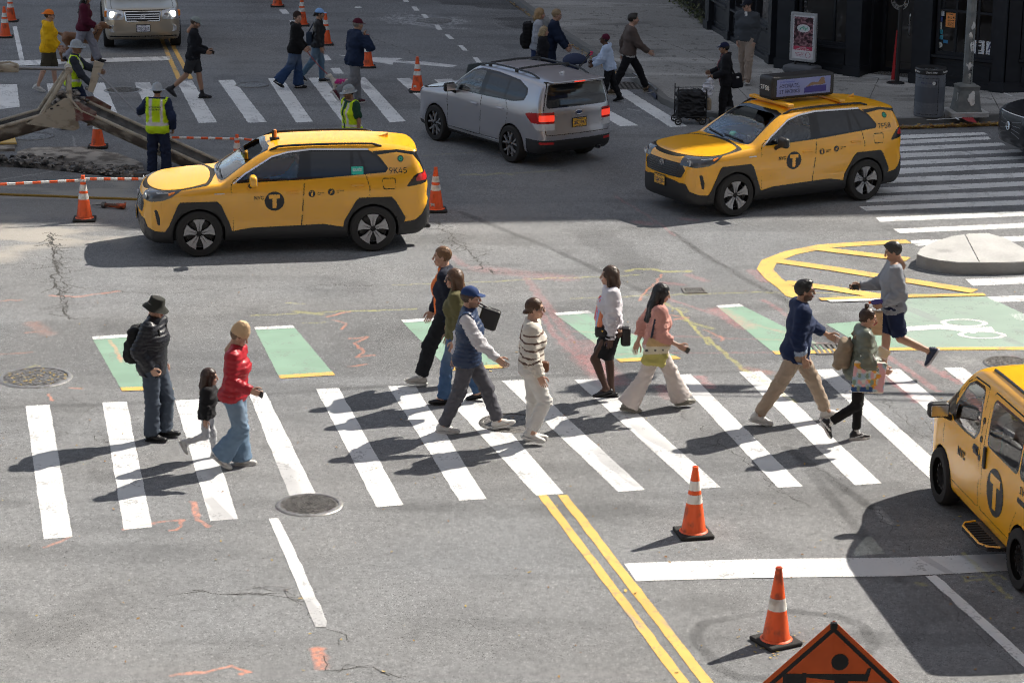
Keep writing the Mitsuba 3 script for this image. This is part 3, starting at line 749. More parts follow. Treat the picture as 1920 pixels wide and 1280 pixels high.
def window(M, x0, x1, z0, z1, mull=(), trans=(), sill=True):
    k = new_key('window', rest)
    obj('frame', panel_frame(x0, x1, z0, z1, .07, .02, .14), M_PANEL, k, M=M)
    if mull or trans:
        obj('mullion', cat([fbox(m - .022, m + .022, z0 + .07, z1 - .07, .05, .11) for m in mull] + [fbox(x0 + .07, x1 - .07, t - .022, t + .022, .045, .115) for t in trans]), M_PANEL, k, M=M)
    obj('pane', fbox(x0 + .05, x1 - .05, z0 + .05, z1 - .05, .079, .081), 'mat_glass', k, M=M)
    if sill: obj('sill', fbox(x0 - .06, x1 + .06, z0 - .05, z0 - .002, -.09, .16), M_PANEL, k, M=M)
    obj('opening_lining', panel_frame(x0 - .004, x1 + .004, z0 - .004, z1 + .004, .05, .14, .34), M_PANEL, k, M=M)


def base_panel(M, x0, x1, z1, y0=0.0):
    obj('base_panel', fbox(x0, x1, .12, z1, y0 + .02, .30), M_PANEL, rest, M=M)
    obj('plinth', fbox(x0, x1, 0, .12, y0 - .05, .30), M_PANEL, rest, M=M)
    obj('panel_moulding', panel_frame(x0 + .09, x1 - .09, .2, z1 - .09, .045, y0 - .006, y0 + .03), M_PANEL, rest, M=M)


def pilaster(M, x0, x1, out=.12, h=4.6):
    obj('pilaster', cat([fbox(x0, x1, .22, h, -out, .34), fbox(x0 - .03, x1 + .03, 0, .22, -out - .04, .34)]), M_PANEL, rest, M=M)


# avenue side
M1, L1 = fac(BA, BB)
nb = 3
pilaster(M1, 0, .35)
for i in range(nb):
    a = .35 + (L1 - .75) * i / nb; b = .35 + (L1 - .75) * (i + 1) / nb
    base_panel(M1, a, b - .28, .72); window(M1, a + .12, b - .40, .78, 3.2, trans=(1.55,), mull=((a + b - .28) / 2,) if i % 2 else ())
    pilaster(M1, b - .28, b, .08)
    for q in ((a, a + .12), (b - .40, b - .28)): obj('window_surround', fbox(*q, .72, 3.3, .06, .3), M_PANEL, rest, M=M1)
obj('fascia', fbox(.35, L1 - .4, 3.25, 4.6, .03, .3), M_PANEL, rest, M=M1)
# corner front with the door
M2, L2 = fac(BB, BC_)
pilaster(M2, 0, .42)
fx = lambda u: (u - 1450) / 422 * L2
base_panel(M2, .42, fx(1585), .55); window(M2, .46, fx(1583), .62, 3.2, trans=(1.85,), mull=((.46 + fx(1583)) / 2 + .25,))
pilaster(M2, fx(1585), fx(1612))
pilaster(M2, fx(1708), fx(1742))
base_panel(M2, fx(1742), fx(1854), .58); window(M2, fx(1746), fx(1850), .66, 3.2, trans=(1.62,), mull=(fx(1780), fx(1820)))
pilaster(M2, fx(1854), fx(1874), .10)
obj('fascia', fbox(.42, L2, 3.25, 4.6, .03, .3), M_PANEL, rest, M=M2)
d0, d1 = fx(1612), fx(1708)
kd = new_key('door', rest)
obj('frame', cat([panel_frame(d0 + .05, d1 - .05, .02, 2.6, .09, .82, .92), fbox((d0 + d1) / 2 + .18, (d0 + d1) / 2 + .27, .11, 2.51, .83, .91)]), M_PANEL, kd, M=M2)
obj('pane', fbox(d0 + .12, d1 - .12, .10, 2.5, .868, .870), 'mat_glass', kd, M=M2)
obj('handle', tube([((d0 + d1) / 2 + .12, .80, .9), ((d0 + d1) / 2 + .12, .77, .95), ((d0 + d1) / 2 + .12, .77, 1.3), ((d0 + d1) / 2 + .12, .80, 1.35)], .014), M_CHROME, kd, M=M2)
obj('threshold', fbox(d0, d1, 0.0, .02, 0, 1.0), A_CONC, kd, M=M2)
for q in (d0 - .02, d1 - .06): obj('reveal', fbox(q, q + .08, .02, 3.2, .345, .95), M_PANEL, kd, M=M2)
obj('fascia_over_door', fbox(d0, d1, 2.62, 3.2, .80, .95), M_PANEL, kd, M=M2)
# side street front
M3, L3 = fac(BC_, BD)
x = .06
pilaster(M3, .02, .3, .06)
for i in range(9):
    a = .3 + i * 2.6
    base_panel(M3, a, a + 2.25, .62); window(M3, a + .05, a + 2.2, .70, 3.2, trans=(1.62,), mull=(a + 1.12,)); pilaster(M3, a + 2.25, a + 2.6, .06)
obj('fascia', fbox(.3, 23.7, 3.25, 4.6, .03, .3), M_PANEL, rest, M=M3)
obj('side_wall', fbox(23.7, L3, 0, 4.59, .02, .3), M_PANEL, rest, M=M3)

# round emblem on the door glass and another on the reveal: white ring with lettering round it
M_WINK = mat('white_ink', (.72, .72, .70), .5)


def ring_emblem(name, M, label, r=.2):
    t = thing(name, label, 'window emblem')
    obj('ring', cat([prism(Point(0, 0).buffer(r, 32).difference(Point(0, 0).buffer(r * .94, 32)), 0, .003), prism(Point(0, 0).buffer(r * .62, 32).difference(Point(0, 0).buffer(r * .57, 32)), 0, .003)]), M_WINK, t, M=M)
    obj('disc', prism(Point(0, 0).buffer(r * 1.04, 32), -.004, -.001), M_BLACK, t, M=M)
    ls = []
    for i, ch in enumerate('BURGER CO'):
        if ch == ' ': continue
        a = math.radians(-90 + (i - 4) * 17)
        m = text2d(ch, r * .2); ls.append(xf(m, rt(rot('z', math.degrees(a) + 90), (r * .78 * math.cos(a), r * .78 * math.sin(a), 0))))
    obj('lettering', cat(ls), M_WINK, t, M=M)


STAND = lambda x, y, z, ry=0: np.array([[1, 0, 0, x], [0, 0, -1, y], [0, 1, 0, z], [0, 0, 0, 1.0]]) if not ry else np.array([[0, 0, ry, x], [ry, 0, 0, y], [0, 1, 0, z], [0, 0, 0, 1.0]])
ring_emblem('door_emblem', M2 @ STAND(fx(1646), .862, 1.62), 'white ring emblem with lettering on the dark door glass', .21)
ring_emblem('reveal_emblem', M2 @ STAND(d1 - .064, .62, 1.6, -1), 'white ring emblem with lettering on the side of the door recess', .21)
# papers and stickers on the right window
CARD = [('orange_notice', 1770, 28, 18, 27, (.80, .30, .08), 'orange paper notice taped inside the restaurant window', 'notice'), ('grade_card', 1843, 79, 14, 24, (.72, .73, .75), 'white inspection card with a big blue letter A in the window', 'card'),
        ('white_card', 1823, 77, 18, 25, (.68, .69, .70), 'white card with a black cup drawing in the window beside the letter card', 'card'), ('round_sticker', 1752, 73, 9, 9, (.62, .66, .62), 'pale round sticker lowest in the window sticker column', 'sticker'),
        ('square_sticker', 1752, 15, 10, 11, (.55, .58, .62), 'pale square sticker topmost in the window sticker column', 'sticker'), ('blue_sticker', 1751, 26, 7, 9, (.06, .10, .32), 'dark blue sticker second from the top of the window column', 'sticker'),
        ('shield_sticker', 1749, 38, 9, 14, (.62, .66, .64), 'white shield sticker with a green disc in the window column', 'sticker'), ('teal_sticker', 1751, 49, 10, 8, (.04, .30, .40), 'teal square sticker below the shield sticker', 'sticker'), ('teal_sticker', 1752, 59, 10, 8, (.05, .28, .40), 'teal square sticker directly above the pale round one', 'sticker'),
        ('small_blue_sticker', 1762, 67, 8, 6, (.04, .22, .42), 'small blue sticker to the side of the sticker column', 'sticker')]
for nm, u, v, w, h, c, lab, ct in CARD:
    x = fx(u); base = PX((M2 @ np.array([x, .08, 0, 1]))[:3])[0][1]; sc = 87.0
    z = (base - v) / (sc * .965); ww, hh = w / sc * 1.18, h / sc
    t = thing(nm, lab, ct); Mt = M2 @ STAND(x, .074, z)
    shp = Point(0, 0).buffer(ww / 2, 16) if nm == 'round_sticker' else sbox(-ww / 2, -hh / 2, ww / 2, hh / 2)
    obj('paper', prism(shp, 0, .002), mat('card_%s_%d' % (nm, v), c, .6), t, M=Mt)
    if nm == 'grade_card':
        obj('letter', xf(text2d('A', hh * .48), rt(None, (0, hh * .06, .0022))), M_NAVY, t, M=Mt)
        obj('print_line', cat([bx((0, hh * .40, .003), (ww * .75, .012, .001)), bx((0, -hh * .34, .003), (ww * .7, .01, .001)), bx((0, -hh * .42, .003), (ww * .6, .008, .001))]), M_NAVY, t, M=Mt)
    if nm == 'white_card': obj('drawing', cat([prism(Polygon([(-.05, .09), (.06, .09), (.05, -.06), (-.03, -.06)]).difference(Polygon([(-.03, .05), (.04, .05), (.035, .02), (-.028, .02)])), .002, .0035), bx((.01, -.09, .003), (.10, .018, .001)), bx((0, .125, .003), (.16, .008, .001))]), M_BLACK, t, M=Mt)
    if nm == 'orange_notice':
        obj('print_line', cat([bx((0, .12, .003), (.09, .015, .001)), bx((0, .04, .003), (.04, .012, .001)), bx((0, -.01, .003), (.15, .012, .001))] + [bx((0, -.05 - .02 * i, .003), (.15, .006, .001)) for i in range(5)]), M_BLACK, t, M=Mt)
        obj('star', cat([prism(Polygon([(q + .03 * (1 if i % 2 else .45) * math.sin(i * math.pi / 5), .055 + .03 * (1 if i % 2 else .45) * math.cos(i * math.pi / 5)) for i in range(10)]), .002, .0035) for q in (-.06, .06)]), M_BLACK, t, M=Mt)
    if nm == 'shield_sticker': obj('disc', prism(Point(0, -.02).buffer(.036, 16), .002, .004), M_GREENS, t, M=Mt)

# buildings behind the camera: they face the crossing and show in the cars' glass
for nm, lab, x0, x1, y0, y1, h, mt in (('apartment_building', 'beige apartment building on the near side of the street behind the viewpoint', -34, -1.5, -22, -7, 30, 'beige'), ('office_building', 'dark office block on the near left corner beyond the left edge of the picture', -44, -14, -4, 20, 24, 'dark'), ('office_building', 'dark office block on the near right corner beyond the right edge of the picture', 14, 44, -4, 20, 22, 'dark'), ('apartment_building', 'red brick apartment building on the near side of the street behind the viewpoint', 1.5, 34, -22, -7, 24, 'brick')):
    t = thing(nm, lab, 'building'); m_ = mat('wall_' + mt, {'beige': (.40, .375, .34), 'brick': (.26, .11, .07), 'dark': (.09, .085, .08)}[mt], .85) if 'mat_wall_' + mt not in scene else 'mat_wall_' + mt
    obj('wall', bx(((x0 + x1) / 2, (y0 + y1) / 2, h / 2), (x1 - x0, y1 - y0, h)), m_, t); obj('cornice', bx(((x0 + x1) / 2, (y0 + y1) / 2, h + .4), (x1 - x0 + 1, y1 - y0 + 1, .8)), M_PANEL, t)
    for i in range(9):
        for j in range(int(h / 3.6)): obj('window', bx((x0 + 2 + i * 3.55, y1 + .03, 2.6 + j * 3.5), (1.5, .1, 2.1)), M_BLACKG, t)

# iron fence and ivy beyond the building
fn0, fn1 = BA, G(1215, -40, KZ)
t = thing('iron_fence', 'black iron picket fence running back from the restaurant', 'fence')
d = fn1 - fn0; L = np.linalg.norm(d); MF, _ = fac(fn0, fn1)
npk = int(L / .13)
for i in range(npk): obj('picket', bx((.1 + i * .13, 0, .62), (.022, .022, 1.2)), M_BLACK, t, M=MF)
for z in (.10, 1.10): obj('rail', bx((L / 2, 0, z), (L, .03, .045)), M_BLACK, t, M=MF)
rr = np.random.default_rng(3); lv = []
for i in range(2200):
    q = np.array([rr.uniform(.0, L), rr.normal() * .14 - .06, abs(rr.normal()) * .22])
    R = rot('z', rr.uniform(0, 360)) @ rot('x', rr.uniform(-60, 60)); s = rr.uniform(.02, .045)
    w = np.array([[0, -1.3, 0], [.8, 0, .2], [0, 1.3, 0], [-.8, 0, .2]]) * s @ R.T + (MF[:3, :3] @ q + MF[:3, 3])
    lv.append(tm(w, [[0, 1, 2], [0, 2, 3]]))
k = obj('ivy', cat(lv), mat('ivy', P(dirt_fn((.03, .05, .018), (.10, .10, .03), 9)), .6)); tag(k, 'low ivy growing along the foot of the iron fence', 'ivy', kind='stuff')

# signal mast on the near corner, right of the frame: its arm hangs over the crosswalk
t = thing('signal_mast', 'grey traffic signal mast whose arm reaches over the crosswalk', 'traffic signal')
mb = np.array([13.2, 33.2, 0]); az = 6.0
obj('pole', tube([mb, mb + [0, 0, az + 1.2]], [.12, .09], 12), M_STEEL, t)
obj('arm', tube([mb + [0, 0, az + .9], mb + [-2, -.1, az + .35], mb + [-4.5, -.2, az + .1], mb + [-7.4, -.35, az]], [.07, .06, .05, .04], 10), M_STEEL, t)
for dx in (-7.2, -4.4):
    k = new_key('signal_head', t)
    obj('housing', bx(mb + [dx, -.3, az - .55], (.36, .3, 1.0), .04), M_BLACK, k)
    for z in (-.25, -.55, -.85): obj('visor', xf(lathe([(.13, 0), (.13, .2)], 16, 'y'), rt(None, mb + [dx, -.45, az + z])), M_BLACK, k)
obj('sign_blade', bx(mb + [-6.0, -.32, az - .28], (1.5, .03, .42)), mat('sign_green', (.02, .18, .08), .4), t)
obj('cable', tube([mb + [0, 0, az + 1.15], mb + [-3.6, -.1, az + .62], mb + [-7.3, -.35, az + .05]], .02, 6), M_BLACK, t)
# ---- vehicles: one smooth shell per model (side, plan and front outlines rounded into each other), cut along its panel lines
from scipy.ndimage import map_coordinates, gaussian_filter
from scipy.spatial import cKDTree


def psdf(pts, q):
    """Signed distance of the points q (n, 2) to a polygon; negative inside."""
    p = np.asarray(pts, float); a, b = p, np.roll(p, -1, 0)
    d = np.full(len(q), 1e9); ins = np.zeros(len(q), bool)
    for s, e in zip(a, b):
        ba = e - s; pa = q - s
        t = np.clip(pa @ ba / max(ba @ ba, 1e-12), 0, 1)
        d = np.minimum(d, ((pa - t[:, None] * ba) ** 2).sum(1))
        c = (s[1] > q[:, 1]) != (e[1] > q[:, 1])
        ins ^= c & (q[:, 0] < (e[0] - s[0]) * (q[:, 1] - s[1]) / (e[1] - s[1] if e[1] != s[1] else 1e-12) + s[0])
    d = np.sqrt(d)
    return np.where(ins, -d, d)


def ldist(pts, q):
    p = np.asarray(pts, float); d = np.full(len(q), 1e9)
    for s, e in zip(p[:-1], p[1:]):
        ba = e - s; pa = q - s; t = np.clip(pa @ ba / max(ba @ ba, 1e-12), 0, 1)
        d = np.minimum(d, ((pa - t[:, None] * ba) ** 2).sum(1))
    return np.sqrt(d)


def curve(pts, n=8):
    """A closed Catmull-Rom curve through the points."""
    p = np.asarray(pts, float); out = []
    for i in range(len(p)):
        p0, p1, p2, p3 = p[i - 1], p[i], p[(i + 1) % len(p)], p[(i + 2) % len(p)]
        for t in np.arange(n) / n:
            out.append(.5 * (2 * p1 + (p2 - p0) * t + (2 * p0 - 5 * p1 + 4 * p2 - p3) * t ** 2 + (3 * p1 - p0 - 3 * p2 + p3) * t ** 3))
    return np.array(out)


def rounded(pts, r=.03):
    g = Polygon(pts).buffer(0); g = g.buffer(-r).buffer(2 * r).buffer(-r)
    return np.array(g.exterior.coords)[:-1]


class Grid2:
    def __init__(s, poly, h=.01, blur=2.0):
        p = np.asarray(poly); s.h = h; s.lo = p.min(0) - .5; n = np.ceil((p.max(0) + .5 - s.lo) / h).astype(int)
        X, Y = np.meshgrid(*[s.lo[i] + h * np.arange(n[i]) for i in (0, 1)], indexing='ij')
        g = Polygon(poly); b = np.array([g.exterior.interpolate(t).coords[0] for t in np.arange(0, g.length, h * .7)])
        d = cKDTree(b).query(np.stack([X, Y], -1).reshape(-1, 2), workers=-1)[0].reshape(X.shape)
        s.d = gaussian_filter(np.where(contains_xy(g, X, Y), -d, d), blur)

    def __call__(s, x, y): return map_coordinates(s.d, [(np.ravel(x) - s.lo[0]) / s.h, (np.ravel(y) - s.lo[1]) / s.h], order=1, mode='nearest').reshape(np.shape(x))


def smax(a, b, k):
    h = np.maximum(k - np.abs(a - b), 0) / k
    return np.maximum(a, b) + h * h * k / 4


class Shell:
    def __init__(s, side, plan, front, wheels, wr, k=(.10, .12), crown=(.10, .04), h=.02, track=.62):
        m = lambda p: np.vstack([p, (np.asarray(p) * [1, -1])[::-1]])
        s.S, s.P = Grid2(side), Grid2(m(plan))
        f = np.asarray(front); s.F_ = Grid2(np.vstack([f, (f * [-1, 1])[::-1]]))
        s.k, s.cr, s.h = k, crown, h; s.wheels, s.wr, s.track = wheels, wr, track
        s.side = np.asarray(side); s.plan = np.asarray(plan)

    def F(s, p):
        x, y, z = p[..., 0], p[..., 1], p[..., 2]
        a = s.S(x + np.sign(x) * s.cr[0] * y * y * np.clip(np.abs(x), 0, 1), z + s.cr[1] * y * y)
        d = smax(a, s.P(x, y), s.k[0])
        return smax(d, s.F_(y, z), s.k[1])

    def W(s, p):
        d = np.full(p.shape[:-1], 9.0)
        for wx in s.wheels:
            d = np.minimum(d, np.maximum(np.hypot(p[..., 0] - wx, p[..., 2] - s.wr * .97) - s.wr * 1.13, s.track - np.abs(p[..., 1])))
        return d

    def Fb(s, p): return np.maximum(s.F(p), -s.W(p))

    def grad(s, p, f=None, e=.012):
        f = f or s.F
        g = np.stack([f(p + e * v) - f(p - e * v) for v in np.eye(3)], -1)
        return g / np.maximum(np.linalg.norm(g, axis=-1, keepdims=True), 1e-9)

    def mesh(s):
        lo = np.array([s.side[:, 0].min() - .08, -s.plan[:, 1].max() - .08, s.side[:, 1].min() - .08]); hi = np.array([s.side[:, 0].max() + .08, s.plan[:, 1].max() + .08, s.side[:, 1].max() + .08])
        n = np.ceil((hi - lo) / s.h).astype(int) + 1
        P_ = np.stack(np.meshgrid(*[lo[i] + s.h * np.arange(n[i]) for i in range(3)], indexing='ij'), -1)
        D = np.empty(n, np.float32)
        for i in range(0, n[0], 40): D[i:i + 40] = s.Fb(P_[i:i + 40])
        m = surf_nets(D, lo, s.h)
        v = np.array(m.vertices)
        for _ in range(3):
            f = s.Fb(v); v -= (np.clip(f, -.02, .02))[:, None] * s.grad(v, s.Fb) * .9
        return tm(v, m.faces)

    def hit(s, uv, view, sgn=1):
        """Where rays of a side ('L'), front ('F'), rear ('R') or top ('T') view meet the shell."""
        uv = np.asarray(uv, float); o = np.zeros((len(uv), 3)); d = np.zeros(3)
        if view == 'L': o[:, 0], o[:, 2], o[:, 1], d[1] = uv[:, 0], uv[:, 1], 1.3 * sgn, -sgn
        if view == 'F': o[:, 1], o[:, 2], o[:, 0], d[0] = uv[:, 0], uv[:, 1], 3.2, -1
        if view == 'R': o[:, 1], o[:, 2], o[:, 0], d[0] = uv[:, 0], uv[:, 1], -3.2, 1
        if view == 'T': o[:, 0], o[:, 1], o[:, 2], d[2] = uv[:, 0], uv[:, 1], 2.8, -1
        ts = np.linspace(0, 2.6, 131); f = np.stack([s.F(o + t * d) for t in ts], 1)
        i = np.argmax(f < 0, 1); i = np.where((f < 0).any(1), i, np.argmin(f, 1)); i = np.maximum(i, 1)
        a, b = ts[i - 1], ts[i]
        for _ in range(14):
            mid = (a + b) / 2; neg = s.F(o + mid[:, None] * d) < 0
            b = np.where(neg, mid, b); a = np.where(neg, a, mid)
        return o + b[:, None] * d

    def decal(s, m, uv, view='L', sgn=1, ang=0.0, lift=.004):
        """Flat lettering or a badge (a mesh in its own xy plane) laid on the shell at uv."""
        v = np.array(m.vertices); c, q = math.cos(ang), math.sin(ang)
        a = np.stack([c * v[:, 0] - q * v[:, 1], q * v[:, 0] + c * v[:, 1]], 1)
        if view == 'L' and sgn > 0: a[:, 0] *= -1
        if view == 'R': a[:, 0] *= -1
        p = s.hit(a + np.asarray(uv), view, sgn)
        n = s.grad(p)
        out = tm(p + n * (lift + v[:, 2:3]), m.faces)
        return out


def split(m, val):
    """(part where val < 0, part where val > 0), triangles cut along val = 0."""
    v, f = np.asarray(m.vertices), np.asarray(m.faces); val = np.where(np.abs(val) < 1e-7, 1e-7, val)
    neg = val < 0; c = neg[f].sum(1)
    keepn, keepp = f[c == 3], f[c == 0]
    new, fn, fp, idx = [], [list(keepn)], [list(keepp)], {}
    cut = f[(c == 1) | (c == 2)]
    nv = len(v); pts = []

    def mid(a, b):
        k = (a, b) if a < b else (b, a)
        if k not in idx:
            t = val[a] / (val[a] - val[b]); pts.append(v[a] + t * (v[b] - v[a])); idx[k] = nv + len(pts) - 1
        return idx[k]
    A, B = [], []
    for t in cut.tolist():
        ng = [neg[i] for i in t]; one = ng.index(True) if sum(ng) == 1 else ng.index(False)
        a, b, cc = t[one], t[(one + 1) % 3], t[(one + 2) % 3]
        ab, ac = mid(a, b), mid(a, cc)
        lone, quad = [[a, ab, ac]], [[ab, b, cc], [ab, cc, ac]]
        if sum(ng) == 1: A += lone; B += quad
        else: B += lone; A += quad
    vv = np.vstack([v, np.array(pts)]) if pts else v

    def mk(k, extra):
        ff = np.vstack([k.reshape(-1, 3), np.array(extra, int).reshape(-1, 3)]) if len(extra) else k.reshape(-1, 3)
        u, inv = np.unique(ff, return_inverse=True)
        return tm(vv[u], inv.reshape(-1, 3))
    return mk(keepn, A), mk(keepp, B)


def thick(m, off=0.0, depth=.02):
    """The sheet moved out by off along its normals, with a returned edge."""
    if len(m.faces) == 0: return m
    v, f = np.array(m.vertices), np.array(m.faces); n = vnormals(m)
    v2 = v + n * off
    e = np.sort(np.vstack([f[:, [0, 1]], f[:, [1, 2]], f[:, [2, 0]]]), 1); d = np.vstack([f[:, [0, 1]], f[:, [1, 2]], f[:, [2, 0]]])
    _, inv, cnt = np.unique(e, axis=0, return_inverse=True, return_counts=True)
    b = d[cnt[inv.ravel()] == 1]
    lo = v2 - n * depth
    k = len(v)
    u, iv = np.unique(b, return_inverse=True); iv = iv.reshape(-1, 2)
    V = np.vstack([v2, v2[u], lo[u]]); o1, o2 = k, k + len(u)
    sk = np.vstack([np.stack([iv[:, 0] + o1, iv[:, 0] + o2, iv[:, 1] + o2], 1), np.stack([iv[:, 0] + o1, iv[:, 1] + o2, iv[:, 1] + o1], 1)])
    return tm(V, np.vstack([f, sk]))


def wheel_meshes(r, w, rim_r, style):
    """tyre, rim, spokes, hub in the wheel's frame: axis along y, outer face at +y."""
    ty = lathe([(rim_r * 1.0, -w * .46), (rim_r * 1.03, -w * .5), (r * .93, -w * .5), (r * .985, -w * .40), (r, -w * .25), (r, w * .25), (r * .985, w * .40), (r * .93, w * .5), (rim_r * 1.06, w * .5), (rim_r * 1.01, w * .46), (rim_r, w * .40)], 48, 'y')
    gr = []
    rim = lathe([(rim_r * 1.06, w * .47), (rim_r * 1.02, w * .515), (rim_r * .95, w * .50), (rim_r * .90, w * .38), (rim_r * .88, -w * .2)], 48, 'y')
    back = lathe([(rim_r * .9, w * .02), (0.0, w * .02)], 32, 'y')
    sp = []
    y0 = w * .40
    if style == 'five':
        for i in range(5):
            a = 2 * math.pi * i / 5 + math.pi / 2
            for q in ([(.16, .02), (.20, .09), (.60, .17), (.92, .33), (.97, .0), (.60, .012)], [(.16, -.02), (.20, -.09), (.60, -.17), (.92, -.33), (.97, -.0), (.60, -.012)]):
                pl = Polygon(np.array(q) * rim_r * np.array([1, 1.15]))
                m = prism(affinity.rotate(pl, math.degrees(a), origin=(0, 0)), -.035, 0)
                v = np.array(m.vertices); rr = np.hypot(v[:, 0], v[:, 1]) / rim_r; z = v[:, 2] + .012 * rr + np.where(v[:, 2] > -.01, -.02 * (1 - rr), 0)
                sp.append(tm(np.stack([v[:, 0], y0 + z, v[:, 1]], 1), np.asarray(m.faces)[:, ::-1]))
    elif style == 'y':
        for i in range(5):
            a = 2 * math.pi * i / 5 + math.pi / 2
            for sg in (1, -1):
                pl = Polygon(np.array([(.14, 0), (.18, .07 * sg), (.48, .10 * sg), (.94, .36 * sg), (.96, .22 * sg), (.55, .02 * sg)]) * rim_r)
                m = prism(affinity.rotate(pl, math.degrees(a), origin=(0, 0)), -.03, 0); v = np.array(m.vertices)
                sp.append(tm(np.stack([v[:, 0], y0 + v[:, 2], v[:, 1]], 1), np.asarray(m.faces)[:, ::-1]))
    else:
        sp.append(lathe([(rim_r * .9, w * .30), (rim_r * .74, w * .36), (rim_r * .55, w * .32), (rim_r * .46, w * .36), (rim_r * .3, w * .37), (0, w * .37)], 40, 'y'))
        for i in range(12 if style == 'steel' else 6):
            a = 2 * math.pi * (i + .5) / 12
            gr.append(xf(lathe([(.0, .002), (rim_r * .07, .002)], 10, 'y'), rt(None, (rim_r * .64 * math.cos(a), w * .345, rim_r * .64 * math.sin(a)))))
    hub = cat([lathe([(rim_r * .21, y0 - .03), (rim_r * .20, y0 - .004), (rim_r * .14, y0 + .004), (0, y0 + .005)], 24, 'y')] + [xf(lathe([(.0095, -.02), (.0095, .004), (0, .006)], 8, 'y'), rt(None, (rim_r * .30 * math.cos(t), y0 - .012, rim_r * .30 * math.sin(t)))) for t in np.arange(5) * 2 * math.pi / 5 + .3])
    return ty, rim, cat(sp), hub, back, gr


def plate(t, shell_pos, R, text, bg, ink, name='license_plate', w=.305, h=.155):
    k = new_key(name, t); return k


class Vehicle:
    """Collects (name, mesh dict, bsdf, parent path) once, then stamps copies."""

    def __init__(s): s.parts = []

    def add(s, name, m, bsdf, parent=None, smooth=35, label=None):
        if m is None or len(m.faces) == 0: return
        s.parts.append((name, mikit.ply(m, bsdf, smooth=smooth), bsdf, parent, label))

    def stamp(s, t, pose, swap={}, skip=()):
        M = mat4((pose[0], pose[1], 0), pose[2]); keys = {}
        for name, d, bsdf, parent, label in s.parts:
            if name in skip or parent in skip: continue
            pk = t if parent is None else keys.setdefault(parent, None)
            if parent is not None and pk is None: pk = keys[parent] = new_key(parent.rstrip('0123456789#'), t)
            k = obj(name, d, swap.get(bsdf, bsdf), pk, M=M, label=label)
            if parent is None: keys.setdefault(name, k)
        return M


def build_car(sp):
    sh = Shell(curve(sp['side'], 6) if sp.get('smooth', 1) else sp['side'], sp['plan'], sp['front'], sp['wheels'], sp['wr'], sp.get('k', (.10, .12)), sp.get('crown', (.10, .04)), sp.get('h', .02), sp.get('track', .62))
    V = Vehicle(); V.shell = sh
    rest = sh.mesh()
    v = lambda: np.asarray(rest.vertices)
    deep = lambda p: np.abs(sh.F(p)) - .012
    well, rest = split(rest, -deep(v())); V.add('wheel_well', well, M_BLACK)
    under, rest = split(rest, v()[:, 2] - sp['floor']); V.add('underbody', under, M_BLACK)
    for r in sp['regions']:
        p = v(); val = r['f'](p)
        m, rest = split(rest, val)
        if len(m.faces) == 0: continue
        groups = [m]
        if r.get('sides'):
            c = np.asarray(m.vertices)[np.asarray(m.faces)].mean(1)[:, 1]; f = np.asarray(m.faces)
            groups = []
            for sg in (1, -1):
                ff = f[c * sg > 0]
                if len(ff):
                    u, iv = np.unique(ff, return_inverse=True); groups.append(tm(np.asarray(m.vertices)[u], iv.reshape(-1, 3)))
        for i, g in enumerate(groups):
            if r['name'] == 'hole': continue
            par = r.get('parent')
            if par and r.get('sides'): par = par + '#' * i
            V.add(r['name'], thick(g, r.get('off', 0), r.get('depth', .02)) if r.get('depth', .02) else g, r['mat'], par, r.get('smooth', 35))
    V.add('body', rest, sp['paint'], None, 50)
    hl = rest; hl, _ = split(hl, 1.12 - np.asarray(hl.vertices)[:, 2]); hl = tm(np.asarray(hl.vertices) - vnormals(hl) * .03, hl.faces); V.add('headliner', hl, M_SEAT, None, False)
    ty, rim, spk, hub, back, gr = wheel_meshes(sp['wr'], sp['ww'], sp['rim'], sp['style'])
    n = 0
    for wx in sp['wheels']:
        for sg in (1, -1):
            Mw = rt(np.diag([1, 1, 1.0]) if sg > 0 else rot('z', 180), (wx, sg * (sp['wy'] - sp['ww'] / 2), sp['wr']))
            if wx > 0 and sp.get('steer'): Mw = Mw @ rt(rot('z', sp['steer']))
            par = 'wheel' + '#' * n; n += 1
            wm = sp.get('wmat', M_ALLOY)
            V.add('tyre', xf(ty, Mw), M_RUBBER, par); V.add('rim', xf(rim, Mw), wm, par); V.add('spokes', xf(spk, Mw), wm, par); V.add('hub', xf(hub, Mw), wm, par); V.add('brake_shield', xf(back, Mw), M_BLACK, par)
            if gr: V.add('vent_hole', xf(cat(gr), Mw), M_BLACK, par)
    return V


def A_(f): return f
def sidep(poly, y=.35):
    def f(p): return np.maximum(psdf(poly, p[:, [0, 2]]), y - np.abs(p[:, 1]))
    return f
def frontp(poly, x0): return lambda p: np.maximum(psdf(poly, p[:, [1, 2]]), x0 - p[:, 0])
def rearp(poly, x0): return lambda p: np.maximum(psdf(poly, p[:, [1, 2]]), p[:, 0] + x0)
def AND(*fs): return lambda p: np.max([f(p) for f in fs], 0)
def OR(*fs): return lambda p: np.min([f(p) for f in fs], 0)
def NOT(f): return lambda p: -f(p)
def ring(f, a=-.004, b=.004): return lambda p: np.maximum(f(p) - b, a - f(p))
def grow(f, d): return lambda p: f(p) - d


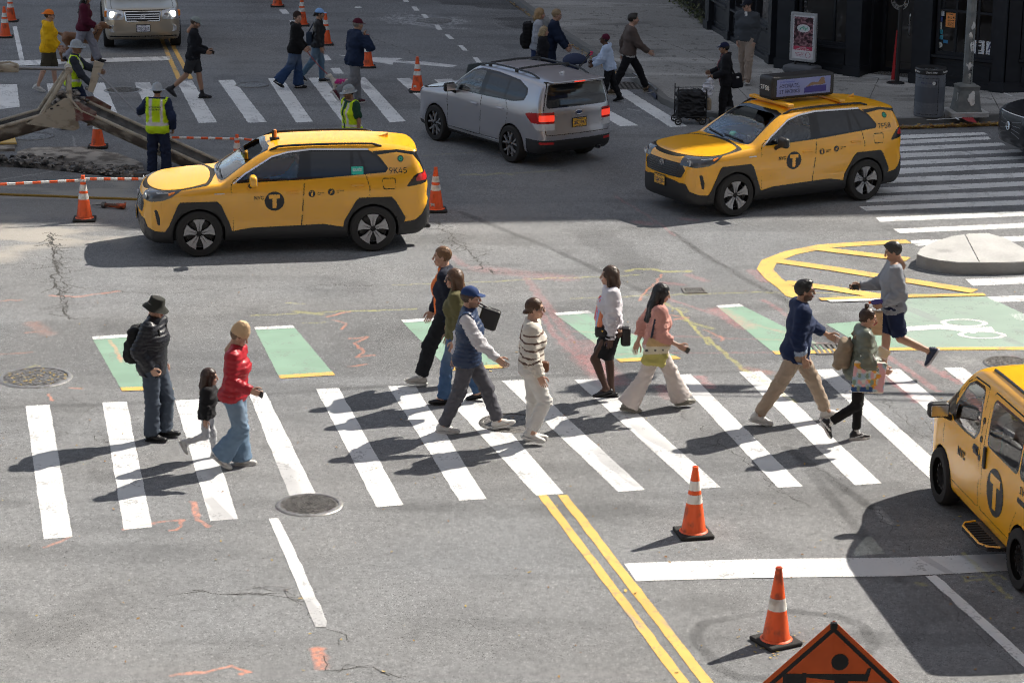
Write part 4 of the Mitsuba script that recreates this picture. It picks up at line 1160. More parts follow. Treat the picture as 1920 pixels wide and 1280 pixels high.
def car_extras(V, sp):
    """Mirrors, handles, seats, dashboard and wheel."""
    sh = V.shell
    for i, sg in enumerate((1, -1)):
        x, z = sp['mirror']
        y = abs(sh.hit([(x, z - .12)], 'L', sg)[0, 1])
        f = Field(.012, .03).box((x - .02, sg * (y + .16), z), (.055, .12, .085), .045)
        m = f.mesh(); V.add('shell', m, sp.get('mirror_mat', sp['paint']), 'mirror' + '#' * i, True)
        V.add('mirror_foot', Field(.012, .02).cone((x + .02, sg * (y - .02), z - .12), (x, sg * (y + .10), z - .06), .035, .03).mesh(), M_BLACK, 'mirror' + '#' * i, True)
        V.add('mirror_glass', bx((x - .078, sg * (y + .16), z), (.006, .19, .12), .02), M_CHROME, 'mirror' + '#' * i)
        for hx, hz in sp['handles']:
            p = sh.hit([(hx, hz)], 'L', sg)[0]
            V.add('handle', bx(p + [0, sg * .018, 0], (.20, .035, .032), .014), sp.get('handle_mat', sp['paint']), None, 30)
    dx = sp.get('seat_x', 0.0); zf = sp.get('seat_z', .62)
    for yy in (.37, -.37):
        V.add('seat', cat([bx((dx - .05, yy, zf), (.52, .5, .18), .06), bx((dx - .36, yy, zf + .36), (.16, .48, .66), .06, rot('y', -14)), bx((dx - .47, yy, zf + .78), (.10, .26, .18), .05, rot('y', -14))]), M_SEAT, None, 30)
    V.add('rear_seat', cat([bx((dx - .95, 0, zf), (.5, 1.2, .18), .06), bx((dx - 1.28, 0, zf + .35), (.16, 1.2, .66), .06, rot('y', -14))]), M_SEAT, None, 30)
    V.add('dashboard', bx((sp['dash'], 0, sp['dash_z']), (.55, 1.30, .22), .08, rot('y', 6)), M_BLACK, None, 30)
    tor = trimesh.creation.torus(.18, .014, 24, 8)
    V.add('steering_wheel', xf(tm(tor.vertices, tor.faces), rt(rot('y', -62), (sp['dash'] - .36, .37, sp['dash_z'] + .10))), M_BLACK, None, True)
    V.add('cabin_floor', bx((dx - .4, 0, .42), (2.6, 1.5, .05)), M_BLACK)


M_SEAT = mat('car_seat', (.05, .05, .052), .8)
M_YEL = mat('taxi_yellow', (.78, .365, .009), .22, spec=.8, cc=1.0)
M_SILVER = mat('silver_paint', (.45, .45, .48), .26, metal=.6, cc=1.0)
M_GOLD = mat('champagne_paint', (.46, .40, .31), .30, metal=.55, cc=1.0)
M_BLKP = mat('black_paint', (.012, .013, .016), .25, cc=1.0)
M_WINDK = mat('privacy_glass', (.012, .014, .018), .04, spec=.7)
M_TAIL = mat('tail_glow', (.5, .01, .01), .12, cc=1.0)
M_PTXT = mat('plate_ink', (.03, .03, .10), .5)
M_PWHT = mat('plate_white', (.70, .70, .72), .4)


def add_plate(V, c, R, text, bg, ink, frame=M_BLACK):
    M = rt(R, c)
    V.add('frame', xf(bx((0, 0, -.004), (.335, .18, .012), .005), M), frame, 'license_plate')
    V.add('plate', xf(bx((0, 0, .0035), (.305, .15, .006)), M), bg, 'license_plate')
    q = text2d(text, .066); q.vertices[:, 0] *= min(1, .27 / np.ptp(q.vertices[:, 0])); V.add('lettering', xf(q, M @ rt(None, (0, -.004, .007))), ink, 'license_plate')
    V.add('plate_print', xf(cat([bx((0, .06, .007), (.12, .012, .002)), bx((0, -.06, .007), (.16, .011, .002))]), M), ink, 'license_plate')


FRONT_R = np.array([[0, 0, 1.0], [1, 0, 0], [0, 1, 0]]); REAR_R = np.array([[0, 0, -1.0], [-1, 0, 0], [0, 1, 0]])

# ======== yellow taxi model
R_side = [(1.95, .20), (2.16, .25), (2.26, .38), (2.285, .60), (2.26, .80), (2.20, .93), (2.12, 1.01), (1.90, 1.065), (1.55, 1.105), (1.20, 1.14), (1.02, 1.165), (.80, 1.30), (.42, 1.53), (.16, 1.64), (-.2, 1.685), (-.7, 1.70), (-1.2, 1.685), (-1.7, 1.635), (-2.02, 1.585), (-2.12, 1.55), (-2.10, 1.50), (-2.16, 1.34), (-2.26, 1.12), (-2.29, .98), (-2.27, .82), (-2.32, .66), (-2.32, .46), (-2.22, .33), (-1.95, .24), (-1.0, .20), (1.0, .20)]
R_plan = [(2.285, 0), (2.25, .35), (2.17, .62), (2.06, .78), (1.90, .87), (1.6, .915), (1.3, .925), (.6, .915), (-.5, .92), (-1.3, .93), (-1.75, .905), (-2.05, .84), (-2.22, .74), (-2.30, .55), (-2.325, .25), (-2.325, 0)]
R_front = [(.80, .18), (.86, .26), (.895, .36), (.90, .45), (.888, .53), (.90, .62), (.918, .74), (.926, .86), (.916, .98), (.895, 1.08), (.875, 1.17), (.80, 1.32), (.715, 1.48), (.66, 1.57), (.58, 1.655), (.45, 1.70), (.2, 1.716)]
DLO = rounded([(.80, 1.135), (.62, 1.27), (.2, 1.502), (-.05, 1.56), (-.4, 1.592), (-1.30, 1.572), (-1.47, 1.47), (-1.60, 1.30), (-1.56, 1.24), (-1.28, 1.222), (-.3, 1.165)], .02)
FWIN = rounded([(.70, 1.165), (.55, 1.29), (.2, 1.472), (-.02, 1.535), (-.24, 1.555), (-.18, 1.185)], .03)
RWIN = rounded([(-.385, 1.205), (-.41, 1.562), (-1.02, 1.555), (-1.0, 1.23)], .02); RW2 = rounded([(-1.055, 1.232), (-1.07, 1.55), (-1.13, 1.547), (-1.225, 1.245)], .012)
QWIN = rounded([(-1.27, 1.262), (-1.17, 1.545), (-1.29, 1.545), (-1.43, 1.455), (-1.55, 1.30), (-1.53, 1.275)], .02)
FDOOR = rounded([(.825, .345), (.835, 1.14), (.70, 1.25), (.2, 1.53), (-.05, 1.60), (-.345, 1.612), (-.29, 1.15), (-.225, .345)], .03)
RDOOR = rounded([(-.225, .345), (-.29, 1.15), (-.345, 1.612), (-1.12, 1.60), (-1.235, 1.25), (-1.30, 1.02), (-1.31, .90), (-1.10, .74), (-.93, .42), (-.90, .345)], .03)
ARCH_F = [(1.87, .40), (1.80, .50), (1.66, .82), (1.62, .865), (1.06, .865), (1.00, .81), (.87, .50), (.82, .30), (.80, .10), (1.9, .10)]
ARCH_R = [(-.86, .30), (-.90, .50), (-1.08, .81), (-1.14, .862), (-1.64, .862), (-1.70, .80), (-1.86, .52), (-1.82, .42), (-1.80, .10), (-.86, .10)]
SILL = [(.95, .385), (.80, .395), (.56, .435), (-.58, .46), (-.90, .40), (-1.0, .36), (-1.0, 0), (.95, 0)]
FBUMP = [(1.70, .40), (2.02, .41), (2.13, .46), (2.22, .60), (2.40, .70), (2.40, .0), (1.70, .0)]
RBUMP = [(-1.75, .44), (-2.02, .475), (-2.13, .56), (-2.23, .73), (-2.5, .76), (-2.5, 0), (-1.75, 0)]
HEAD = rounded([(2.30, .985), (2.20, .875), (2.06, .865), (1.88, .895), (1.76, .94), (1.58, 1.058), (1.80, 1.035), (2.10, 1.015)], .006)
TAILP = rounded([(-1.87, 1.005), (-2.00, 1.17), (-2.06, 1.205), (-2.40, 1.225), (-2.40, 1.085), (-2.18, 1.045), (-2.0, 1.02)], .01)
TAILR = [(-2.0, 1.09), (-2.07, 1.19), (-2.40, 1.21), (-2.40, 1.10), (-2.2, 1.085)]
gril = rounded([(-.50, .905), (.50, .905), (.60, .80), (.52, .665), (-.52, .665), (-.60, .80)], .02)
lowg = rounded([(-.62, .58), (.62, .58), (.70, .42), (.62, .25), (-.62, .25), (-.70, .42)], .02)
WSH = rounded([(-.71, 1.148), (.71, 1.148), (.585, 1.59), (.40, 1.618), (-.40, 1.618), (-.585, 1.59)], .04)
WSI = rounded([(-.69, 1.165), (.69, 1.165), (.555, 1.55), (.38, 1.578), (-.38, 1.578), (-.555, 1.55)], .05)
HOODL = [(2.17, .985), (2.10, 1.012), (1.60, 1.052), (1.22, 1.105), (1.045, 1.162), (1.03, 1.6), (2.6, 1.6)]
RGL = rounded([(-.70, 1.13), (.70, 1.13), (.60, 1.50), (-.60, 1.50)], .05)
chrome_line = [(.80, 1.135), (.62, 1.27), (.2, 1.502), (-.05, 1.56), (-.4, 1.590), (-1.30, 1.572)]
wheelcut = lambda R, cx: (lambda p: R - np.hypot(p[:, 0] - cx, p[:, 2] - .36))
rav_regions = [
    dict(name='headlamp', f=AND(sidep(HEAD, .46), lambda p: 1.4 - p[:, 0]), mat=mat('lamp_dark', (.06, .065, .075), .08, spec=.6, cc=1.0), sides=1, off=.004, depth=.03, parent='headlight'),
    dict(name='hood', f=AND(lambda p: psdf(HOODL, p[:, [0, 2]]), lambda p: 1.045 - p[:, 0]), mat=M_YEL, off=.006, depth=.02, smooth=50),
    dict(name='grille', f=frontp(gril, 1.8), mat=M_BLACK, off=-.004, depth=0),
    dict(name='hole', f=AND(frontp(WSI, .15), lambda p: p[:, 0] - 1.2), mat='mat_glass', off=.001, depth=0),
    dict(name='windshield_border', f=AND(frontp(WSH, .10), lambda p: p[:, 0] - 1.03), mat=M_BLACKG, off=.002, depth=.01),
    dict(name='arch_cladding', f=AND(lambda p: psdf(ARCH_F, p[:, [0, 2]]), lambda p: .55 - np.abs(p[:, 1]), lambda p: .26 - p[:, 2]), mat=M_BLACK, sides=1, off=.014, depth=.04),
    dict(name='arch_cladding', f=AND(lambda p: psdf(ARCH_R, p[:, [0, 2]]), lambda p: .55 - np.abs(p[:, 1]), lambda p: .26 - p[:, 2]), mat=M_BLACK, sides=1, off=.014, depth=.04),
    dict(name='front_bumper', f=AND(OR(lambda p: psdf(FBUMP, p[:, [0, 2]]), frontp(lowg, 1.9)), lambda p: 1.70 - p[:, 0]), mat=M_BLACK, off=.008, depth=.03),
    dict(name='rear_bumper', f=AND(lambda p: psdf(RBUMP, p[:, [0, 2]]), lambda p: p[:, 0] + 1.75), mat=M_BLACK, off=.008, depth=.03),
    dict(name='hole', f=sidep(FWIN), mat='mat_glass', depth=0),
    dict(name='side_window', f=OR(sidep(RWIN), sidep(RW2), sidep(QWIN)), mat=M_WINDK, sides=1, off=.0, depth=0),
    dict(name='window_chrome', f=AND(lambda p: ldist(chrome_line, p[:, [0, 2]]) - .011, lambda p: .35 - np.abs(p[:, 1])), mat=M_CHROME, sides=1, off=.006, depth=.012),
    dict(name='window_trim', f=sidep(DLO), mat=M_BLACKG, sides=1, off=-.001, depth=0),
    dict(name='sill_cladding', f=AND(lambda p: psdf(SILL, p[:, [0, 2]]), lambda p: .45 - np.abs(p[:, 1])), mat=M_BLACK, sides=1, off=.010, depth=.03),
    dict(name='red_lens', f=AND(sidep(TAILR, .50), lambda p: p[:, 0] + 2.03), mat=M_RED, sides=1, off=.008, depth=.02, parent='tail_light'),
    dict(name='housing', f=sidep(TAILP, .42), mat=M_BLACKG, sides=1, off=.005, depth=.02, parent='tail_light'),
    dict(name='rear_window', f=rearp(RGL, 1.9), mat=M_WINDK, off=.002, depth=.01),
    dict(name='pillar_strip', f=sidep([(-1.36, 1.545), (-1.75, 1.56), (-2.16, 1.50), (-2.25, 1.16), (-2.0, 1.48), (-1.74, 1.525), (-1.43, 1.49)]), mat=M_BLACKG, sides=1, off=.002, depth=.01),
    dict(name='front_door', f=AND(sidep(FDOOR), lambda p: p[:, 2] - 1.22), mat=M_YEL, sides=1, off=.0, depth=.015, smooth=50),
    dict(name='rear_door', f=AND(sidep(RDOOR), lambda p: p[:, 2] - 1.26), mat=M_YEL, sides=1, off=.0, depth=.015, smooth=50),
    dict(name='fuel_flap', f=sidep(rounded([(-1.50, 1.15), (-1.70, 1.15), (-1.71, .99), (-1.52, .985)], .025)), mat=M_YEL, sides=1, off=.002, depth=.01, smooth=50),
    dict(name='fog_slot', f=AND(sidep(rounded([(2.02, .75), (1.97, .74), (1.935, .60), (1.94, .50), (1.975, .51), (1.99, .58)], .008)), lambda p: -p[:, 0] + 1.8), mat=M_BLACKG, sides=1, off=-.004, depth=0),
]
# dark gaps: each panel loses a hair round its edge to a black seam
GAP = mat('panel_gap', (.02, .015, .008), .8)


def with_seams(regs, names, w=.008):
    out = []
    for r in regs:
        if r['name'] in names:
            out.append(dict(name='panel_seam', f=ring(r['f'], -w, w), mat=GAP, sides=r.get('sides'), off=-.003, depth=0)); r = {**r, 'f': grow(r['f'], -w)}
        out.append(r)
    return out


rav = dict(side=R_side, plan=R_plan, front=R_front, wheels=(1.345, -1.345), wr=.362, ww=.235, wy=.925, rim=.245, style='five', floor=.25, paint=M_YEL, k=(.10, .10), h=.02, track=.60,
           regions=with_seams(rav_regions, ('hood', 'front_door', 'rear_door', 'fuel_flap')), mirror=(.53, 1.20), handles=((-.10, .975), (-1.11, 1.055)), dash=.82, dash_z=1.04, seat_x=.02)
TX = build_car(rav); car_extras(TX, rav)
sh = TX.shell


def glass_sheet(V, sh, uv_poly, view, sgn=1, name='window', bsdf='mat_glass_tint', parent=None):
    g = Polygon(uv_poly); b = g.bounds; h = .05
    pts = [g.exterior.interpolate(t).coords[0] for t in np.arange(0, g.length, h * .6)]
    gi = g.buffer(-h * .5)
    pts += [(x, y) for x in np.arange(b[0], b[2], h) for y in np.arange(b[1], b[3], h) if gi.contains(Point(x, y))]
    pts = np.array(pts); tri = Delaunay(pts).simplices
    c = pts[tri].mean(1); tri = tri[contains_xy(g.buffer(1e-6), c[:, 0], c[:, 1])]
    p = sh.hit(pts, view, sgn)
    V.add(name, tm(p, tri), bsdf, parent, True)


glass_sheet(TX, sh, Polygon(WSI).buffer(.008).exterior.coords, 'F', 1, 'windshield', 'mat_glass_front')
for sg in (1, -1): glass_sheet(TX, sh, Polygon(FWIN).buffer(.008).exterior.coords, 'L', sg, 'front_window')
# roof rails, aerial, wipers, lamps' insides, badge
for sg in (1, -1):
    xs = np.linspace(.22, -1.52, 14); p = sh.hit(np.stack([xs, np.full(14, sg * .60)], 1), 'T'); p[1:-1, 2] += .035; p[0, 2] += .0; p[-1, 2] += .0
    TX.add('roof_rail', tube(p, .018, 8), M_BLACK)
    hp_ = sh.hit([(2.13, .95)], 'L', sg)[0]
    TX.add('reflector', xf(lathe([(.0, .0), (.055, .012), (.06, .02)], 16, 'x'), rt(None, sh.hit([(sg * .66, .935)], 'F')[0] + [.008, 0, 0])), M_CLEAR, 'headlight' + '#' * (sg < 0))
    lp = sh.hit([(2.10, .99), (1.95, 1.0), (1.8, 1.01)], 'L', sg); TX.add('light_bar', tube(lp + np.array([0, sg * .010, 0]), .010, 6), M_CLEAR, 'headlight' + '#' * (sg < 0))
    ap = sh.hit([(1.80, .985), (1.70, 1.02)], 'L', sg); TX.add('turn_lens', tube(ap + np.array([0, sg * .008, 0]), [.022, .010], 6), M_AMBER, 'headlight' + '#' * (sg < 0))
p = sh.hit([(-1.62, 0)], 'T')[0]
TX.add('aerial_fin', Field(.012, .02).cone(p + [.09, 0, .0], p + [-.06, 0, .03], .012, .02).cone(p + [-.06, 0, .0], p + [-.07, 0, .06], .02, .008).mesh(), M_YEL, None, True)
for y0, y1 in ((.52, -.05), (-.02, -.60)):
    q = sh.hit([(y0, 1.175), ((y0 + y1) / 2, 1.19), (y1, 1.20)], 'F'); TX.add('wiper', tube(q + np.array([.02, 0, .015]), .010, 6), M_BLACK)
q = sh.hit([(0, .845)], 'F')[0]
TX.add('badge', cat([xf(lathe([(.048, 0), (.052, .01), (.058, .01), (.06, 0)], 24, 'x'), rt(rot('y', 180), q + [.012, 0, 0])), xf(lathe([(.02, 0), (.024, .01), (.028, 0)], 20, 'x'), rt(rot('y', 180) @ np.diag([1, 2.0, .9]), q + [.012, 0, .012])), xf(lathe([(.016, 0), (.02, .01), (.024, 0)], 20, 'x'), rt(rot('y', 180) @ np.diag([1, .9, 1.9]), q + [.012, 0, 0]))]), M_CHROME)
for i, z in enumerate(np.arange(.69, .90, .035)):
    w = .46 if z < .8 else .44
    TX.add('grille_bar', tube(sh.hit([(y, z) for y in np.linspace(-w, w, 9)], 'F') + np.array([.002, 0, 0]), .007, 5), M_BLACKG)
pf = sh.hit([(0, .56)], 'F')[0]
add_plate(TX, pf + [.02, 0, .0], FRONT_R, 'T104726C', M_PLATE, M_PTXT)
pr = sh.hit([(0, .86)], 'R')[0]
TX.add('exhaust', bx((-2.22, .45, .30), (.16, .2, .08), .03), M_BLACK)


def door_print(V, code):
    sh = V.shell; out = []
    for sg in (1, -1):
        disc = prism(Point(0, 0).buffer(.15, 40), 0, .001); TT = prism(unary_union([sbox(-.078, .05, .078, .095), sbox(-.024, -.10, .024, .06)]).buffer(.008), .002, .003)

        def D(n, m, uv, mt, view='L'):
            mm = m.subdivide_to_size(.05) if hasattr(m, 'subdivide_to_size') else m
            V.add(n, sh.decal(mm, uv, view, sg, 0, .0035 if mt != M_YEL else .0045), mt, None, False)
        D('emblem_disc', disc, (.18, .845), M_BLACK); D('emblem_letter', TT, (.18, .845), M_YEL)
        D('door_lettering', text2d('NYC', .052), (.415, .905), M_BLACK)
        for xx, zz in ((-.40, .945), (-.70, .965)):
            D('fare_symbol', prism(Point(0, 0).buffer(.052, 24), 0, .001), (xx, zz), M_BLACK)
        D('fare_figure', cat([prism(Point(.008, .026).buffer(.010), .002, .003), prism(Polygon([(-.018, .012), (.016, .014), (.012, -.036), (-.012, -.036)]), .002, .003), prism(Polygon([(-.02, .02), (-.012, .02), (-.014, .042), (-.022, .04)]), .002, .003)]), (-.40, .945), M_YEL)
        D('fare_figure', cat([prism(affinity.rotate(sbox(-.006, -.036, .006, .036), -35), .002, .003), prism(affinity.rotate(Polygon([(-.034, -.010), (0, .012), (.034, -.010), (0, .0)]), -35), .002, .003)]), (-.70, .965), M_YEL)
        for s_, x_, z_ in (('METERED', -.535, .957), ('FARE', -.512, .932), ('FLAT FARE', -.84, .982), ('JFK', -.80, .957)): D('fare_lettering', text2d(s_, .016, False), (x_, z_), M_BLACK)
        D('round_sticker', prism(Point(0, 0).buffer(.048, 24), 0, .001), (-1.80, 1.43), mat('sticker_ring', (.03, .10, .06), .5) if 'mat_sticker_ring' not in scene else 'mat_sticker_ring')
        D('sticker_mark', prism(Point(0, 0).buffer(.03, 20).difference(Point(0, 0).buffer(.012)), .002, .003), (-1.80, 1.43), M_GREENS)
        D('hybrid_badge', bx((0, 0, .003), (.15, .016, .006)), (1.02, .985), M_CHROME)


door_print(TX, '')


def ride_number(t, pose, code, V=TX):
    M = mat4((pose[0], pose[1], 0), pose[2])
    for sg in (1, -1): obj('ride_number', V.shell.decal(text2d(code, .082, False), (-1.75, 1.262), 'L', sg), M_BLACK, t, M=M)


T1P = (-3.6612, 36.9171, 3.3159); T2P = (4.4403, 40.3638, 3.6531)
t1 = thing('taxi', 'yellow SUV taxi side-on at left with ride number 9K45 and small amber roof lamp', 'taxi', 'yellow SUV taxis')
MT1 = TX.stamp(t1, T1P); ride_number(t1, T1P, '9K45')
p = sh.hit([(.10, .05)], 'T')[0]
k = new_key('roof_lamp', t1)
obj('foot', bx(p + [0, 0, .015], (.15, .12, .035), .012), M_BLACK, k, M=MT1)
obj('lens', bx(p + [-.012, 0, .095], (.045, .10, .12), .015), M_AMBER, k, M=MT1); obj('housing', bx(p + [.022, 0, .095], (.025, .12, .13), .01), M_BLACK, k, M=MT1)
pc = rt(None); mm = prism(sbox(-.085, -.05, .085, .05).buffer(.008), 0, .002)
k = new_key('window_sticker', t1)
obj('sticker', sh.decal(mm.subdivide_to_size(.05), (-1.115, 1.275), 'L', 1, 0, .004), mat('mint', (.03, .50, .36), .4), k, M=MT1)
obj('lettering', sh.decal(text2d('curb', .05), (-1.115, 1.29), 'L', 1, 0, .007), M_WHITE, k, M=MT1)
t2 = thing('taxi', 'yellow SUV taxi with a lit advertising box reading HYDRATE, IT WORKS on its roof', 'taxi', 'yellow SUV taxis')
MT2 = TX.stamp(t2, T2P, {}); [scene.__setitem__(k, {**scene[k], 'bsdf': {'type': 'ref', 'id': M_BLACK}}) for k in list(scene) if k.startswith('taxi_001__mirror') and k.endswith('shell')]; ride_number(t2, T2P, '7F58')
# roof advertising box
k = new_key('advertising_box', t2)
z0 = sh.hit([(-.35, 0)], 'T')[0, 2]
for xx in (.05, -1.02):
    obj('cross_bar', bx((xx, 0, z0 + .035), (.12, 1.16, .05), .01), M_YEL, k, M=MT2)
bxm = Field(.02, .02).box((-.47, 0, z0 + .27), (.66, .20, .20), .05).mesh()
obj('housing', bxm, M_BLACK, k, True, M=MT2)
scr = mat('screen_blue', P(lambda p, n, uv: MX((.16, .20, .44), (.24, .27, .50), F(p.x * 3, p.y * 3, p.z * 3, 2))), .25)
scr_e = {'type': 'area', 'radiance': rgb(.10, .13, .32)}
for sg in (1, -1):
    obj('screen', bx((-.47, sg * .2025, z0 + .27), (1.12, .006, .29)), scr, k, M=MT2)
    RS = rot('z', 180) @ rot('x', 90) if sg > 0 else rot('x', 90)
    fl = lambda m, x, z, o=.207: xf(m, rt(RS, (-.47 - (x if sg > 0 else -x), sg * o, z0 + .27 + z)))
    # local +x reads left to right on either face
    put = lambda m, x, z: fl(m, x if sg > 0 else x, z)
    q = lambda nm, m, mt: obj(nm, xf(m, rt(RS, (-.47, sg * .2058, z0 + .27))), mt, k, M=MT2)
    q('lettering', xf(cat([xf(text2d('HYDRATE,', .062, align='l'), rt(None, (-.51, .025, 0))), xf(text2d('IT WORKS', .062, align='l'), rt(None, (-.51, -.065, 0)))]), rt()), M_NAVY)
    q('small_print', cat([bx((-.48, .10, .001), (.03, .03, .002)), bx((-.32, .10, .001), (.26, .018, .002))]), mat('ink_pale', (.10, .13, .42), .5) if 'mat_ink_pale' not in scene else 'mat_ink_pale')
    q('bottle_picture', cat([bx((.26, -.06, .002), (.42, .11, .003), .0), bx((.03, -.07, .002), (.04, .09, .003))]), mat('bottle_blue', (.035, .03, .22), .4) if 'mat_bottle_blue' not in scene else 'mat_bottle_blue')
    q('figure_picture', cat([prism(Polygon([(.04, -.02), (.16, .06), (.30, .05), (.36, .13), (.42, .13), (.45, .02), (.36, -.0), (.2, .01)]), .001, .004)]), mat('figure_tan', (.20, .13, .09), .6) if 'mat_figure_tan' not in scene else 'mat_figure_tan')
obj('code_lettering', xf(text2d('7F58', .075), rt(np.array([[0, 0, 1.0], [1, 0, 0], [0, 1, 0]]), (.192, 0, z0 + .27))), M_WHITE, k, M=MT2)
# things lying on the dashboards
obj('dash_cloth', bx((.88, .1, 1.20), (.12, .16, .14), .05), mat('mint_cloth', (.25, .55, .48), .8), t2, M=MT2)
obj('windshield_sticker', bx(sh.hit([(.50, 1.23)], 'F')[0] + [-.03, 0, 0], (.004, .09, .06)), M_WHITE, t2, M=MT2)
# ======== the silver SUV, seen from behind
M_LAMPW = mat('lamp_white', (.62, .62, .62), .15, cc=1.0)
F_side = [(1.95, .22), (2.10, .30), (2.16, .48), (2.15, .70), (2.10, .86), (2.0, .96), (1.6, 1.03), (1.12, 1.09), (.86, 1.14), (.60, 1.33), (.30, 1.53), (.08, 1.62), (-.4, 1.675), (-.9, 1.675), (-1.5, 1.645), (-1.95, 1.60), (-2.10, 1.565), (-2.10, 1.52), (-2.13, 1.30), (-2.19, 1.05), (-2.20, .90), (-2.22, .74), (-2.25, .60), (-2.24, .42), (-2.12, .32), (-1.8, .24), (0, .22)]
F_plan = [(2.16, 0), (2.12, .35), (2.03, .62), (1.9, .78), (1.7, .86), (1.25, .895), (.5, .89), (-.5, .89), (-1.3, .895), (-1.75, .88), (-2.02, .83), (-2.16, .74), (-2.23, .55), (-2.25, .25), (-2.25, 0)]
F_front = [(.78, .20), (.84, .28), (.87, .40), (.88, .55), (.89, .70), (.897, .82), (.895, .94), (.875, 1.04), (.85, 1.13), (.77, 1.34), (.70, 1.50), (.655, 1.58), (.57, 1.645), (.44, 1.685), (.2, 1.70)]
fDLO = rounded([(.78, 1.10), (.50, 1.33), (.22, 1.51), (-.05, 1.575), (-.6, 1.575), (-1.30, 1.53), (-1.62, 1.42), (-1.66, 1.33), (-1.60, 1.20), (-1.3, 1.145), (-.4, 1.115)], .03)
fW1 = rounded([(.66, 1.13), (.45, 1.31), (.20, 1.475), (-.02, 1.535), (-.23, 1.545), (-.20, 1.135)], .03)
fW2 = rounded([(-.36, 1.14), (-.39, 1.545), (-.66, 1.545), (-1.0, 1.525), (-.97, 1.155)], .02); fW3 = rounded([(-1.04, 1.16), (-1.07, 1.52), (-1.3, 1.49), (-1.57, 1.40), (-1.60, 1.32), (-1.55, 1.22), (-1.3, 1.175)], .03)
fD1 = rounded([(.83, .36), (.84, 1.09), (.5, 1.345), (.2, 1.545), (-.05, 1.605), (-.32, 1.61), (-.29, 1.12), (-.24, .36)], .03)
fD2 = rounded([(-.24, .36), (-.29, 1.12), (-.32, 1.61), (-1.03, 1.585), (-1.06, 1.14), (-1.16, .95), (-1.10, .72), (-.90, .50), (-.86, .36)], .03)
archc = lambda cx, R: (lambda p: np.hypot(p[:, 0] - cx, p[:, 2] - .345) - R)
fT = rounded([(-1.70, .985), (-1.80, 1.01), (-2.4, 1.06), (-2.4, .71), (-2.02, .715), (-1.90, .82)], .012)
fTr = [(-.86, .71), (-.60, .71), (-.66, 1.06), (-.86, 1.06)]
RW_ = rounded([(-.70, 1.11), (.70, 1.11), (.60, 1.53), (-.60, 1.53)], .06)
tgate = rounded([(-.71, .62), (.71, .62), (.745, 1.06), (.62, 1.56), (-.62, 1.56), (-.745, 1.06)], .04)
tl = AND(sidep(fT, .54), lambda p: p[:, 0] + 1.5)
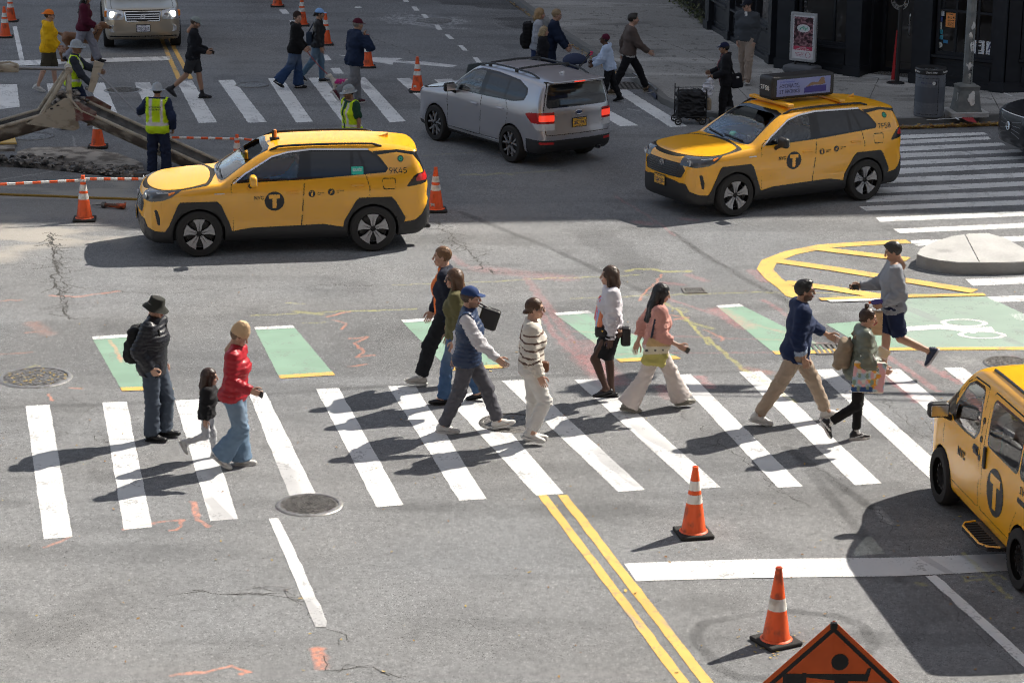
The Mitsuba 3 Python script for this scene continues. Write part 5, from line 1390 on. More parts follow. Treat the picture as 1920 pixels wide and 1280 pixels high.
fore_regions = [
    dict(name='rear_window', f=rearp(RW_, 1.85), mat=M_WINDK, off=.004, depth=.012),
    dict(name='lit_lens', f=AND(tl, lambda p: p[:, 0] + 2.055, lambda p: .875 - p[:, 2], lambda p: p[:, 2] - .99), mat=mat('lamp_lit', (.95, .06, .03), .2, cc=1.0), sides=1, off=.014, depth=.02, parent='tail_light'),
    dict(name='red_lens', f=AND(tl, lambda p: .835 - p[:, 2]), mat=M_RED, sides=1, off=.010, depth=.02, parent='tail_light'),
    dict(name='clear_lens', f=tl, mat=M_LAMPW, sides=1, off=.010, depth=.02, parent='tail_light'),
    dict(name='tailgate', f=rearp(tgate, 1.75), mat=M_SILVER, off=.0, depth=.015, smooth=50),
    dict(name='headlamp', f=AND(sidep([(2.3, .92), (2.3, .76), (2.0, .78), (1.72, .96), (1.9, .97)], .5), lambda p: 1.4 - p[:, 0]), mat='mat_lamp_dark', sides=1, off=.004, depth=.02, parent='headlight'),
    dict(name='grille', f=frontp([(-.45, .84), (.45, .84), (.38, .62), (-.38, .62)], 1.7), mat=M_BLACK, off=-.003, depth=0),
    dict(name='hole', f=AND(frontp([(-.66, 1.13), (.66, 1.13), (.53, 1.53), (-.53, 1.53)], .15), lambda p: p[:, 0] - 1.2), mat='', depth=0),
    dict(name='windshield_border', f=AND(frontp([(-.71, 1.09), (.71, 1.09), (.57, 1.57), (-.57, 1.57)], .1), lambda p: p[:, 0] - 1.2), mat=M_BLACKG, off=.002, depth=.01),
    dict(name='hood', f=AND(lambda p: psdf([(2.05, .955), (1.6, .985), (.98, 1.085), (.98, 1.5), (2.5, 1.5)], p[:, [0, 2]]), lambda p: .98 - p[:, 0]), mat=M_SILVER, off=.0, depth=.015, smooth=50),
    dict(name='bumper_reflector', f=rearp(rounded([(-.80, .455), (-.56, .455), (-.56, .50), (-.80, .50)], .008), 1.9), mat=M_RED, off=.004, depth=.01), dict(name='bumper_reflector', f=rearp(rounded([(.80, .455), (.56, .455), (.56, .50), (.80, .50)], .008), 1.9), mat=M_RED, off=.004, depth=.01),
    dict(name='rear_bumper', f=AND(lambda p: p[:, 2] - .53, lambda p: p[:, 0] + 1.72), mat=M_BLACK, off=.004, depth=.03), dict(name='front_bumper', f=AND(lambda p: p[:, 2] - .34, lambda p: 1.7 - p[:, 0]), mat=M_BLACK, off=.004, depth=.03),
    dict(name='bumper_step', f=AND(lambda p: .66 - p[:, 2], lambda p: p[:, 2] - .70, lambda p: np.abs(p[:, 1]) - .56, lambda p: p[:, 0] + 2.0), mat=M_BLACK, off=.012, depth=.03),
    dict(name='hole', f=sidep(fW1), mat='', depth=0),
    dict(name='side_window', f=OR(sidep(fW2), sidep(fW3)), mat=M_WINDK, sides=1, off=.0, depth=0),
    dict(name='window_trim', f=sidep(fDLO), mat=M_BLACKG, sides=1, off=-.001, depth=0),
    dict(name='sill_chrome', f=AND(lambda p: psdf([(.80, .315), (-.86, .30), (-.86, .345), (.80, .36)], p[:, [0, 2]]), lambda p: .5 - np.abs(p[:, 1])), mat=M_CHROME, sides=1, off=.008, depth=.02),
    dict(name='sill', f=AND(lambda p: p[:, 2] - .318, lambda p: np.abs(p[:, 0]) - .88, lambda p: .5 - np.abs(p[:, 1])), mat=M_BLACK, sides=1, off=.0, depth=.02),
    dict(name='front_door', f=AND(sidep(fD1), lambda p: p[:, 2] - 1.2), mat=M_SILVER, sides=1, off=.0, depth=.015, smooth=50), dict(name='rear_door', f=AND(sidep(fD2), lambda p: p[:, 2] - 1.2), mat=M_SILVER, sides=1, off=.0, depth=.015, smooth=50),
]
fore = dict(side=F_side, plan=F_plan, front=F_front, wheels=(1.25, -1.25), wr=.345, ww=.225, wy=.895, rim=.236, style='y', floor=.26, paint=M_SILVER, h=.02, track=.58, regions=with_seams(fore_regions, ('hood', 'front_door', 'rear_door', 'tailgate')), mirror=(.56, 1.16), handles=((-.08, .93), (-.92, .965)), dash=.74, dash_z=1.0, seat_x=.0, mirror_mat=M_BLACK)
FO = build_car(fore); car_extras(FO, fore); sf = FO.shell
for sg in (1, -1):
    glass_sheet(FO, sf, Polygon(fW1).buffer(.008).exterior.coords, 'L', sg, 'front_window')
    xs = np.linspace(.12, -1.72, 14); p = sf.hit(np.stack([xs, np.full(14, sg * .56)], 1), 'T'); p[1:-1, 2] += .055; p[1, 2] -= .02; p[-2, 2] -= .02
    FO.add('roof_rail', tube(p, .018, 8), M_BLACK)
    for i in (2, 8): FO.add('rail_foot', bx(p[i] - [0, 0, .03], (.08, .04, .06), .01), M_BLACK)
glass_sheet(FO, sf, [(-.67, 1.12), (.67, 1.12), (.54, 1.54), (-.54, 1.54)], 'F', 1, 'windshield', 'mat_glass_front')
for xx in (-.2, -1.1):
    z = sf.hit([(xx, 0)], 'T')[0, 2]; FO.add('cross_bar', tube([(xx, -.56, z + .04), (xx, 0, z + .06), (xx, .56, z + .04)], .02, 8), M_BLACK)
p = sf.hit([(-1.65, 0)], 'T')[0]; FO.add('aerial_fin', Field(.012, .02).cone(p + [.08, 0, 0], p + [-.05, 0, .03], .012, .02).cone(p + [-.05, 0, 0], p + [-.06, 0, .055], .02, .008).mesh(), M_LAMPW, None, True)
FO.add('spoiler', bx((-2.10, 0, 1.575), (.20, 1.16, .035), .015), M_SILVER); FO.add('brake_lamp', bx((-2.203, 0, 1.568), (.012, .24, .022)), 'mat_lamp_lit')
q = sf.hit([(-.05, 1.135), (.42, 1.16)], 'R'); FO.add('rear_wiper', tube(q + np.array([-.025, 0, 0]), .011, 6), M_BLACK)
pr = sf.hit([(0, .83)], 'R')[0]; add_plate(FO, pr + [-.014, 0, -.01], REAR_R, 'JBZ 1997', M_PLATE, M_PTXT)
pe = sf.hit([(0, 1.005)], 'R')[0]; FO.add('badge', xf(Field(.006, .006).ell((0, 0, 0), (.012, .075, .038)).mesh(), rt(None, pe)), mat('badge_blue', (.03, .05, .12), .2, cc=1.0), None, True)
FO.add('badge_rim', xf(tube([(0, .075 * math.cos(a), .038 * math.sin(a)) for a in np.linspace(0, 2 * math.pi, 28)[:-1]], .006, 6, True), rt(None, pe + [-.008, 0, 0])), M_CHROME)
for y_, z_, s_ in ((.52, .985, 'AWD'), (-.55, .985, '2.0XT')): FO.add('badge_lettering', sf.decal(text2d(s_, .025, False), (y_, z_), 'R'), M_CHROME, None, False)
FO.add('round_sticker', sf.decal(prism(Point(0, 0).buffer(.048, 20), 0, .001).subdivide_to_size(.04), (-.56, .80), 'R'), M_WHITE, None, False); FO.add('sticker_lettering', sf.decal(text2d('LKC', .028), (-.56, .80), 'R', lift=.007), M_NAVY, None, False)
FO.add('exhaust', xf(lathe([(.035, 0), (.04, 0), (.04, .14), (.032, .14)], 16, 'x'), rt(None, (-2.16, -.5, .30))), M_CHROME)
t = thing('silver_car', 'silver SUV with its brake lights lit and roof rails in the shaded crossing', 'car'); FOP = (-.085, 44.79, 2.19); MFO = FO.stamp(t, FOP)
for k in list(scene):
    if k.startswith('silver_car') and k.split('__')[-1] in ('lit_lens', 'brake_lamp'): scene[k] = {**scene[k], 'emitter': {'type': 'area', 'radiance': rgb(.10, .006, .003)}}

# ======== the champagne SUV waiting at the top left, headlights on
H_side = [(1.9, .24), (2.14, .30), (2.30, .42), (2.34, .58), (2.32, .74), (2.26, .88), (2.12, 1.0), (1.7, 1.08), (1.25, 1.13), (1.0, 1.17), (.75, 1.36), (.42, 1.58), (.15, 1.68), (-.4, 1.72), (-1.2, 1.71), (-1.9, 1.65), (-2.1, 1.55), (-2.28, 1.1), (-2.34, .8), (-2.34, .5), (-2.2, .32), (-1.8, .24)]
H_plan = [(2.34, 0), (2.31, .40), (2.25, .66), (2.12, .82), (1.9, .89), (1.4, .912), (0, .905), (-1.6, .90), (-2.1, .84), (-2.28, .7), (-2.34, .3), (-2.34, 0)]
H_front = [(.82, .24), (.87, .34), (.905, .55), (.912, .80), (.90, 1.0), (.87, 1.15), (.78, 1.40), (.70, 1.58), (.62, 1.68), (.4, 1.72)]
hg = rounded([(-.42, .93), (.42, .93), (.38, .72), (-.38, .72)], .02); hl = rounded([(.44, .945), (.60, .97), (.90, .99), (1.0, 1.0), (1.0, .76), (.80, .745), (.46, .755)], .03)
hlm = (np.array(hl) * [-1, 1])[::-1]
hregs = [dict(name='lens', f=AND(OR(frontp(hl, 1.72), frontp(hlm, 1.72))), mat=M_CLEAR, sides=1, off=.004, depth=.02, parent='headlight'),
         dict(name='grille', f=frontp(hg, 1.8), mat=M_BLACK, off=-.006, depth=0),
         dict(name='bumper_slot', f=AND(lambda p: np.abs(p[:, 2] - .36) - .018, lambda p: np.abs(p[:, 1]) - .78, lambda p: 1.9 - p[:, 0]), mat=M_BLACK, off=-.004, depth=0),
         dict(name='hole', f=AND(frontp([(-.72, 1.17), (.72, 1.17), (.58, 1.60), (-.58, 1.60)], .15), lambda p: p[:, 0] - 1.3), mat='', depth=0),
         dict(name='windshield_border', f=AND(frontp([(-.76, 1.13), (.76, 1.13), (.62, 1.64), (-.62, 1.64)], .1), lambda p: p[:, 0] - 1.3), mat=M_BLACKG, off=.002, depth=.01),
         dict(name='front_bumper', f=AND(lambda p: p[:, 2] - .70, lambda p: 1.82 - p[:, 0]), mat=M_GOLD, off=.010, depth=.02, smooth=50),
         dict(name='hood', f=AND(lambda p: psdf([(2.22, .955), (1.7, .99), (1.05, 1.10), (1.0, 1.6), (2.6, 1.6)], p[:, [0, 2]]), lambda p: 1.06 - p[:, 0], lambda p: np.abs(p[:, 1]) - .72), mat=M_GOLD, off=.006, depth=.015, smooth=50),
         dict(name='side_window', f=sidep(rounded([(.75, 1.17), (.30, 1.56), (-1.7, 1.58), (-1.85, 1.25)], .05)), mat=M_WINDK, sides=1, off=0, depth=0)]
hsp = dict(side=H_side, plan=H_plan, front=H_front, wheels=(1.36, -1.36), wr=.36, ww=.235, wy=.905, rim=.23, style='five', floor=.28, paint=M_GOLD, h=.024, track=.58, regions=with_seams(hregs, ('hood',)), mirror=(.66, 1.20), handles=((-.1, 1.0),), dash=.86, dash_z=1.06, seat_x=.0)
HI = build_car(hsp); car_extras(HI, hsp); sH = HI.shell
glass_sheet(HI, sH, [(-.73, 1.16), (.73, 1.16), (.59, 1.61), (-.59, 1.61)], 'F', 1, 'windshield', 'mat_glass_front')
for z in (.775, .825, .875): HI.add('grille_bar', tube(sH.hit([(y, z) for y in np.linspace(-.385, .385, 9)], 'F') + np.array([.004, 0, 0]), .012, 6), M_CHROME)
HI.add('grille_surround', tube(sH.hit([tuple(q) for q in hg[::3]], 'F') + np.array([.004, 0, 0]), .014, 6, True), M_CHROME)
q = sH.hit([(0, .826)], 'F')[0] + [.016, 0, 0]; HI.add('badge', cat([tube(q + np.array([(0, .055 * math.cos(a), .038 * math.sin(a)) for a in np.linspace(0, 2 * math.pi, 22)[:-1]]), .007, 6, True), tube(q + np.array([(0, .02 * math.cos(a), .034 * math.sin(a)) for a in np.linspace(0, 2 * math.pi, 16)[:-1]]), .005, 5, True)]), M_CHROME)
for i, sg in enumerate((1, -1)):
    par = 'headlight' + '#' * i
    c = sH.hit([(sg * .70, .865)], 'F')[0]; nn = sH.grad(c[None])[0]
    HI.add('amber_lens', xf(Field(.008, .01).box((0, 0, 0), (.05, .045, .075), .02).mesh(), rt(None, sH.hit([(sg * .84, .87)], 'F')[0] + [-.02, 0, 0])), M_AMBER, par, True)
    HI.add('main_beam_reflector', xf(lathe([(0, .004), (.05, .01), (.06, .02)], 20, 'x'), rt(None, sH.hit([(sg * .545, .845)], 'F')[0] + [.004, 0, 0])), M_CHROME, par)
    f_ = sH.hit([(sg * .70, .55)], 'F')[0]; HI.add('fog_lamp', xf(lathe([(0, .0), (.06, .004), (.064, .02), (.085, .018), (.09, 0)], 24, 'x'), rt(rot('z', -10 * sg), f_ + [.012, 0, 0])), M_CLEAR)
pf = sH.hit([(0, .56)], 'F')[0]; add_plate(HI, pf + [.026, 0, 0], FRONT_R, 'UIN-9543', M_PWHT, M_PTXT)
t = thing('champagne_car', 'champagne SUV waiting at the far stop line with both headlights on', 'car'); HIP = (-9.15, 58.1, -1.38); MHI = HI.stamp(t, HIP)
for sg in (1, -1):
    c = sH.hit([(sg * .70, .865)], 'F')[0]
    d = mikit.ply(xf(lathe([(.078, 0), (.06, .014), (.03, .02), (0, .022)], 20, 'x'), rt(None, c + [.004, 0, 0])), M_LAMPW, smooth=40); obj('lamp', d, M_LAMPW, t + ('__headlight' if sg > 0 else '__headlight_001'), M=MHI, emitter={'type': 'area', 'radiance': rgb(9.0, 7.6, 5.2)})

# ======== the yellow taxi van at the right edge
V_side = [(1.75, .22), (1.93, .28), (2.02, .42), (2.03, .62), (1.99, .80), (1.88, .95), (1.62, 1.09), (1.38, 1.20), (1.10, 1.42), (.80, 1.66), (.55, 1.79), (.2, 1.84), (-.8, 1.87), (-1.7, 1.86), (-2.25, 1.83), (-2.36, 1.74), (-2.42, 1.2), (-2.44, .7), (-2.40, .40), (-2.2, .24), (0, .22)]
V_plan = [(2.03, 0), (2.0, .35), (1.92, .60), (1.78, .76), (1.5, .83), (1.1, .85), (0, .855), (-1.6, .855), (-2.2, .84), (-2.38, .76), (-2.44, .5), (-2.44, 0)]
V_front = [(.78, .22), (.83, .30), (.85, .50), (.855, .80), (.85, .95), (.84, 1.08), (.79, 1.38), (.745, 1.62), (.70, 1.75), (.60, 1.83), (.4, 1.865), (.2, 1.87)]
vDW = rounded([(1.02, 1.10), (.96, 1.16), (.66, 1.53), (.50, 1.60), (.22, 1.615), (.16, 1.20), (.26, 1.105), (.60, 1.09)], .05)
vRW = rounded([(-.16, 1.16), (-.14, 1.60), (-1.05, 1.61), (-1.05, 1.15)], .05); vQW = rounded([(-1.15, 1.15), (-1.15, 1.61), (-2.1, 1.60), (-2.1, 1.15)], .05)
vD = rounded([(1.12, .40), (1.24, .60), (1.25, .95), (1.10, 1.15), (.72, 1.56), (.55, 1.66), (.10, 1.68), (.06, 1.15), (.02, .40)], .05)
vSD = rounded([(-.04, .40), (-.06, 1.68), (-1.12, 1.68), (-1.12, .75), (-.98, .55), (-.94, .40)], .05)
vregs = [dict(name='headlamp', f=AND(sidep([(2.2, .98), (2.2, .74), (1.85, .76), (1.50, 1.08), (1.7, 1.10)], .46), lambda p: 1.3 - p[:, 0]), mat=M_CLEAR, sides=1, off=.004, depth=.02, parent='headlight'),
         dict(name='hole', f=AND(frontp([(-.70, 1.16), (.70, 1.16), (.60, 1.68), (-.60, 1.68)], .5), lambda p: p[:, 0] - 1.5), mat='', depth=0),
         dict(name='windshield_border', f=AND(frontp([(-.75, 1.12), (.75, 1.12), (.64, 1.72), (-.64, 1.72)], .5), lambda p: p[:, 0] - 1.5), mat=M_BLACKG, off=.002, depth=.01),
         dict(name='hole', f=OR(sidep(vDW), sidep(vRW), sidep(vQW)), mat='', depth=0),
         dict(name='window_trim', f=OR(grow(sidep(vDW), .035), grow(sidep(vRW), .03), grow(sidep(vQW), .03), sidep([(1.34, 1.10), (1.0, 1.42), (.92, 1.45), (.98, 1.10)])), mat=M_BLACKG, sides=1, off=-.001, depth=0),
         dict(name='slide_rail', f=AND(lambda p: np.abs(p[:, 2] - .90) - .028, lambda p: np.abs(p[:, 0] + 1.7) - .56, lambda p: .5 - np.abs(p[:, 1])), mat=M_BLACK, sides=1, off=.002, depth=.01),
         dict(name='front_door', f=AND(sidep(vD), lambda p: p[:, 2] - 1.75), mat=M_YEL, sides=1, depth=.015, smooth=50), dict(name='sliding_door', f=sidep(vSD), mat=M_YEL, sides=1, depth=.015, smooth=50)]
vsp = dict(side=V_side, plan=V_plan, front=V_front, wheels=(1.28, -1.28), wr=.315, ww=.20, wy=.845, rim=.205, style='steel', floor=.26, paint=M_YEL, h=.02, track=.56, regions=with_seams(vregs, ('front_door', 'sliding_door')), mirror=(1.02, 1.17), handles=(), dash=1.15, dash_z=1.0, seat_x=.35, seat_z=.66, mirror_mat=M_BLACK, k=(.12, .12), wmat=M_DALLOY)
NV = build_car(vsp); car_extras(NV, vsp); sv = NV.shell
glass_sheet(NV, sv, [(-.71, 1.15), (.71, 1.15), (.61, 1.69), (-.61, 1.69)], 'F', 1, 'windshield', 'mat_glass_front')
for sg in (1, -1):
    glass_sheet(NV, sv, Polygon(vDW).buffer(.006).exterior.coords, 'L', sg, 'front_window', 'mat_glass')
    for w in (vRW, vQW): glass_sheet(NV, sv, Polygon(w).buffer(.006).exterior.coords, 'L', sg, 'rear_window', 'mat_glass_tint')
    p = sv.hit([(.17, .985)], 'L', sg)[0]; NV.add('handle_cup', bx(p, (.15, .02, .10), .02), M_BLACK); NV.add('handle', bx(p + [0, sg * .014, .01], (.12, .02, .04), .01), M_BLACK)
    p = sv.hit([(-.14, 1.0)], 'L', sg)[0]; NV.add('handle', bx(p + [0, sg * .014, 0], (.05, .03, .24), .02), M_BLACK)
    NV.add('step', prism(Polygon([(-.05, .70 * sg), (-.10, 1.0 * sg), (-.20, 1.05 * sg), (-.72, 1.05 * sg), (-.84, .99 * sg), (-.88, .70 * sg)]), .24, .28), M_BLACK); NV.add('step_edge', tube([(-.07, .86 * sg, .283), (-.11, .99 * sg, .283), (-.2, 1.04 * sg, .283), (-.72, 1.04 * sg, .283), (-.82, .98 * sg, .283), (-.86, .86 * sg, .283)], .012, 6), M_YEL)
    for i in range(10): NV.add('step_tread', bx((-.15 - i * .07, 0.94 * sg, .285), (.03, .15, .012), .004), M_RUBBER)
    dd = prism(unary_union([Point(0, 0).buffer(.25, 40)]), 0, .001).subdivide_to_size(.06)
    NV.add('emblem_disc', sv.decal(dd, (-.50, .74), 'L', sg, 0, .004), M_BLACK, None, False); NV.add('emblem_letter', sv.decal(prism(unary_union([sbox(-.135, .09, .135, .16), sbox(-.04, -.17, .04, .10)]).buffer(.012), 0, .001).subdivide_to_size(.06), (-.50, .74), 'L', sg, 0, .0075), M_YEL, None, False)
    NV.add('door_lettering', sv.decal(text2d('NYC', .085), (.60, .80), 'L', sg), M_BLACK, None, False)
    for z_ in (1.40, 1.20, 1.00): NV.add('fare_symbol', sv.decal(prism(Point(0, 0).buffer(.035, 20).difference(Point(.004, .004).buffer(.014)), 0, .002), (.045, z_ - .06), 'L', sg), M_BLACK, None, False)
    NV.add('ride_number', sv.decal(text2d('1V47', .075, False), (-1.32, 1.02), 'L', sg), M_BLACK, None, False)
    xs = np.linspace(.35, -2.0, 12); q = sv.hit(np.stack([xs, np.full(12, sg * .60)], 1), 'T'); NV.add('roof_seam', tube(q + np.array([0, 0, .006]), .016, 6), M_BLACK)
zr = sv.hit([(-.5, 0)], 'T')[0, 2]
NV.add('roof_sign', Field(.015, .02).box((-.62, 0, zr + .12), (.14, .34, .10), .03).mesh(), M_STEEL, None, True); NV.add('roof_hatch', bx((-1.25, 0, zr + .01), (.9, .9, .02), .01), M_WINDK)
t = thing('taxi_van', 'yellow taxi van at the right edge with a big T emblem on its door', 'van'); NVP = (5.70, 23.66, 1.708); MNV = NV.stamp(t, NVP)

# ======== the black car nosing in at the right edge
K_side = [(1.9, .22), (2.2, .26), (2.36, .40), (2.40, .60), (2.36, .78), (2.26, .90), (1.8, 1.0), (1.2, 1.06), (.95, 1.10), (.6, 1.36), (.2, 1.58), (-.3, 1.66), (-1.3, 1.64), (-2.0, 1.5), (-2.25, 1.1), (-2.32, .7), (-2.25, .4), (-1.9, .24)]
K_plan = [(2.40, 0), (2.36, .40), (2.24, .68), (2.05, .84), (1.7, .93), (1.2, .95), (-1.5, .95), (-2.1, .86), (-2.3, .6), (-2.32, 0)]
kg = rounded([(-.34, .86), (.34, .86), (.46, .66), (.30, .44), (-.30, .44), (-.46, .66)], .02)
kregs = [dict(name='grille', f=frontp(kg, 1.8), mat=M_BLACK, off=-.006, depth=0),
         dict(name='headlamp', f=AND(sidep([(2.6, .84), (2.6, .77), (2.1, .78), (1.75, .93), (1.9, .95)], .48), lambda p: 1.4 - p[:, 0]), mat='mat_lamp_dark', sides=1, off=.004, depth=.02, parent='headlight'),
         dict(name='windshield', f=AND(frontp([(-.74, 1.08), (.74, 1.08), (.60, 1.58), (-.60, 1.58)], .1), lambda p: p[:, 0] - 1.2), mat=M_WINDK, off=.002, depth=.01), dict(name='side_window', f=sidep(rounded([(.7, 1.10), (.15, 1.52), (-1.4, 1.52), (-1.7, 1.15)], .05)), mat=M_WINDK, sides=1, off=0, depth=0),
         dict(name='hood', f=AND(lambda p: psdf([(2.24, .885), (1.7, .93), (1.0, 1.03), (1.0, 1.6), (2.6, 1.6)], p[:, [0, 2]]), lambda p: 1.02 - p[:, 0]), mat=M_BLKP, off=.004, depth=.015, smooth=50)]
KA = build_car(dict(side=K_side, plan=K_plan, front=[(a, b) for a, b in R_front], wheels=(1.41, -1.41), wr=.36, ww=.24, wy=.945, rim=.25, style='five', floor=.26, paint=M_BLKP, h=.032, track=.6, regions=kregs))
q = KA.shell.hit([(0, .655)], 'F')[0] + [.02, 0, 0]
KA.add('badge', cat([tube(q + np.array([(0, .07 * math.cos(a), .075 * math.sin(a)) for a in np.linspace(0, 2 * math.pi, 26)[:-1]]), .009, 6, True), tube([q + [0, -.05, -.055], q + [0, -.012, .06], q + [0, .012, .06], q + [0, .05, -.055]], .009, 6), tube([q + [0, -.025, -.02], q + [0, .025, -.02]], .007, 6)]), M_CHROME)
for i in range(0, 7, 2):
    for sg in (1, -1): a = KA.shell.hit([(sg * .10, .64 + .03 * (i - 3)), (sg * .38, .62 + .05 * (i - 3))], 'F') + np.array([.004, 0, 0]); KA.add('grille_bar', tube(a, .004, 5), M_STEEL)
KA.add('hood_trim', tube(KA.shell.hit([(y, .875) for y in np.linspace(-.5, .5, 9)], 'F') + np.array([.012, 0, 0]), .012, 6), M_CHROME)
KAP = (11.50, 44.5, 3.42)
t = thing('black_car', 'glossy black car nosing into the picture at the right edge by the kerb', 'car'); KA.stamp(t, KAP)
if 'DEV' in globals():
    w = lambda P_, M_: np.round(PX((M_ @ np.append(P_, 1))[:3])[0])
    print('KA badge', w(q, mat4((*KAP[:2], 0), KAP[2])), 'HI plate', w(pf, MHI), 'NV wheels', w((1.28, .8, .315), MNV), w((-1.28, .8, .315), MNV), 'FO plate', w(pr, MFO))
# a dark car further back at the top edge: only its tail shows
t = thing('dark_car', 'dark car mostly cut off by the top edge of the picture', 'car'); KA.stamp(t, (-7.35, 67.4, 1.80))
# ---- people: a skeleton posed as in the photograph, a continuous body round it, clothes as closed garments over the body
def nrm(v): v = np.asarray(v, float); return v / max(np.linalg.norm(v), 1e-9)


def vdir(pitch, out, side):
    a, b = math.radians(pitch), math.radians(out)
    return np.array([math.sin(a) * math.cos(b), side * math.sin(b), -math.cos(a) * math.cos(b)])


def fb(v, s, o=3, seed=0): return meshkit.fbm(np.asarray(v) * s, o, seed)


CACHE = {}


def head_mesh(female, child, far=False):
    k = ('head', female, child, far)
    if k in CACHE: return CACHE[k]
    f = Field(.0085 if far else .0058, .02)
    j = .92 if female else 1.0
    f.ell((-.014, 0, .026), (.094, .074, .088)).ell((.018, 0, -.045), (.066, .054 * j, .074)).ell((.062, 0, -.092), (.024, .022 * j, .018))
    f.ell((.070, 0, .026), (.022, .050, .016)).ell((.055, .040 * j, -.030), (.028, .022, .024)).ell((.055, -.040 * j, -.030), (.028, .022, .024))
    f.cone((.088, 0, .012), (.110, 0, -.026), .009, .0125, k=.014).cone((.100, .010, -.030), (.100, -.010, -.030), .008, .008, k=.01)
    f.ell((.086, 0, -.062), (.014, .025, .011), k=.008).ell((.090, 0, -.056), (.010, .02, .006), k=.004)
    for s in (1, -1):
        f.ell((.094, .032 * s, .002), (.016, .017, .011), k=.016, sub=True)
        f.ell((.076, .032 * s, .002), (.012, .013, .011), k=.004)
        f.ell((-.006, .076 * s, -.012), (.020, .009, .031), rot('y', -8) @ rot('z', 18 * s), k=.01)
    f.cone((-.020, 0, -.07), (-.045, 0, -.21), .050 * j, .054 * j, k=.03)
    m = f.mesh(); CACHE[k] = m
    return m


def head_color(v, skin, look):
    """Skin, lips, brows, eyes and stubble, by place on the head."""
    c = np.tile(np.array(skin), (len(v), 1)) * (.93 + .14 * fb(v, 30)[:, None])
    x, y, z = v.T; ay = np.abs(y)
    lip = (x > .082) & (np.abs(z + .061) < .010) & (ay < .023)
    c[lip] = c[lip] * [.86, .56, .56]
    ck = np.exp(-((ay - .045) ** 2 + (z + .03) ** 2) / .0006) * (x > .03); c *= 1 - ck[:, None] * np.array([.0, .12, .12])
    br = (x > .066) & (np.abs(z - .028 + .15 * (ay - .032) ** 2 / .03) < .0055) & (ay > .014) & (ay < .05); c[br] = np.array(look.get('brow', (.03, .022, .016)))
    e = (x > .078) & (np.abs(z - .002) < .0075) & (np.abs(ay - .032) < .0125); c[e] = (.5, .48, .46)
    ir = e & (np.abs(ay - .031) < .006); c[ir] = (.03, .02, .015)
    if look.get('beard'):
        b = (z < -.038) & (x > -.01) & (z > -.125) & ~lip & ((z < -.055) | (ay > .045) | (np.abs(z + .045) < .008)); k = look['beard']
        c[b] = c[b] * (1 - k) + np.array(look.get('brow', (.03, .022, .016))) * k
    return c


def hand_mesh(curl, spread=0.0):
    """A right hand, palm down, fingers along +x, thumb on +y."""
    k = ('hand', curl)
    if k in CACHE: return CACHE[k]
    f = Field(.0050, .006)
    f.box((.048, 0, 0), (.046, .038, .0125), .011, k=.012).cone((-.06, 0, 0), (.01, 0, 0), .027, .024, np.diag([1, 1, 1.2]), k=.02)
    for i, (y, L, r) in enumerate(((.029, .072, .0085), (.0098, .080, .0088), (-.0098, .074, .0084), (-.028, .058, .0076))):
        p = np.array([.088 - .004 * abs(i - 1), y, .0]); a = math.radians(curl * .55 + i * 4); sp = math.radians((1.4 - i) * 3)
        for n, q in enumerate((.46, .30, .24)):
            d = np.array([math.cos(a) * math.cos(sp), math.sin(sp) * .8, -math.sin(a)]); e = p + d * L * q
            f.cone(p, e, r * (1 - .07 * n), r * (.93 - .07 * n), k=.003); p = e; a += math.radians(curl * (.75 if n == 0 else .6))
    p = np.array([.022, .030, -.004])
    for L, r, d in ((.042, .0125, (.62, .62, -.35)), (.032, .0105, (.85, .30 - curl * .004, -.42)), (.026, .0092, (.93, .08 - curl * .006, -.40))):
        e = p + nrm(d) * L; f.cone(p, e, r, r * .9, k=.005); p = e
    m = f.mesh(); CACHE[k] = m
    return m


def shoe_mesh(kind):
    k = ('shoe', kind)
    if k in CACHE: return CACHE[k]
    f = Field(.0095, .025); s = .022 if kind != 'flat' else .010
    f.cone((-.045, 0, s + .028), (.06, 0, s + .026), .036, .036, np.diag([1, 1, 1.15])).cone((.06, 0, s + .024), (.155, .006, s + .012), .038, .030, np.diag([1, .9, 1.25]))
    if kind == 'boot': f.cone((-.02, 0, .07), (-.015, 0, .17), .045, .046)
    elif kind == 'flat': pass
    else: f.cone((-.028, 0, .05), (-.02, 0, .085), .040, .040); f.cone((-.01, 0, .075), (.07, 0, .05), .034, .03)
    f.cut(lambda P_: s * .6 - P_[..., 2])
    if kind == 'flat': f.ell((.02, 0, .075), (.075, .030, .045), k=.01, sub=True)
    up = f.mesh()
    sole = prism(unary_union([Point(-.05, 0).buffer(.040), Point(.10, .004).buffer(.050), Point(.155, .008).buffer(.034), Polygon([(-.05, .040), (.10, .054), (.10, -.046), (-.05, -.040)])]).buffer(.012).buffer(-.010), 0, s)
    v = np.array(sole.vertices); v[:, 2] += np.clip(v[:, 0] - .10, 0, 1) ** 2 * 2.5 * 1; sole = tm(v, sole.faces)
    CACHE[k] = (up, sole); return CACHE[k]


HATS = {}


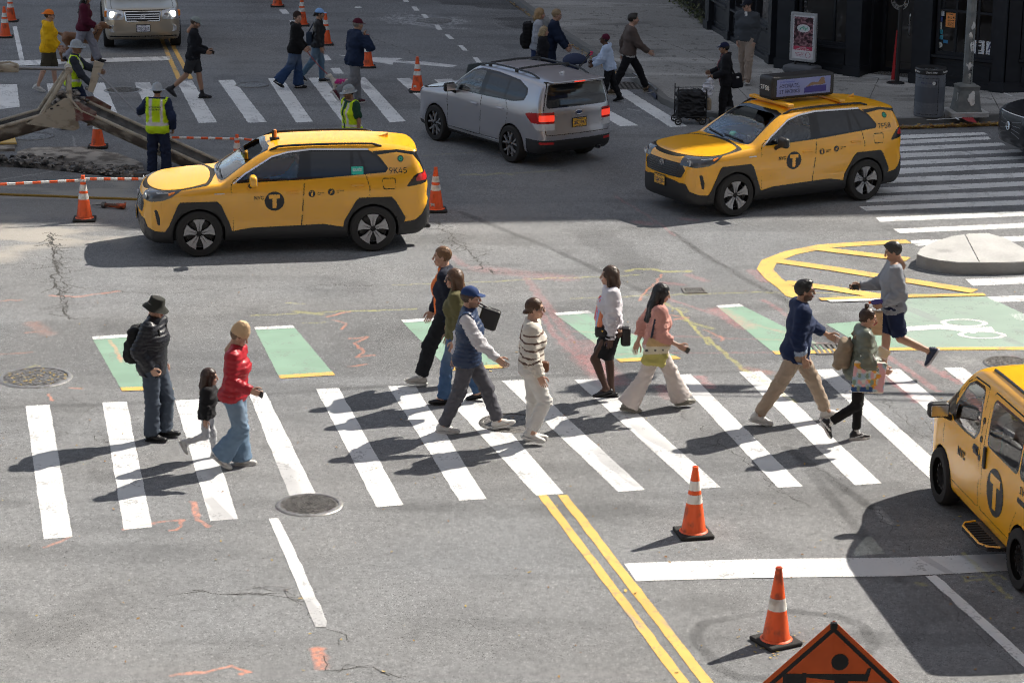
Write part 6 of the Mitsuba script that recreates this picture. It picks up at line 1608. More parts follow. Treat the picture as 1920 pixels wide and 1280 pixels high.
def hair_mesh(style):
    k = ('hair', style)
    if k in CACHE: return CACHE[k]
    f = Field(.0078, .02); cap = lambda g: f.ell((-.018, 0, .030), (.096 + g, .077 + g, .092 + g))
    front = lambda P_: np.where(P_[..., 2] > -.3, (P_[..., 0] - (.055 + .0 * P_[..., 2])) - np.clip(P_[..., 2] - .060, 0, 1) * 3.0, -1)
    if style in ('short', 'shortf', 'crop'):
        cap(.004 if style == 'crop' else .008)
        if style == 'short': f.ell((.025, 0, .104), (.058, .050, .022))
        f.cut(front); f.cut(lambda P_: -.055 - P_[..., 2] + np.clip(P_[..., 0] + .03, 0, 1) * 1.05)
    elif style in ('bun', 'topbun', 'pony'):
        cap(.005); f.cut(front); f.cut(lambda P_: -.060 - P_[..., 2] + np.clip(P_[..., 0] + .04, 0, 1) * .8)
        if style == 'bun': f.ell((-.105, 0, -.055), (.034, .045, .034), k=.015)
        if style == 'topbun': f.ell((-.045, 0, .150), (.030, .030, .030), k=.012).ell((-.085, .02, -.08), (.02, .05, .05))
        if style == 'pony': f.cone((-.11, 0, .0), (-.145, 0, -.10), .026, .034).cone((-.145, 0, -.10), (-.135, .0, -.26), .034, .016)
    elif style in ('long', 'longdark', 'shoulder', 'curly', 'bob'):
        cap(.012); f.cut(front)
        L = {'long': -.24, 'longdark': -.38, 'shoulder': -.19, 'curly': -.16, 'bob': -.15}[style]; w = 1.25 if style == 'curly' else 1.0
        for yy in (-.055, 0, .055):
            f.cone((-.060, yy * w, .02), (-.075 - .02 * (yy == 0), yy * 1.1 * w, L * .5), .050, .050 * w, k=.03).cone((-.075, yy * 1.1 * w, L * .5), (-.085 - .02 * (yy == 0), yy * .9, L), .046 * w, .028, k=.03)
        for s in (1, -1): f.cone((.02, s * .074, .03), (.005, s * .082 * w, L * .55), .020, .026 * w)
        f.cuts = []; f.cut(lambda P_: np.minimum(front(P_), .2) - np.where(P_[..., 2] < .05, .02, 0))
    m = f.mesh(); v = np.array(m.vertices); n = vnormals(m)
    if style == 'curly': d = .014 * (fb(v, 45, 2) - .5) * 2
    else: d = .006 * (np.abs(np.sin((np.arctan2(v[:, 1], v[:, 0] + .03) * 22 + 6 * fb(v, 14, 2)))) - .5) + .006 * (fb(v, 40, 2) - .5)
    m = tm(v + n * d[:, None], m.faces); CACHE[k] = m
    return m


def hat_mesh(kind):
    k = ('hat', kind)
    if k in CACHE: return CACHE[k]
    out = []
    if kind in ('cap', 'capback'):
        f = Field(.006, .015).ell((-.014, 0, .040), (.106, .086, .094)); f.cut(lambda P_: .030 - P_[..., 2]); f.ell((-.012, 0, .134), (.008, .008, .005), k=.003)
        s = 1 if kind == 'cap' else -1
        f.ell((s * .115 - .01, 0, .036), (.085, .070, .010), rot('y', 10 * s), k=.008)
        out = f.mesh()
    elif kind == 'beanie':
        f = Field(.006, .012).ell((-.014, 0, .050), (.108, .088, .112)).ell((-.014, 0, .140), (.075, .06, .055), k=.05); f.cut(lambda P_: .020 - P_[..., 2])
        f.cone((-.014, 0, .035), (-.014, 0, .072), .098, .098, np.diag([.90, 1.10, 1]), k=.004)
        m = f.mesh(); v = np.array(m.vertices); a = np.arctan2(v[:, 1], v[:, 0]); out = tm(v + vnormals(m) * (.0022 * np.sin(a * 60))[:, None], m.faces)
    elif kind == 'wrap':
        f = Field(.006, .012).ell((-.03, 0, .045), (.105, .090, .105)); f.cut(lambda P_: .012 - P_[..., 2]); out = f.mesh()
    elif kind == 'bucket':
        up = lathe([(0, .128), (.06, .126), (.085, .115), (.094, .04), (.150, -.012), (.152, -.016), (.090, .034), (.08, .1), (0, .11)], 40); v = np.array(up.vertices); v[:, 0] = v[:, 0] * 1.06 - .012; v[:, 1] *= .93
        v[:, 2] += .006 * np.sin(np.arctan2(v[:, 1], v[:, 0]) * 5) * (v[:, 2] < .03); out = tm(v, up.faces)
    else:
        pr = [(0, .158), (.03, .156), (.075, .135), (.102, .09), (.113, .030), (.150, .018), (.152, .013), (.112, .022), (.10, .08), (0, .14)]
        up = lathe(pr, 40); v = np.array(up.vertices); v[:, 0] = v[:, 0] * 1.10 - .008 + np.where((v[:, 2] < .025) & (v[:, 0] > .09), .02, 0); v[:, 1] *= .92
        v[:, 2] += .008 * np.exp(-(v[:, 1] / .012) ** 2) * (v[:, 2] > .06); out = tm(v, up.faces)
    CACHE[k] = out
    return out


def limbdist(p, a, b):
    ba = b - a; t = np.clip((p - a) @ ba / (ba @ ba), 0, 1)
    return np.linalg.norm(p - a - t[:, None] * ba, axis=1), t


def grain(v, c, amt=.16, s=38, seed=0): return np.clip(np.asarray(c) * (1 - amt / 2 + amt * fb(v, s, 3, seed)[:, None]), 0, 1)


def folds(v, amp, seed=0):
    q = v * np.array([8, 8, 15]); q = q + .8 * meshkit.noise(v * 6, seed + 3)[:, None]
    r = lambda n: (1 - np.abs(2 * n - 1)) ** 3
    return amp * (2.2 * r(meshkit.noise(q, seed)) + 1.0 * r(meshkit.noise(q * 2.1 + 7, seed + 1)) - 1.1)


def person(label, at, yaw, h=1.75, legs=((20, 5), (-15, 15)), feet=(0, 0), lean=3, arms=((-15, 6, 5, 0), (15, 6, 35, 0)), head=(0, 5), foot='R', hc=(25, 25), thumbs=(None, None), female=False, child=False, skin=(.50, .30, .21), hair=('short', (.025, .018, .013)),
           hat=None, top=None, bottom=None, shoes=None, look={}, res=.0158, group=None, splay=0, parts=True, zoff=0.0, sit=None, twist=0, extra=None, name='person'):
    """Builds one person; at = the photo pixel of the middle of the given foot. legs: (thigh pitch, knee bend) left, right; arms: (upper pitch, out, forearm pitch, out) left, right."""
    S = h / 1.75; hs = (1.0 if not child else 1.22) * (S if not child else S)
    if child: hs = S * 1.38
    Rl = rot('y', lean); Rt = rot('z', twist) @ Rl
    hw = (.088 if not female else .090) * S; sw = (.185 if not female else .160) * S * (1.0 if not child else .95)
    hip = [Rl @ np.array([0, s * hw, -.01 * S]) for s in (1, -1)]
    knee, ank, toe, fup = [], [], [], []
    for i, s in enumerate((1, -1)):
        tp, kb = legs[i]; k_ = hip[i] + .43 * S * vdir(tp, splay, s); a_ = k_ + .415 * S * vdir(tp - kb, splay * .3, s)
        fp = math.radians(feet[i]); knee.append(k_); ank.append(a_)
        toe.append(np.array([math.cos(fp), 0, -math.sin(fp)])); fup.append(np.array([math.sin(fp), 0, math.cos(fp)]))
    soles = [ank[i] - fup[i] * .080 * S for i in (0, 1)]
    low = min(min((soles[i] - toe[i] * .06 * S)[2], (soles[i] + toe[i] * .17 * S)[2]) for i in (0, 1))
    fi = 0 if foot == 'L' else 1
    ref = soles[fi] + toe[fi] * .05 * S
    base = G(*at) if len(at) == 2 else np.array(at, float)
    if sit is not None: ref, low = np.zeros(3), -sit
    M = mat4(base, math.radians(yaw)) @ rt(None, (-ref[0], -ref[1], -low + zoff))
    ch = Rt @ np.array([0.012, 0, .30]) * S; nb = Rt @ np.array([-.012, 0, .505]) * S
    sh_ = [Rt @ np.array([-.01, s * sw / S, .455]) * S for s in (1, -1)]
    elb, wri, fdir = [], [], []
    for i, s in enumerate((1, -1)):
        a = arms[i]; e_ = sh_[i] + .295 * S * (Rt @ vdir(a[0], a[1], s)); d = Rt @ vdir(a[2], a[3], s); elb.append(e_); wri.append(e_ + .255 * S * d); fdir.append(d)
    Rh = Rt @ rot('z', head[0]) @ rot('y', head[1] - lean)
    hcen = nb + Rt @ np.array([.030, 0, .165]) * S * (1.0 if not child else 1.08)
    MH = rt(Rh * hs, hcen)
    t = thing(name, label, 'person', group) if not isinstance(name, tuple) else name[0]
    info = dict(key=t, M=M, head=MH, sh=sh_, nb=nb, ch=ch, elb=elb, wri=wri, fdir=fdir, Rt=Rt, Rl=Rl, S=S, hip=hip)
    KT = lambda k: np.diag([1, 1 / k, 1.0]) @ Rt.T
    KH = lambda k: np.diag([1, 1 / k, 1.0]) @ Rl.T
    fm = female

    def torso(f, g=0.0, hem=None, bulk=1.0):
        gy = g * .75
        w = .090 if fm else .098
        f.cone(Rl @ np.array([0, 0, -.03]) * S, Rl @ np.array([0, 0, .10]) * S, (.112 if fm else .108) * S + gy, w * S + gy, KH(1.52), k=.05)
        f.cone(Rt @ np.array([.005, 0, .12]) * S, Rt @ np.array([.012, 0, .30]) * S, w * S * bulk + gy, (.108 if fm else .120) * S * bulk + gy, KT(1.42), k=.06)
        f.cone(Rt @ np.array([.008, 0, .30]) * S, Rt @ np.array([-.008, 0, .40]) * S, (.108 if fm else .120) * S * bulk + gy, .085 * S + gy, KT(1.5 if not fm else 1.4), k=.06)
        f.cone(sh_[0], sh_[1], .052 * S + g * .8, .052 * S + g * .8, k=.05)
        for s in (1, -1): f.cone(sh_[0 if s > 0 else 1] + Rt @ np.array([0, -s * .02, .015]) * S, nb + Rt @ np.array([0, s * .03, .01]) * S, .045 * S + g * .7, .048 * S + g * .5, k=.05)
        if fm:
            for s in (1, -1): f.ell(Rt @ np.array([.075, s * .065, .305]) * S, (.062 * S + g * .6, .066 * S + g * .6, .062 * S + g * .6), Rt, k=.05)

    def leg(f, i, r, upto=1.0):
        (r0, r1, r2) = r
        f.cone(hip[i], knee[i], r0, r1, k=.035)
        e = knee[i] + (ank[i] - knee[i]) * upto
        f.cone(knee[i], e, r1, r1 + (r2 - r1) * upto, k=.03)

    bs = .026 if parts == 'far' else .022
    bare = bottom and bottom.get('len', 1.0) < .9
    fbody = Field(bs if not bare else (.018 if parts == 'far' else .0145), .035)
    torso(fbody)
    for i, s in enumerate((1, -1)):
        leg(fbody, i, (.082 * S, .051 * S, .036 * S)); fbody.ell(hip[i] + np.array([-.055, 0, -.02]) * S, (.085 * S, .085 * S, .085 * S))
        fbody.cone(knee[i] + (ank[i] - knee[i]) * .15 + np.array([-.012, 0, 0]), knee[i] + (ank[i] - knee[i]) * .6, .050 * S, .040 * S, k=.03)
        fbody.cone(ank[i], soles[i] + toe[i] * .10 * S + fup[i] * .03 * S, .038 * S, .028 * S, k=.03)
        fbody.cone(sh_[i], elb[i], .048 * S, .038 * S); fbody.cone(elb[i], wri[i] + fdir[i] * .01, .038 * S, .027 * S)
    fbody.cone(nb + Rt @ np.array([0, 0, -.05]) * S, hcen - Rh @ np.array([.03, 0, .07]) * hs, .058 * S, .05 * S)
    bm = fbody.mesh(); hm0 = head_mesh(fm, child, parts == 'far'); hm = xf(hm0, MH)
    pieces = [bm, hm]; hands = []
    for i, s in enumerate((1, -1)):
        X = nrm(fdir[i]); T0 = thumbs[i]
        if T0 is None: T0 = np.array([1.0, 0, 0]) if abs(X[0]) < .8 else np.array([0, 0, 1.0])
        Yt = nrm(np.asarray(T0, float) - X * (X @ np.asarray(T0, float)))
        Y = Yt if s < 0 else -Yt
        R = np.stack([X, Y, np.cross(X, Y)], 1); Mh = rt(R * S * (1.0 if not child else 1.1), wri[i])
        hm_ = hand_mesh(hc[i])
        if s > 0: hm_ = xf(hm_, np.diag([1, -1, 1, 1.0]))
        w_ = xf(hm_, Mh); pieces.append(w_); hands.append((Mh, w_, s))
    info['hands'] = [rt(h_[0][:3, :3] / np.linalg.norm(h_[0][:3, 0]), h_[0][:3, 3]) for h_ in hands]
    body = None
    try:
        mans = [m3.Manifold(m3.Mesh(np.asarray(q.vertices, np.float32), np.asarray(q.faces, np.uint32))) for q in pieces]
        if all(q.status() == m3.Error.NoError for q in mans):
            u = m3.Manifold.batch_boolean(mans, m3.OpType.Add).to_mesh(); body = tm(u.vert_properties[:, :3], u.tri_verts)
    except Exception: body = None
    if body is None: body = cat(pieces)
    v = np.asarray(body.vertices); hv = (v - hcen) @ Rh / hs
    col = grain(v, skin, .12)
    nearh = (np.abs(hv).max(1) < .135) & (hv[:, 2] > -.14); col[nearh] = head_color(hv[nearh], skin, look)
    if look.get('tights'):
        low_ = v @ Rl[:, 2] < -.02; col[low_] = grain(v[low_], look['tights'], .1)
    if look.get('socks'):
        sk, zz = look['socks']
        for i in (0, 1):
            d, tt = limbdist(v, knee[i], soles[i]); q = (d < .09 * S) & (tt > zz); col[q] = grain(v[q], sk, .1)
    obj('body', body, M_SKIN, t, True, M=M, color=col)
    # hair and hat
    if hair:
        hmsh = xf(hair_mesh(hair[0]), MH)
        if hat:
            vv = (np.asarray(hmsh.vertices) - hcen) @ Rh / hs; zc = .045
            hmsh, _ = split(hmsh, vv[:, 2] - zc)
        vv = np.asarray(hmsh.vertices); cc = grain(vv, hair[1], .5, 60) * (.8 + .4 * fb(vv, 22)[:, None])
        obj('hair', hmsh, M_HAIR, t, True, M=M, color=np.clip(cc, 0, 1))
    if hat:
        m = xf(hat_mesh(hat[0]), MH); vv = np.asarray(m.vertices)
        obj('hat' if hat[0] != 'hard' else 'hard_hat', m, M_CLOTH if hat[0] != 'hard' else M_SHOE, t, True, M=M, color=grain(vv, hat[1], .14, 50))
        if hat[0] in ('cap', 'capback') and len(hat) > 2: obj('cap_badge', xf(bx((.088, 0, .075), (.006, .03, .03), .0, rot('y', -25)), MH), hat[2], t, M=M)
    if look.get('glasses'):
        g = cat([xf(lathe([(0, .003), (.021, .002), (.023, 0), (0, -.002)], 16, 'x'), rt(rot('z', 8 * s), (.101, s * .032, .0))) for s in (1, -1)] + [tube([(.100, s * .05, .006), (.05, s * .079, .010), (-.005, s * .083, .004)], .003, 5) for s in (1, -1)] + [tube([(.104, -.012, .004), (.107, 0, .006), (.104, .012, .004)], .0025, 5)])
        obj('glasses', xf(g, MH), look['glasses'], t, M=M)
    if look.get('earbud'): obj('earbud', xf(cat([Field(.004, .004).ell((.006, s * .084, -.012), (.008, .007, .012)).mesh() for s in (1, -1)]), MH), M_WHITE, t, True, M=M)
    if look.get('headphones'):
        obj('headphones', xf(cat([Field(.006, .01).ell((-.006, s * .092, -.008), (.032, .018, .040)).mesh() for s in (1, -1)] + [tube([(-.006, .095 * math.cos(a), .03 + .115 * math.sin(a)) for a in np.linspace(0, math.pi, 14)], .009, 6)]), MH), M_WHITE, t, True, M=M)
    # legs' clothing
    if bottom:
        L = bottom.get('len', 1.0); g = bottom.get('fit', .018) * S; fl = bottom.get('flare', 0.0) * S
        f = Field(res, .028)
        f.cone(Rl @ np.array([0, 0, -.03]) * S, Rl @ np.array([0, 0, .085]) * S, .112 * S + g * .7, .100 * S + g * .5, KH(1.52), k=.04)
        if bottom.get('skirt'):
            z1 = -bottom['skirt'] * S; mid = (knee[0] + knee[1]) / 2 - (hip[0] + hip[1]) / 2
            e = Rl @ np.array([0, 0, -.02]) * S; q = e + mid / np.linalg.norm(mid) * bottom['skirt'] * S
            f.cone(e, q, .118 * S + g * .5, .115 * S + g, KH(1.5), k=.03); dd = nrm(q - e)
            f.cut(lambda P_: (P_ - q) @ dd.astype(np.float32))
        else:
            for i in (0, 1):
                f.ell(hip[i] + np.array([-.052, 0, -.02]) * S, (.086 * S + g * .6,) * 3)
                kk, aa = knee[i], ank[i]
                if L > .55:
                    up = (L - .5) / .5
                    e = kk + (aa - kk) * up
                    leg(f, i, (.086 * S + g, .058 * S + g, .046 * S + g + fl), up)
                    d = nrm(aa - kk)
                    f.cut((lambda e, d, kk: lambda P_: np.where((((P_ - kk) @ d.astype(np.float32)) > .12) & (np.linalg.norm(P_ - e, axis=-1) < .22), (P_ - e) @ d.astype(np.float32), -1))(e, d, kk))
                else:
                    e = hip[i] + (kk - hip[i]) * (L / .5); d = nrm(kk - hip[i])
                    f.cone(hip[i], e + d * .05, .088 * S + g, (.062 * S + g + fl), k=.03)
                    f.cut((lambda e, d: lambda P_: np.where(np.linalg.norm(P_ - e, axis=-1) < .20, (P_ - e) @ d.astype(np.float32), -1))(e, d))
        m = f.mesh(); v = np.asarray(m.vertices)
        am = bottom.get('fold', .006) * 1.25
        kn = sum(np.exp(-((v - knee[i]) ** 2).sum(1) / .02) for i in (0, 1)) + sum(np.exp(-((v - ank[i]) ** 2).sum(1) / .02) for i in (0, 1)) + .5
        m = tm(v + vnormals(m) * (folds(v, am, 5) * kn)[:, None], m.faces); v = np.asarray(m.vertices)
        cc = grain(v, bottom['col'], bottom.get('grain', .22), 30)
        if bottom.get('denim'):
            for i in (0, 1):
                d, tt = limbdist(v, hip[i], knee[i]); k_ = np.exp(-((tt - .55) / .35) ** 2) * (d < .13 * S); cc = cc + (np.array([.22, .26, .30]) - cc) * (.35 * k_ * (.5 + fb(v, 12)))[:, None]
        obj(bottom.get('name', 'trousers'), m, bottom.get('mat', M_CLOTH), t, True, M=M, color=np.clip(cc, 0, 1))
    # upper clothing
    tops = top if isinstance(top, list) else [top] if top else []
    for tp_ in tops:
        g = tp_.get('g', .024) * S; hem = tp_.get('hem', -.10) * S; f = Field(res, .03)
        torso(f, g, bulk=tp_.get('bulk', 1.0))
        f.cone(Rl @ np.array([0, 0, min(hem, -.02) - .05]), Rl @ np.array([0, 0, .10]) * S, .116 * S + g * .8, .10 * S + g * .8, KH(1.5), k=.05)
        sl = tp_.get('sleeve', 1.0)
        if hem < -.03:
            for i in (0, 1): f.ell(hip[i] + np.array([-.052, 0, -.01]) * S, (.088 * S + g * .95,) * 3)
        gs = tp_.get('gs', g)
        for i in (0, 1):
            if sl <= 0: continue
            f.cone(sh_[i], elb[i] if sl > .5 else sh_[i] + (elb[i] - sh_[i]) * sl * 2, .054 * S + gs, .045 * S + gs, k=.04)
            if sl > .5:
                e = elb[i] + (wri[i] - elb[i]) * (sl - .5) * 2
                f.cone(elb[i], e, .045 * S + gs, .034 * S + gs * .8, k=.03); d = nrm(fdir[i])
                f.cut((lambda e, d, q: lambda P_: np.where((np.linalg.norm(P_ - e, axis=-1) < .11), (P_ - e) @ d.astype(np.float32), -1))(e, d, elb[i]))
            else:
                e = sh_[i] + (elb[i] - sh_[i]) * sl * 2; d = nrm(elb[i] - sh_[i])
                f.cut((lambda e, d: lambda P_: np.where(np.linalg.norm(P_ - e, axis=-1) < .13, (P_ - e) @ d.astype(np.float32), -1))(e, d))
        if tp_.get('vest'):
            for i, s in enumerate((1, -1)):
                q = sh_[i] + Rt @ np.array([0, s * .035, 0]) * S; d = Rt @ np.array([0, s * 1.0, 0])
                f.cut((lambda q, d: lambda P_: np.where((P_ - q) @ d.astype(np.float32) > -.2, (P_ - q) @ d.astype(np.float32), -1))(q, d))
        co = tp_.get('collar', .03)
        if co: f.cone(nb + Rt @ np.array([0, 0, -.01]) * S, nb + Rt @ np.array([.012, 0, co]) * S, .060 * S + g * .5, .056 * S + g * .4, k=.025)
        nz = Rt @ np.array([0.25, 0, 1.0]); nz /= np.linalg.norm(nz); ctop = nb + Rt @ np.array([0, 0, max(co, .0) + .012]) * S
        f.cut(lambda P_: np.where(np.linalg.norm(P_ - ctop, axis=-1) < .16 * S, (P_ - ctop) @ nz.astype(np.float32), -1))
        if tp_.get('hood'): f.ell(nb + Rt @ np.array([-.075, 0, .02]) * S, (.060 * S, .105 * S, .055 * S), Rt, k=.03)
        dn = Rl[:, 2].copy(); f.cut(lambda P_: np.where(P_ @ dn.astype(np.float32) < hem + .12, hem - P_ @ dn.astype(np.float32), -1))
        # an arm may hang below the hem: keep what lies near a forearm
        m = f.mesh() if not (hem > -.35 and sl > .5) else armsafe(f, hem, dn, elb, wri, S).mesh()
        v = np.asarray(m.vertices); n = vnormals(m)
        dT = np.minimum(limbdist(v, Rl @ np.array([0, 0, -.1]) * S, ch)[0], limbdist(v, ch, nb)[0]) - .105 * S
        dA = [np.minimum(limbdist(v, sh_[i], elb[i])[0], limbdist(v, elb[i], wri[i])[0]) for i in (0, 1)]
        limb = np.argmin(np.stack([dT, dA[0], dA[1]], 1), 1); limb = np.where((limb > 0) & (np.minimum(dA[0], dA[1]) > .046 * S + gs), 0, limb)
        s_ = v @ Rt[:, 2]
        for i in (0, 1):
            d1, t1_ = limbdist(v, sh_[i], elb[i]); d2, t2_ = limbdist(v, elb[i], wri[i]); q = limb == i + 1
            s_ = np.where(q, np.where(d1 < d2, t1_ * .295 * S, (.295 + t2_ * .255) * S), s_)
        loc = v @ Rt / S
        disp = folds(v, tp_.get('fold', .006) * 1.25, 9) * (.5 + sum(np.exp(-((v - elb[i]) ** 2).sum(1) / .02) for i in (0, 1)) + .6 * np.exp(-((v @ Rl[:, 2] - hem) / .08) ** 2))
        if tp_.get('quilt'): disp = disp * .6 + np.clip((v @ Rl[:, 2] - hem) / .05, 0, 1) * .013 * (np.abs(np.sin(np.pi * s_ / tp_['quilt'])) ** .6 - .6)
        if tp_.get('fuzz'): disp = disp + .012 * (fb(v, 55, 2) - .5) * 2
        m = tm(v + n * disp[:, None], m.faces); v = np.asarray(m.vertices)
        cc = grain(v, tp_['col'], tp_.get('grain', .13), 42)
        if tp_.get('paint'): cc = tp_['paint'](cc, loc, limb, s_ / S, v)
        obj(tp_.get('name', 'jacket'), m, tp_.get('mat', M_CLOTH), t, True, M=M, color=np.clip(cc, 0, 1))
    if shoes:
        up, so = shoe_mesh(shoes[0])
        for i, s in enumerate((1, -1)):
            R = np.stack([toe[i], np.array([0, 1.0, 0]), fup[i]], 1) @ rot('z', s * 7)
            Ms = rt(R * S * (1.02 if not child else 1.12), soles[i]); u = xf(up, Ms); vv = np.asarray(u.vertices)
            cc = grain(np.asarray(up.vertices), shoes[1], .12, 60)
            if len(shoes) > 3 and shoes[3] == 'band':
                lv = np.asarray(up.vertices); b = (np.abs(lv[:, 2] - .045 - .25 * (lv[:, 0] - .03)) < .008) & (np.abs(lv[:, 1]) > .02) & (lv[:, 0] < .09); cc[b] = (.75, .75, .74)
            k = obj('shoe', u, M_SHOE, t, True, M=M, color=cc)
            obj('sole', mikit.ply(xf(so, Ms), M_SHOE, smooth=False, color=np.tile(shoes[2], (len(so.vertices), 1))), M_SHOE, k, M=M)
    top_px = PX((M @ np.append(hcen + Rh @ np.array([0, 0, .125]) * hs, 1))[:3])[0]
    info['top'] = top_px
    if 'DEV' in globals(): print('PERSON', label[:46].ljust(46), 'top', np.round(top_px), 'soles', [np.round(PX((M @ np.append(soles[i] + toe[i] * .05, 1))[:3])[0]).tolist() for i in (0, 1)], 'hands', [np.round(PX((M @ np.append(w + fdir[i] * .08, 1))[:3])[0]).tolist() for i, w in enumerate(wri)])
    return info


def armsafe(f, hem, dn, elb, wri, S):
    """Replaces the hem's cut by one that spares the sleeves."""
    e = [(elb[i], wri[i]) for i in (0, 1)]

    def cut(P_):
        c = np.where(P_ @ dn.astype(np.float32) < hem + .12, hem - P_ @ dn.astype(np.float32), -1)
        for a, b in e:
            ba = (b - a).astype(np.float32); t = np.clip(((P_ - a.astype(np.float32)) @ ba) / float(ba @ ba), 0, 1)
            d = np.linalg.norm(P_ - a.astype(np.float32) - t[..., None] * ba, axis=-1) - .064 * S
            c = np.where(d < 0, np.minimum(c, d), c)
        return c
    f.cuts[-1] = cut
    return f


def carry(name, label, cat_, info, parts, group=None, where='M'):
    """Something worn or held: (part name, mesh in the person's frame, bsdf, smooth, colour)."""
    t = thing(name, label, cat_, group)
    for nm, m, b, sm, c in parts:
        obj(nm, m, b, t, sm, M=info['M'], color=None if c is None else grain(np.asarray(m.vertices), c, .14, 40))
    return t


def phone(info, i, label, col=M_BLACKG, tilt=0, off=(.085, 0, -.028)):
    Mh = info['hands'][i]; s = 1 if i == 1 else -1
    m = bx((0, 0, 0), (.150, .072, .009), .004)
    Mp = Mh @ rt(rot('y', tilt), (off[0], off[1] * s, off[2]))
    t = thing('phone', label, 'phone')
    obj('case', xf(m, Mp), col, t, M=info['M']); obj('screen', xf(bx((0, 0, .005), (.138, .064, .002)), Mp), M_BLACKG, t, M=info['M'])
    return t


def backpack(info, label, col, size=(.17, .30, .44), z=.22, x=-.17, strap=None):
    Rt, S = info['Rt'], info['S']
    c = Rt @ np.array([x - size[0] * .32, 0, z]) * S
    f = Field(.013, .03).box(c, np.array(size) / 2 * S, .07 * S, Rt).box(c + Rt @ np.array([-size[0] * .45, 0, -.09]) * S, np.array([.045, size[1] * .38, .12]) * S, .04 * S, Rt, k=.02)
    m = f.mesh(); v = np.asarray(m.vertices); m = tm(v + vnormals(m) * folds(v, .007, 3)[:, None], m.faces)
    st = []
    for i, s in enumerate((1, -1)):
        q = [np.array([x + .03, s * .075, .42]), np.array([-.05, s * .105, .525]), np.array([.085, s * .115, .44]), np.array([.125, s * .125, .30]), np.array([.05, s * .165, .16]), np.array([x + .05, s * .12, .06])]
        st.append(tube([Rt @ p * S for p in q], .020 * S, 6))
    loop = tube([Rt @ np.array(p) * S for p in ((x, .03, z + size[2] * .48), (x, .02, z + size[2] * .56), (x, -.02, z + size[2] * .56), (x, -.03, z + size[2] * .48))], .009, 6)
    k = carry('backpack', label, 'backpack', info, [('pack', m, M_CLOTH, True, col), ('strap', st[0], M_CLOTH, True, strap or col), ('strap', st[1], M_CLOTH, True, strap or col), ('grab_loop', loop, M_CLOTH, True, strap or col)])
    return k
# ---- everybody in the picture
NAVY, BLK, WHT_, GREY = (.012, .02, .055), (.012, .012, .014), (.68, .67, .64), (.20, .21, .23)
WS, BS = (.52, .51, .49), (.015, .015, .016)
LIGHT, TAN, MID, DARK = (.45, .27, .195), (.36, .205, .135), (.30, .17, .11), (.10, .05, .032)
HB, HDK, HBL, HGR = (.045, .024, .014), (.012, .010, .009), (.30, .20, .10), (.20, .18, .16)


def front_panel(inner, w=.05):
    """An open jacket: the strip down the chest shows what is worn beneath."""
    def f(c, loc, limb, s, v):
        q = (limb == 0) & (loc[:, 0] > .04) & (np.abs(loc[:, 1]) < w); c[q] = grain(v[q], inner, .1); return c
    return f


def vest_paint(lime, under, tape=(.62, .60, .58), back=False):
    def f(c, loc, limb, s, v):
        z = loc[:, 2]; ay = np.abs(loc[:, 1])
        t = (np.abs(z - .06) < .026) | ((np.abs(ay - .105) < .026) & (z > .08)); c[t] = grain(v[t], tape, .1)
        if not back:
            q = (loc[:, 0] > .05) & (ay < .022 + .16 * np.clip(z - .25, 0, 1)); c[q] = grain(v[q], under, .1)
        return c
    return f


def stripes(col, every, w, z0=-.2):
    def f(c, loc, limb, s, v):
        k = np.where(limb == 0, loc[:, 2], s + .03); q = (np.mod(k - z0, every) < w) & (k < .44) & ((limb > 0) | (loc[:, 2] > -.02)); c[q] = grain(v[q], col, .1); return c
    return f


def cuffs(col, hem):
    def f(c, loc, limb, s, v):
        q = ((limb > 0) & (np.abs(np.mod(s - .50, .022) - .011) < .005) & (s > .50)) | ((limb == 0) & (loc[:, 2] < hem + .05) & (np.mod(loc[:, 2], .022) < .010)); c[q] = col; return c
    return f


p1 = person('man in black bucket hat and quilted black jacket at the left of the crosswalk', (296, 838), -12, 1.76, ((16, 22), (1, 4)), lean=4, arms=((-12, 8, 30, -8), (-20, 10, 38, -10)), head=(-8, 16), foot='R', hc=(60, 60), skin=LIGHT, hair=('short', HGR), hat=('bucket', (.03, .03, .026)),
            top=dict(g=.034, hem=-.13, col=(.010, .011, .017), quilt=.048, mat=M_SATIN, collar=.06), bottom=dict(col=(.055, .07, .095), fit=.026, flare=.02), shoes=('sneaker', BLK, BS), look=dict(earbud=1))
backpack(p1, 'black rucksack on the back of the man in the bucket hat', (.014, .014, .015), (.16, .30, .44), .20)
p2 = person('small girl in black jacket and pale leggings holding hands with the woman in red', (412, 866), 2, 1.07, ((10, 4), (-6, 62)), feet=(0, 62), lean=4, arms=((42, 8, 72, 10), (-8, 10, 8, 4)), head=(8, 4), foot='L', child=True, female=False, skin=LIGHT, hair=('long', (.035, .018, .011)),
            top=dict(g=.030, hem=-.10, col=(.014, .014, .016), collar=.02), bottom=dict(col=(.44, .44, .46), fit=.010, fold=.004), shoes=('boot', WS, WS))
p3 = person('woman in red quilted jacket and tan knitted hat looking at her phone', (463, 880), -8, 1.70, ((5, 6), (12, 48)), feet=(0, 35), lean=5, arms=((-16, 6, -2, 2), (2, 8, 78, 6)), head=(0, 26), foot='L', hc=(30, 55), female=True, skin=LIGHT, hair=('shortf', (.16, .09, .05)), hat=('beanie', (.55, .38, .23)), thumbs=(None, (0, 0, 1)),
            top=dict(g=.034, hem=-.09, col=(.34, .008, .018), quilt=.058, mat=M_SATIN, collar=.06), bottom=dict(col=(.14, .21, .30), fit=.028, flare=.055, denim=1), shoes=('sneaker', WS, WS))
phone(p3, 1, 'dark phone in the hand of the woman in the red jacket', tilt=-30)
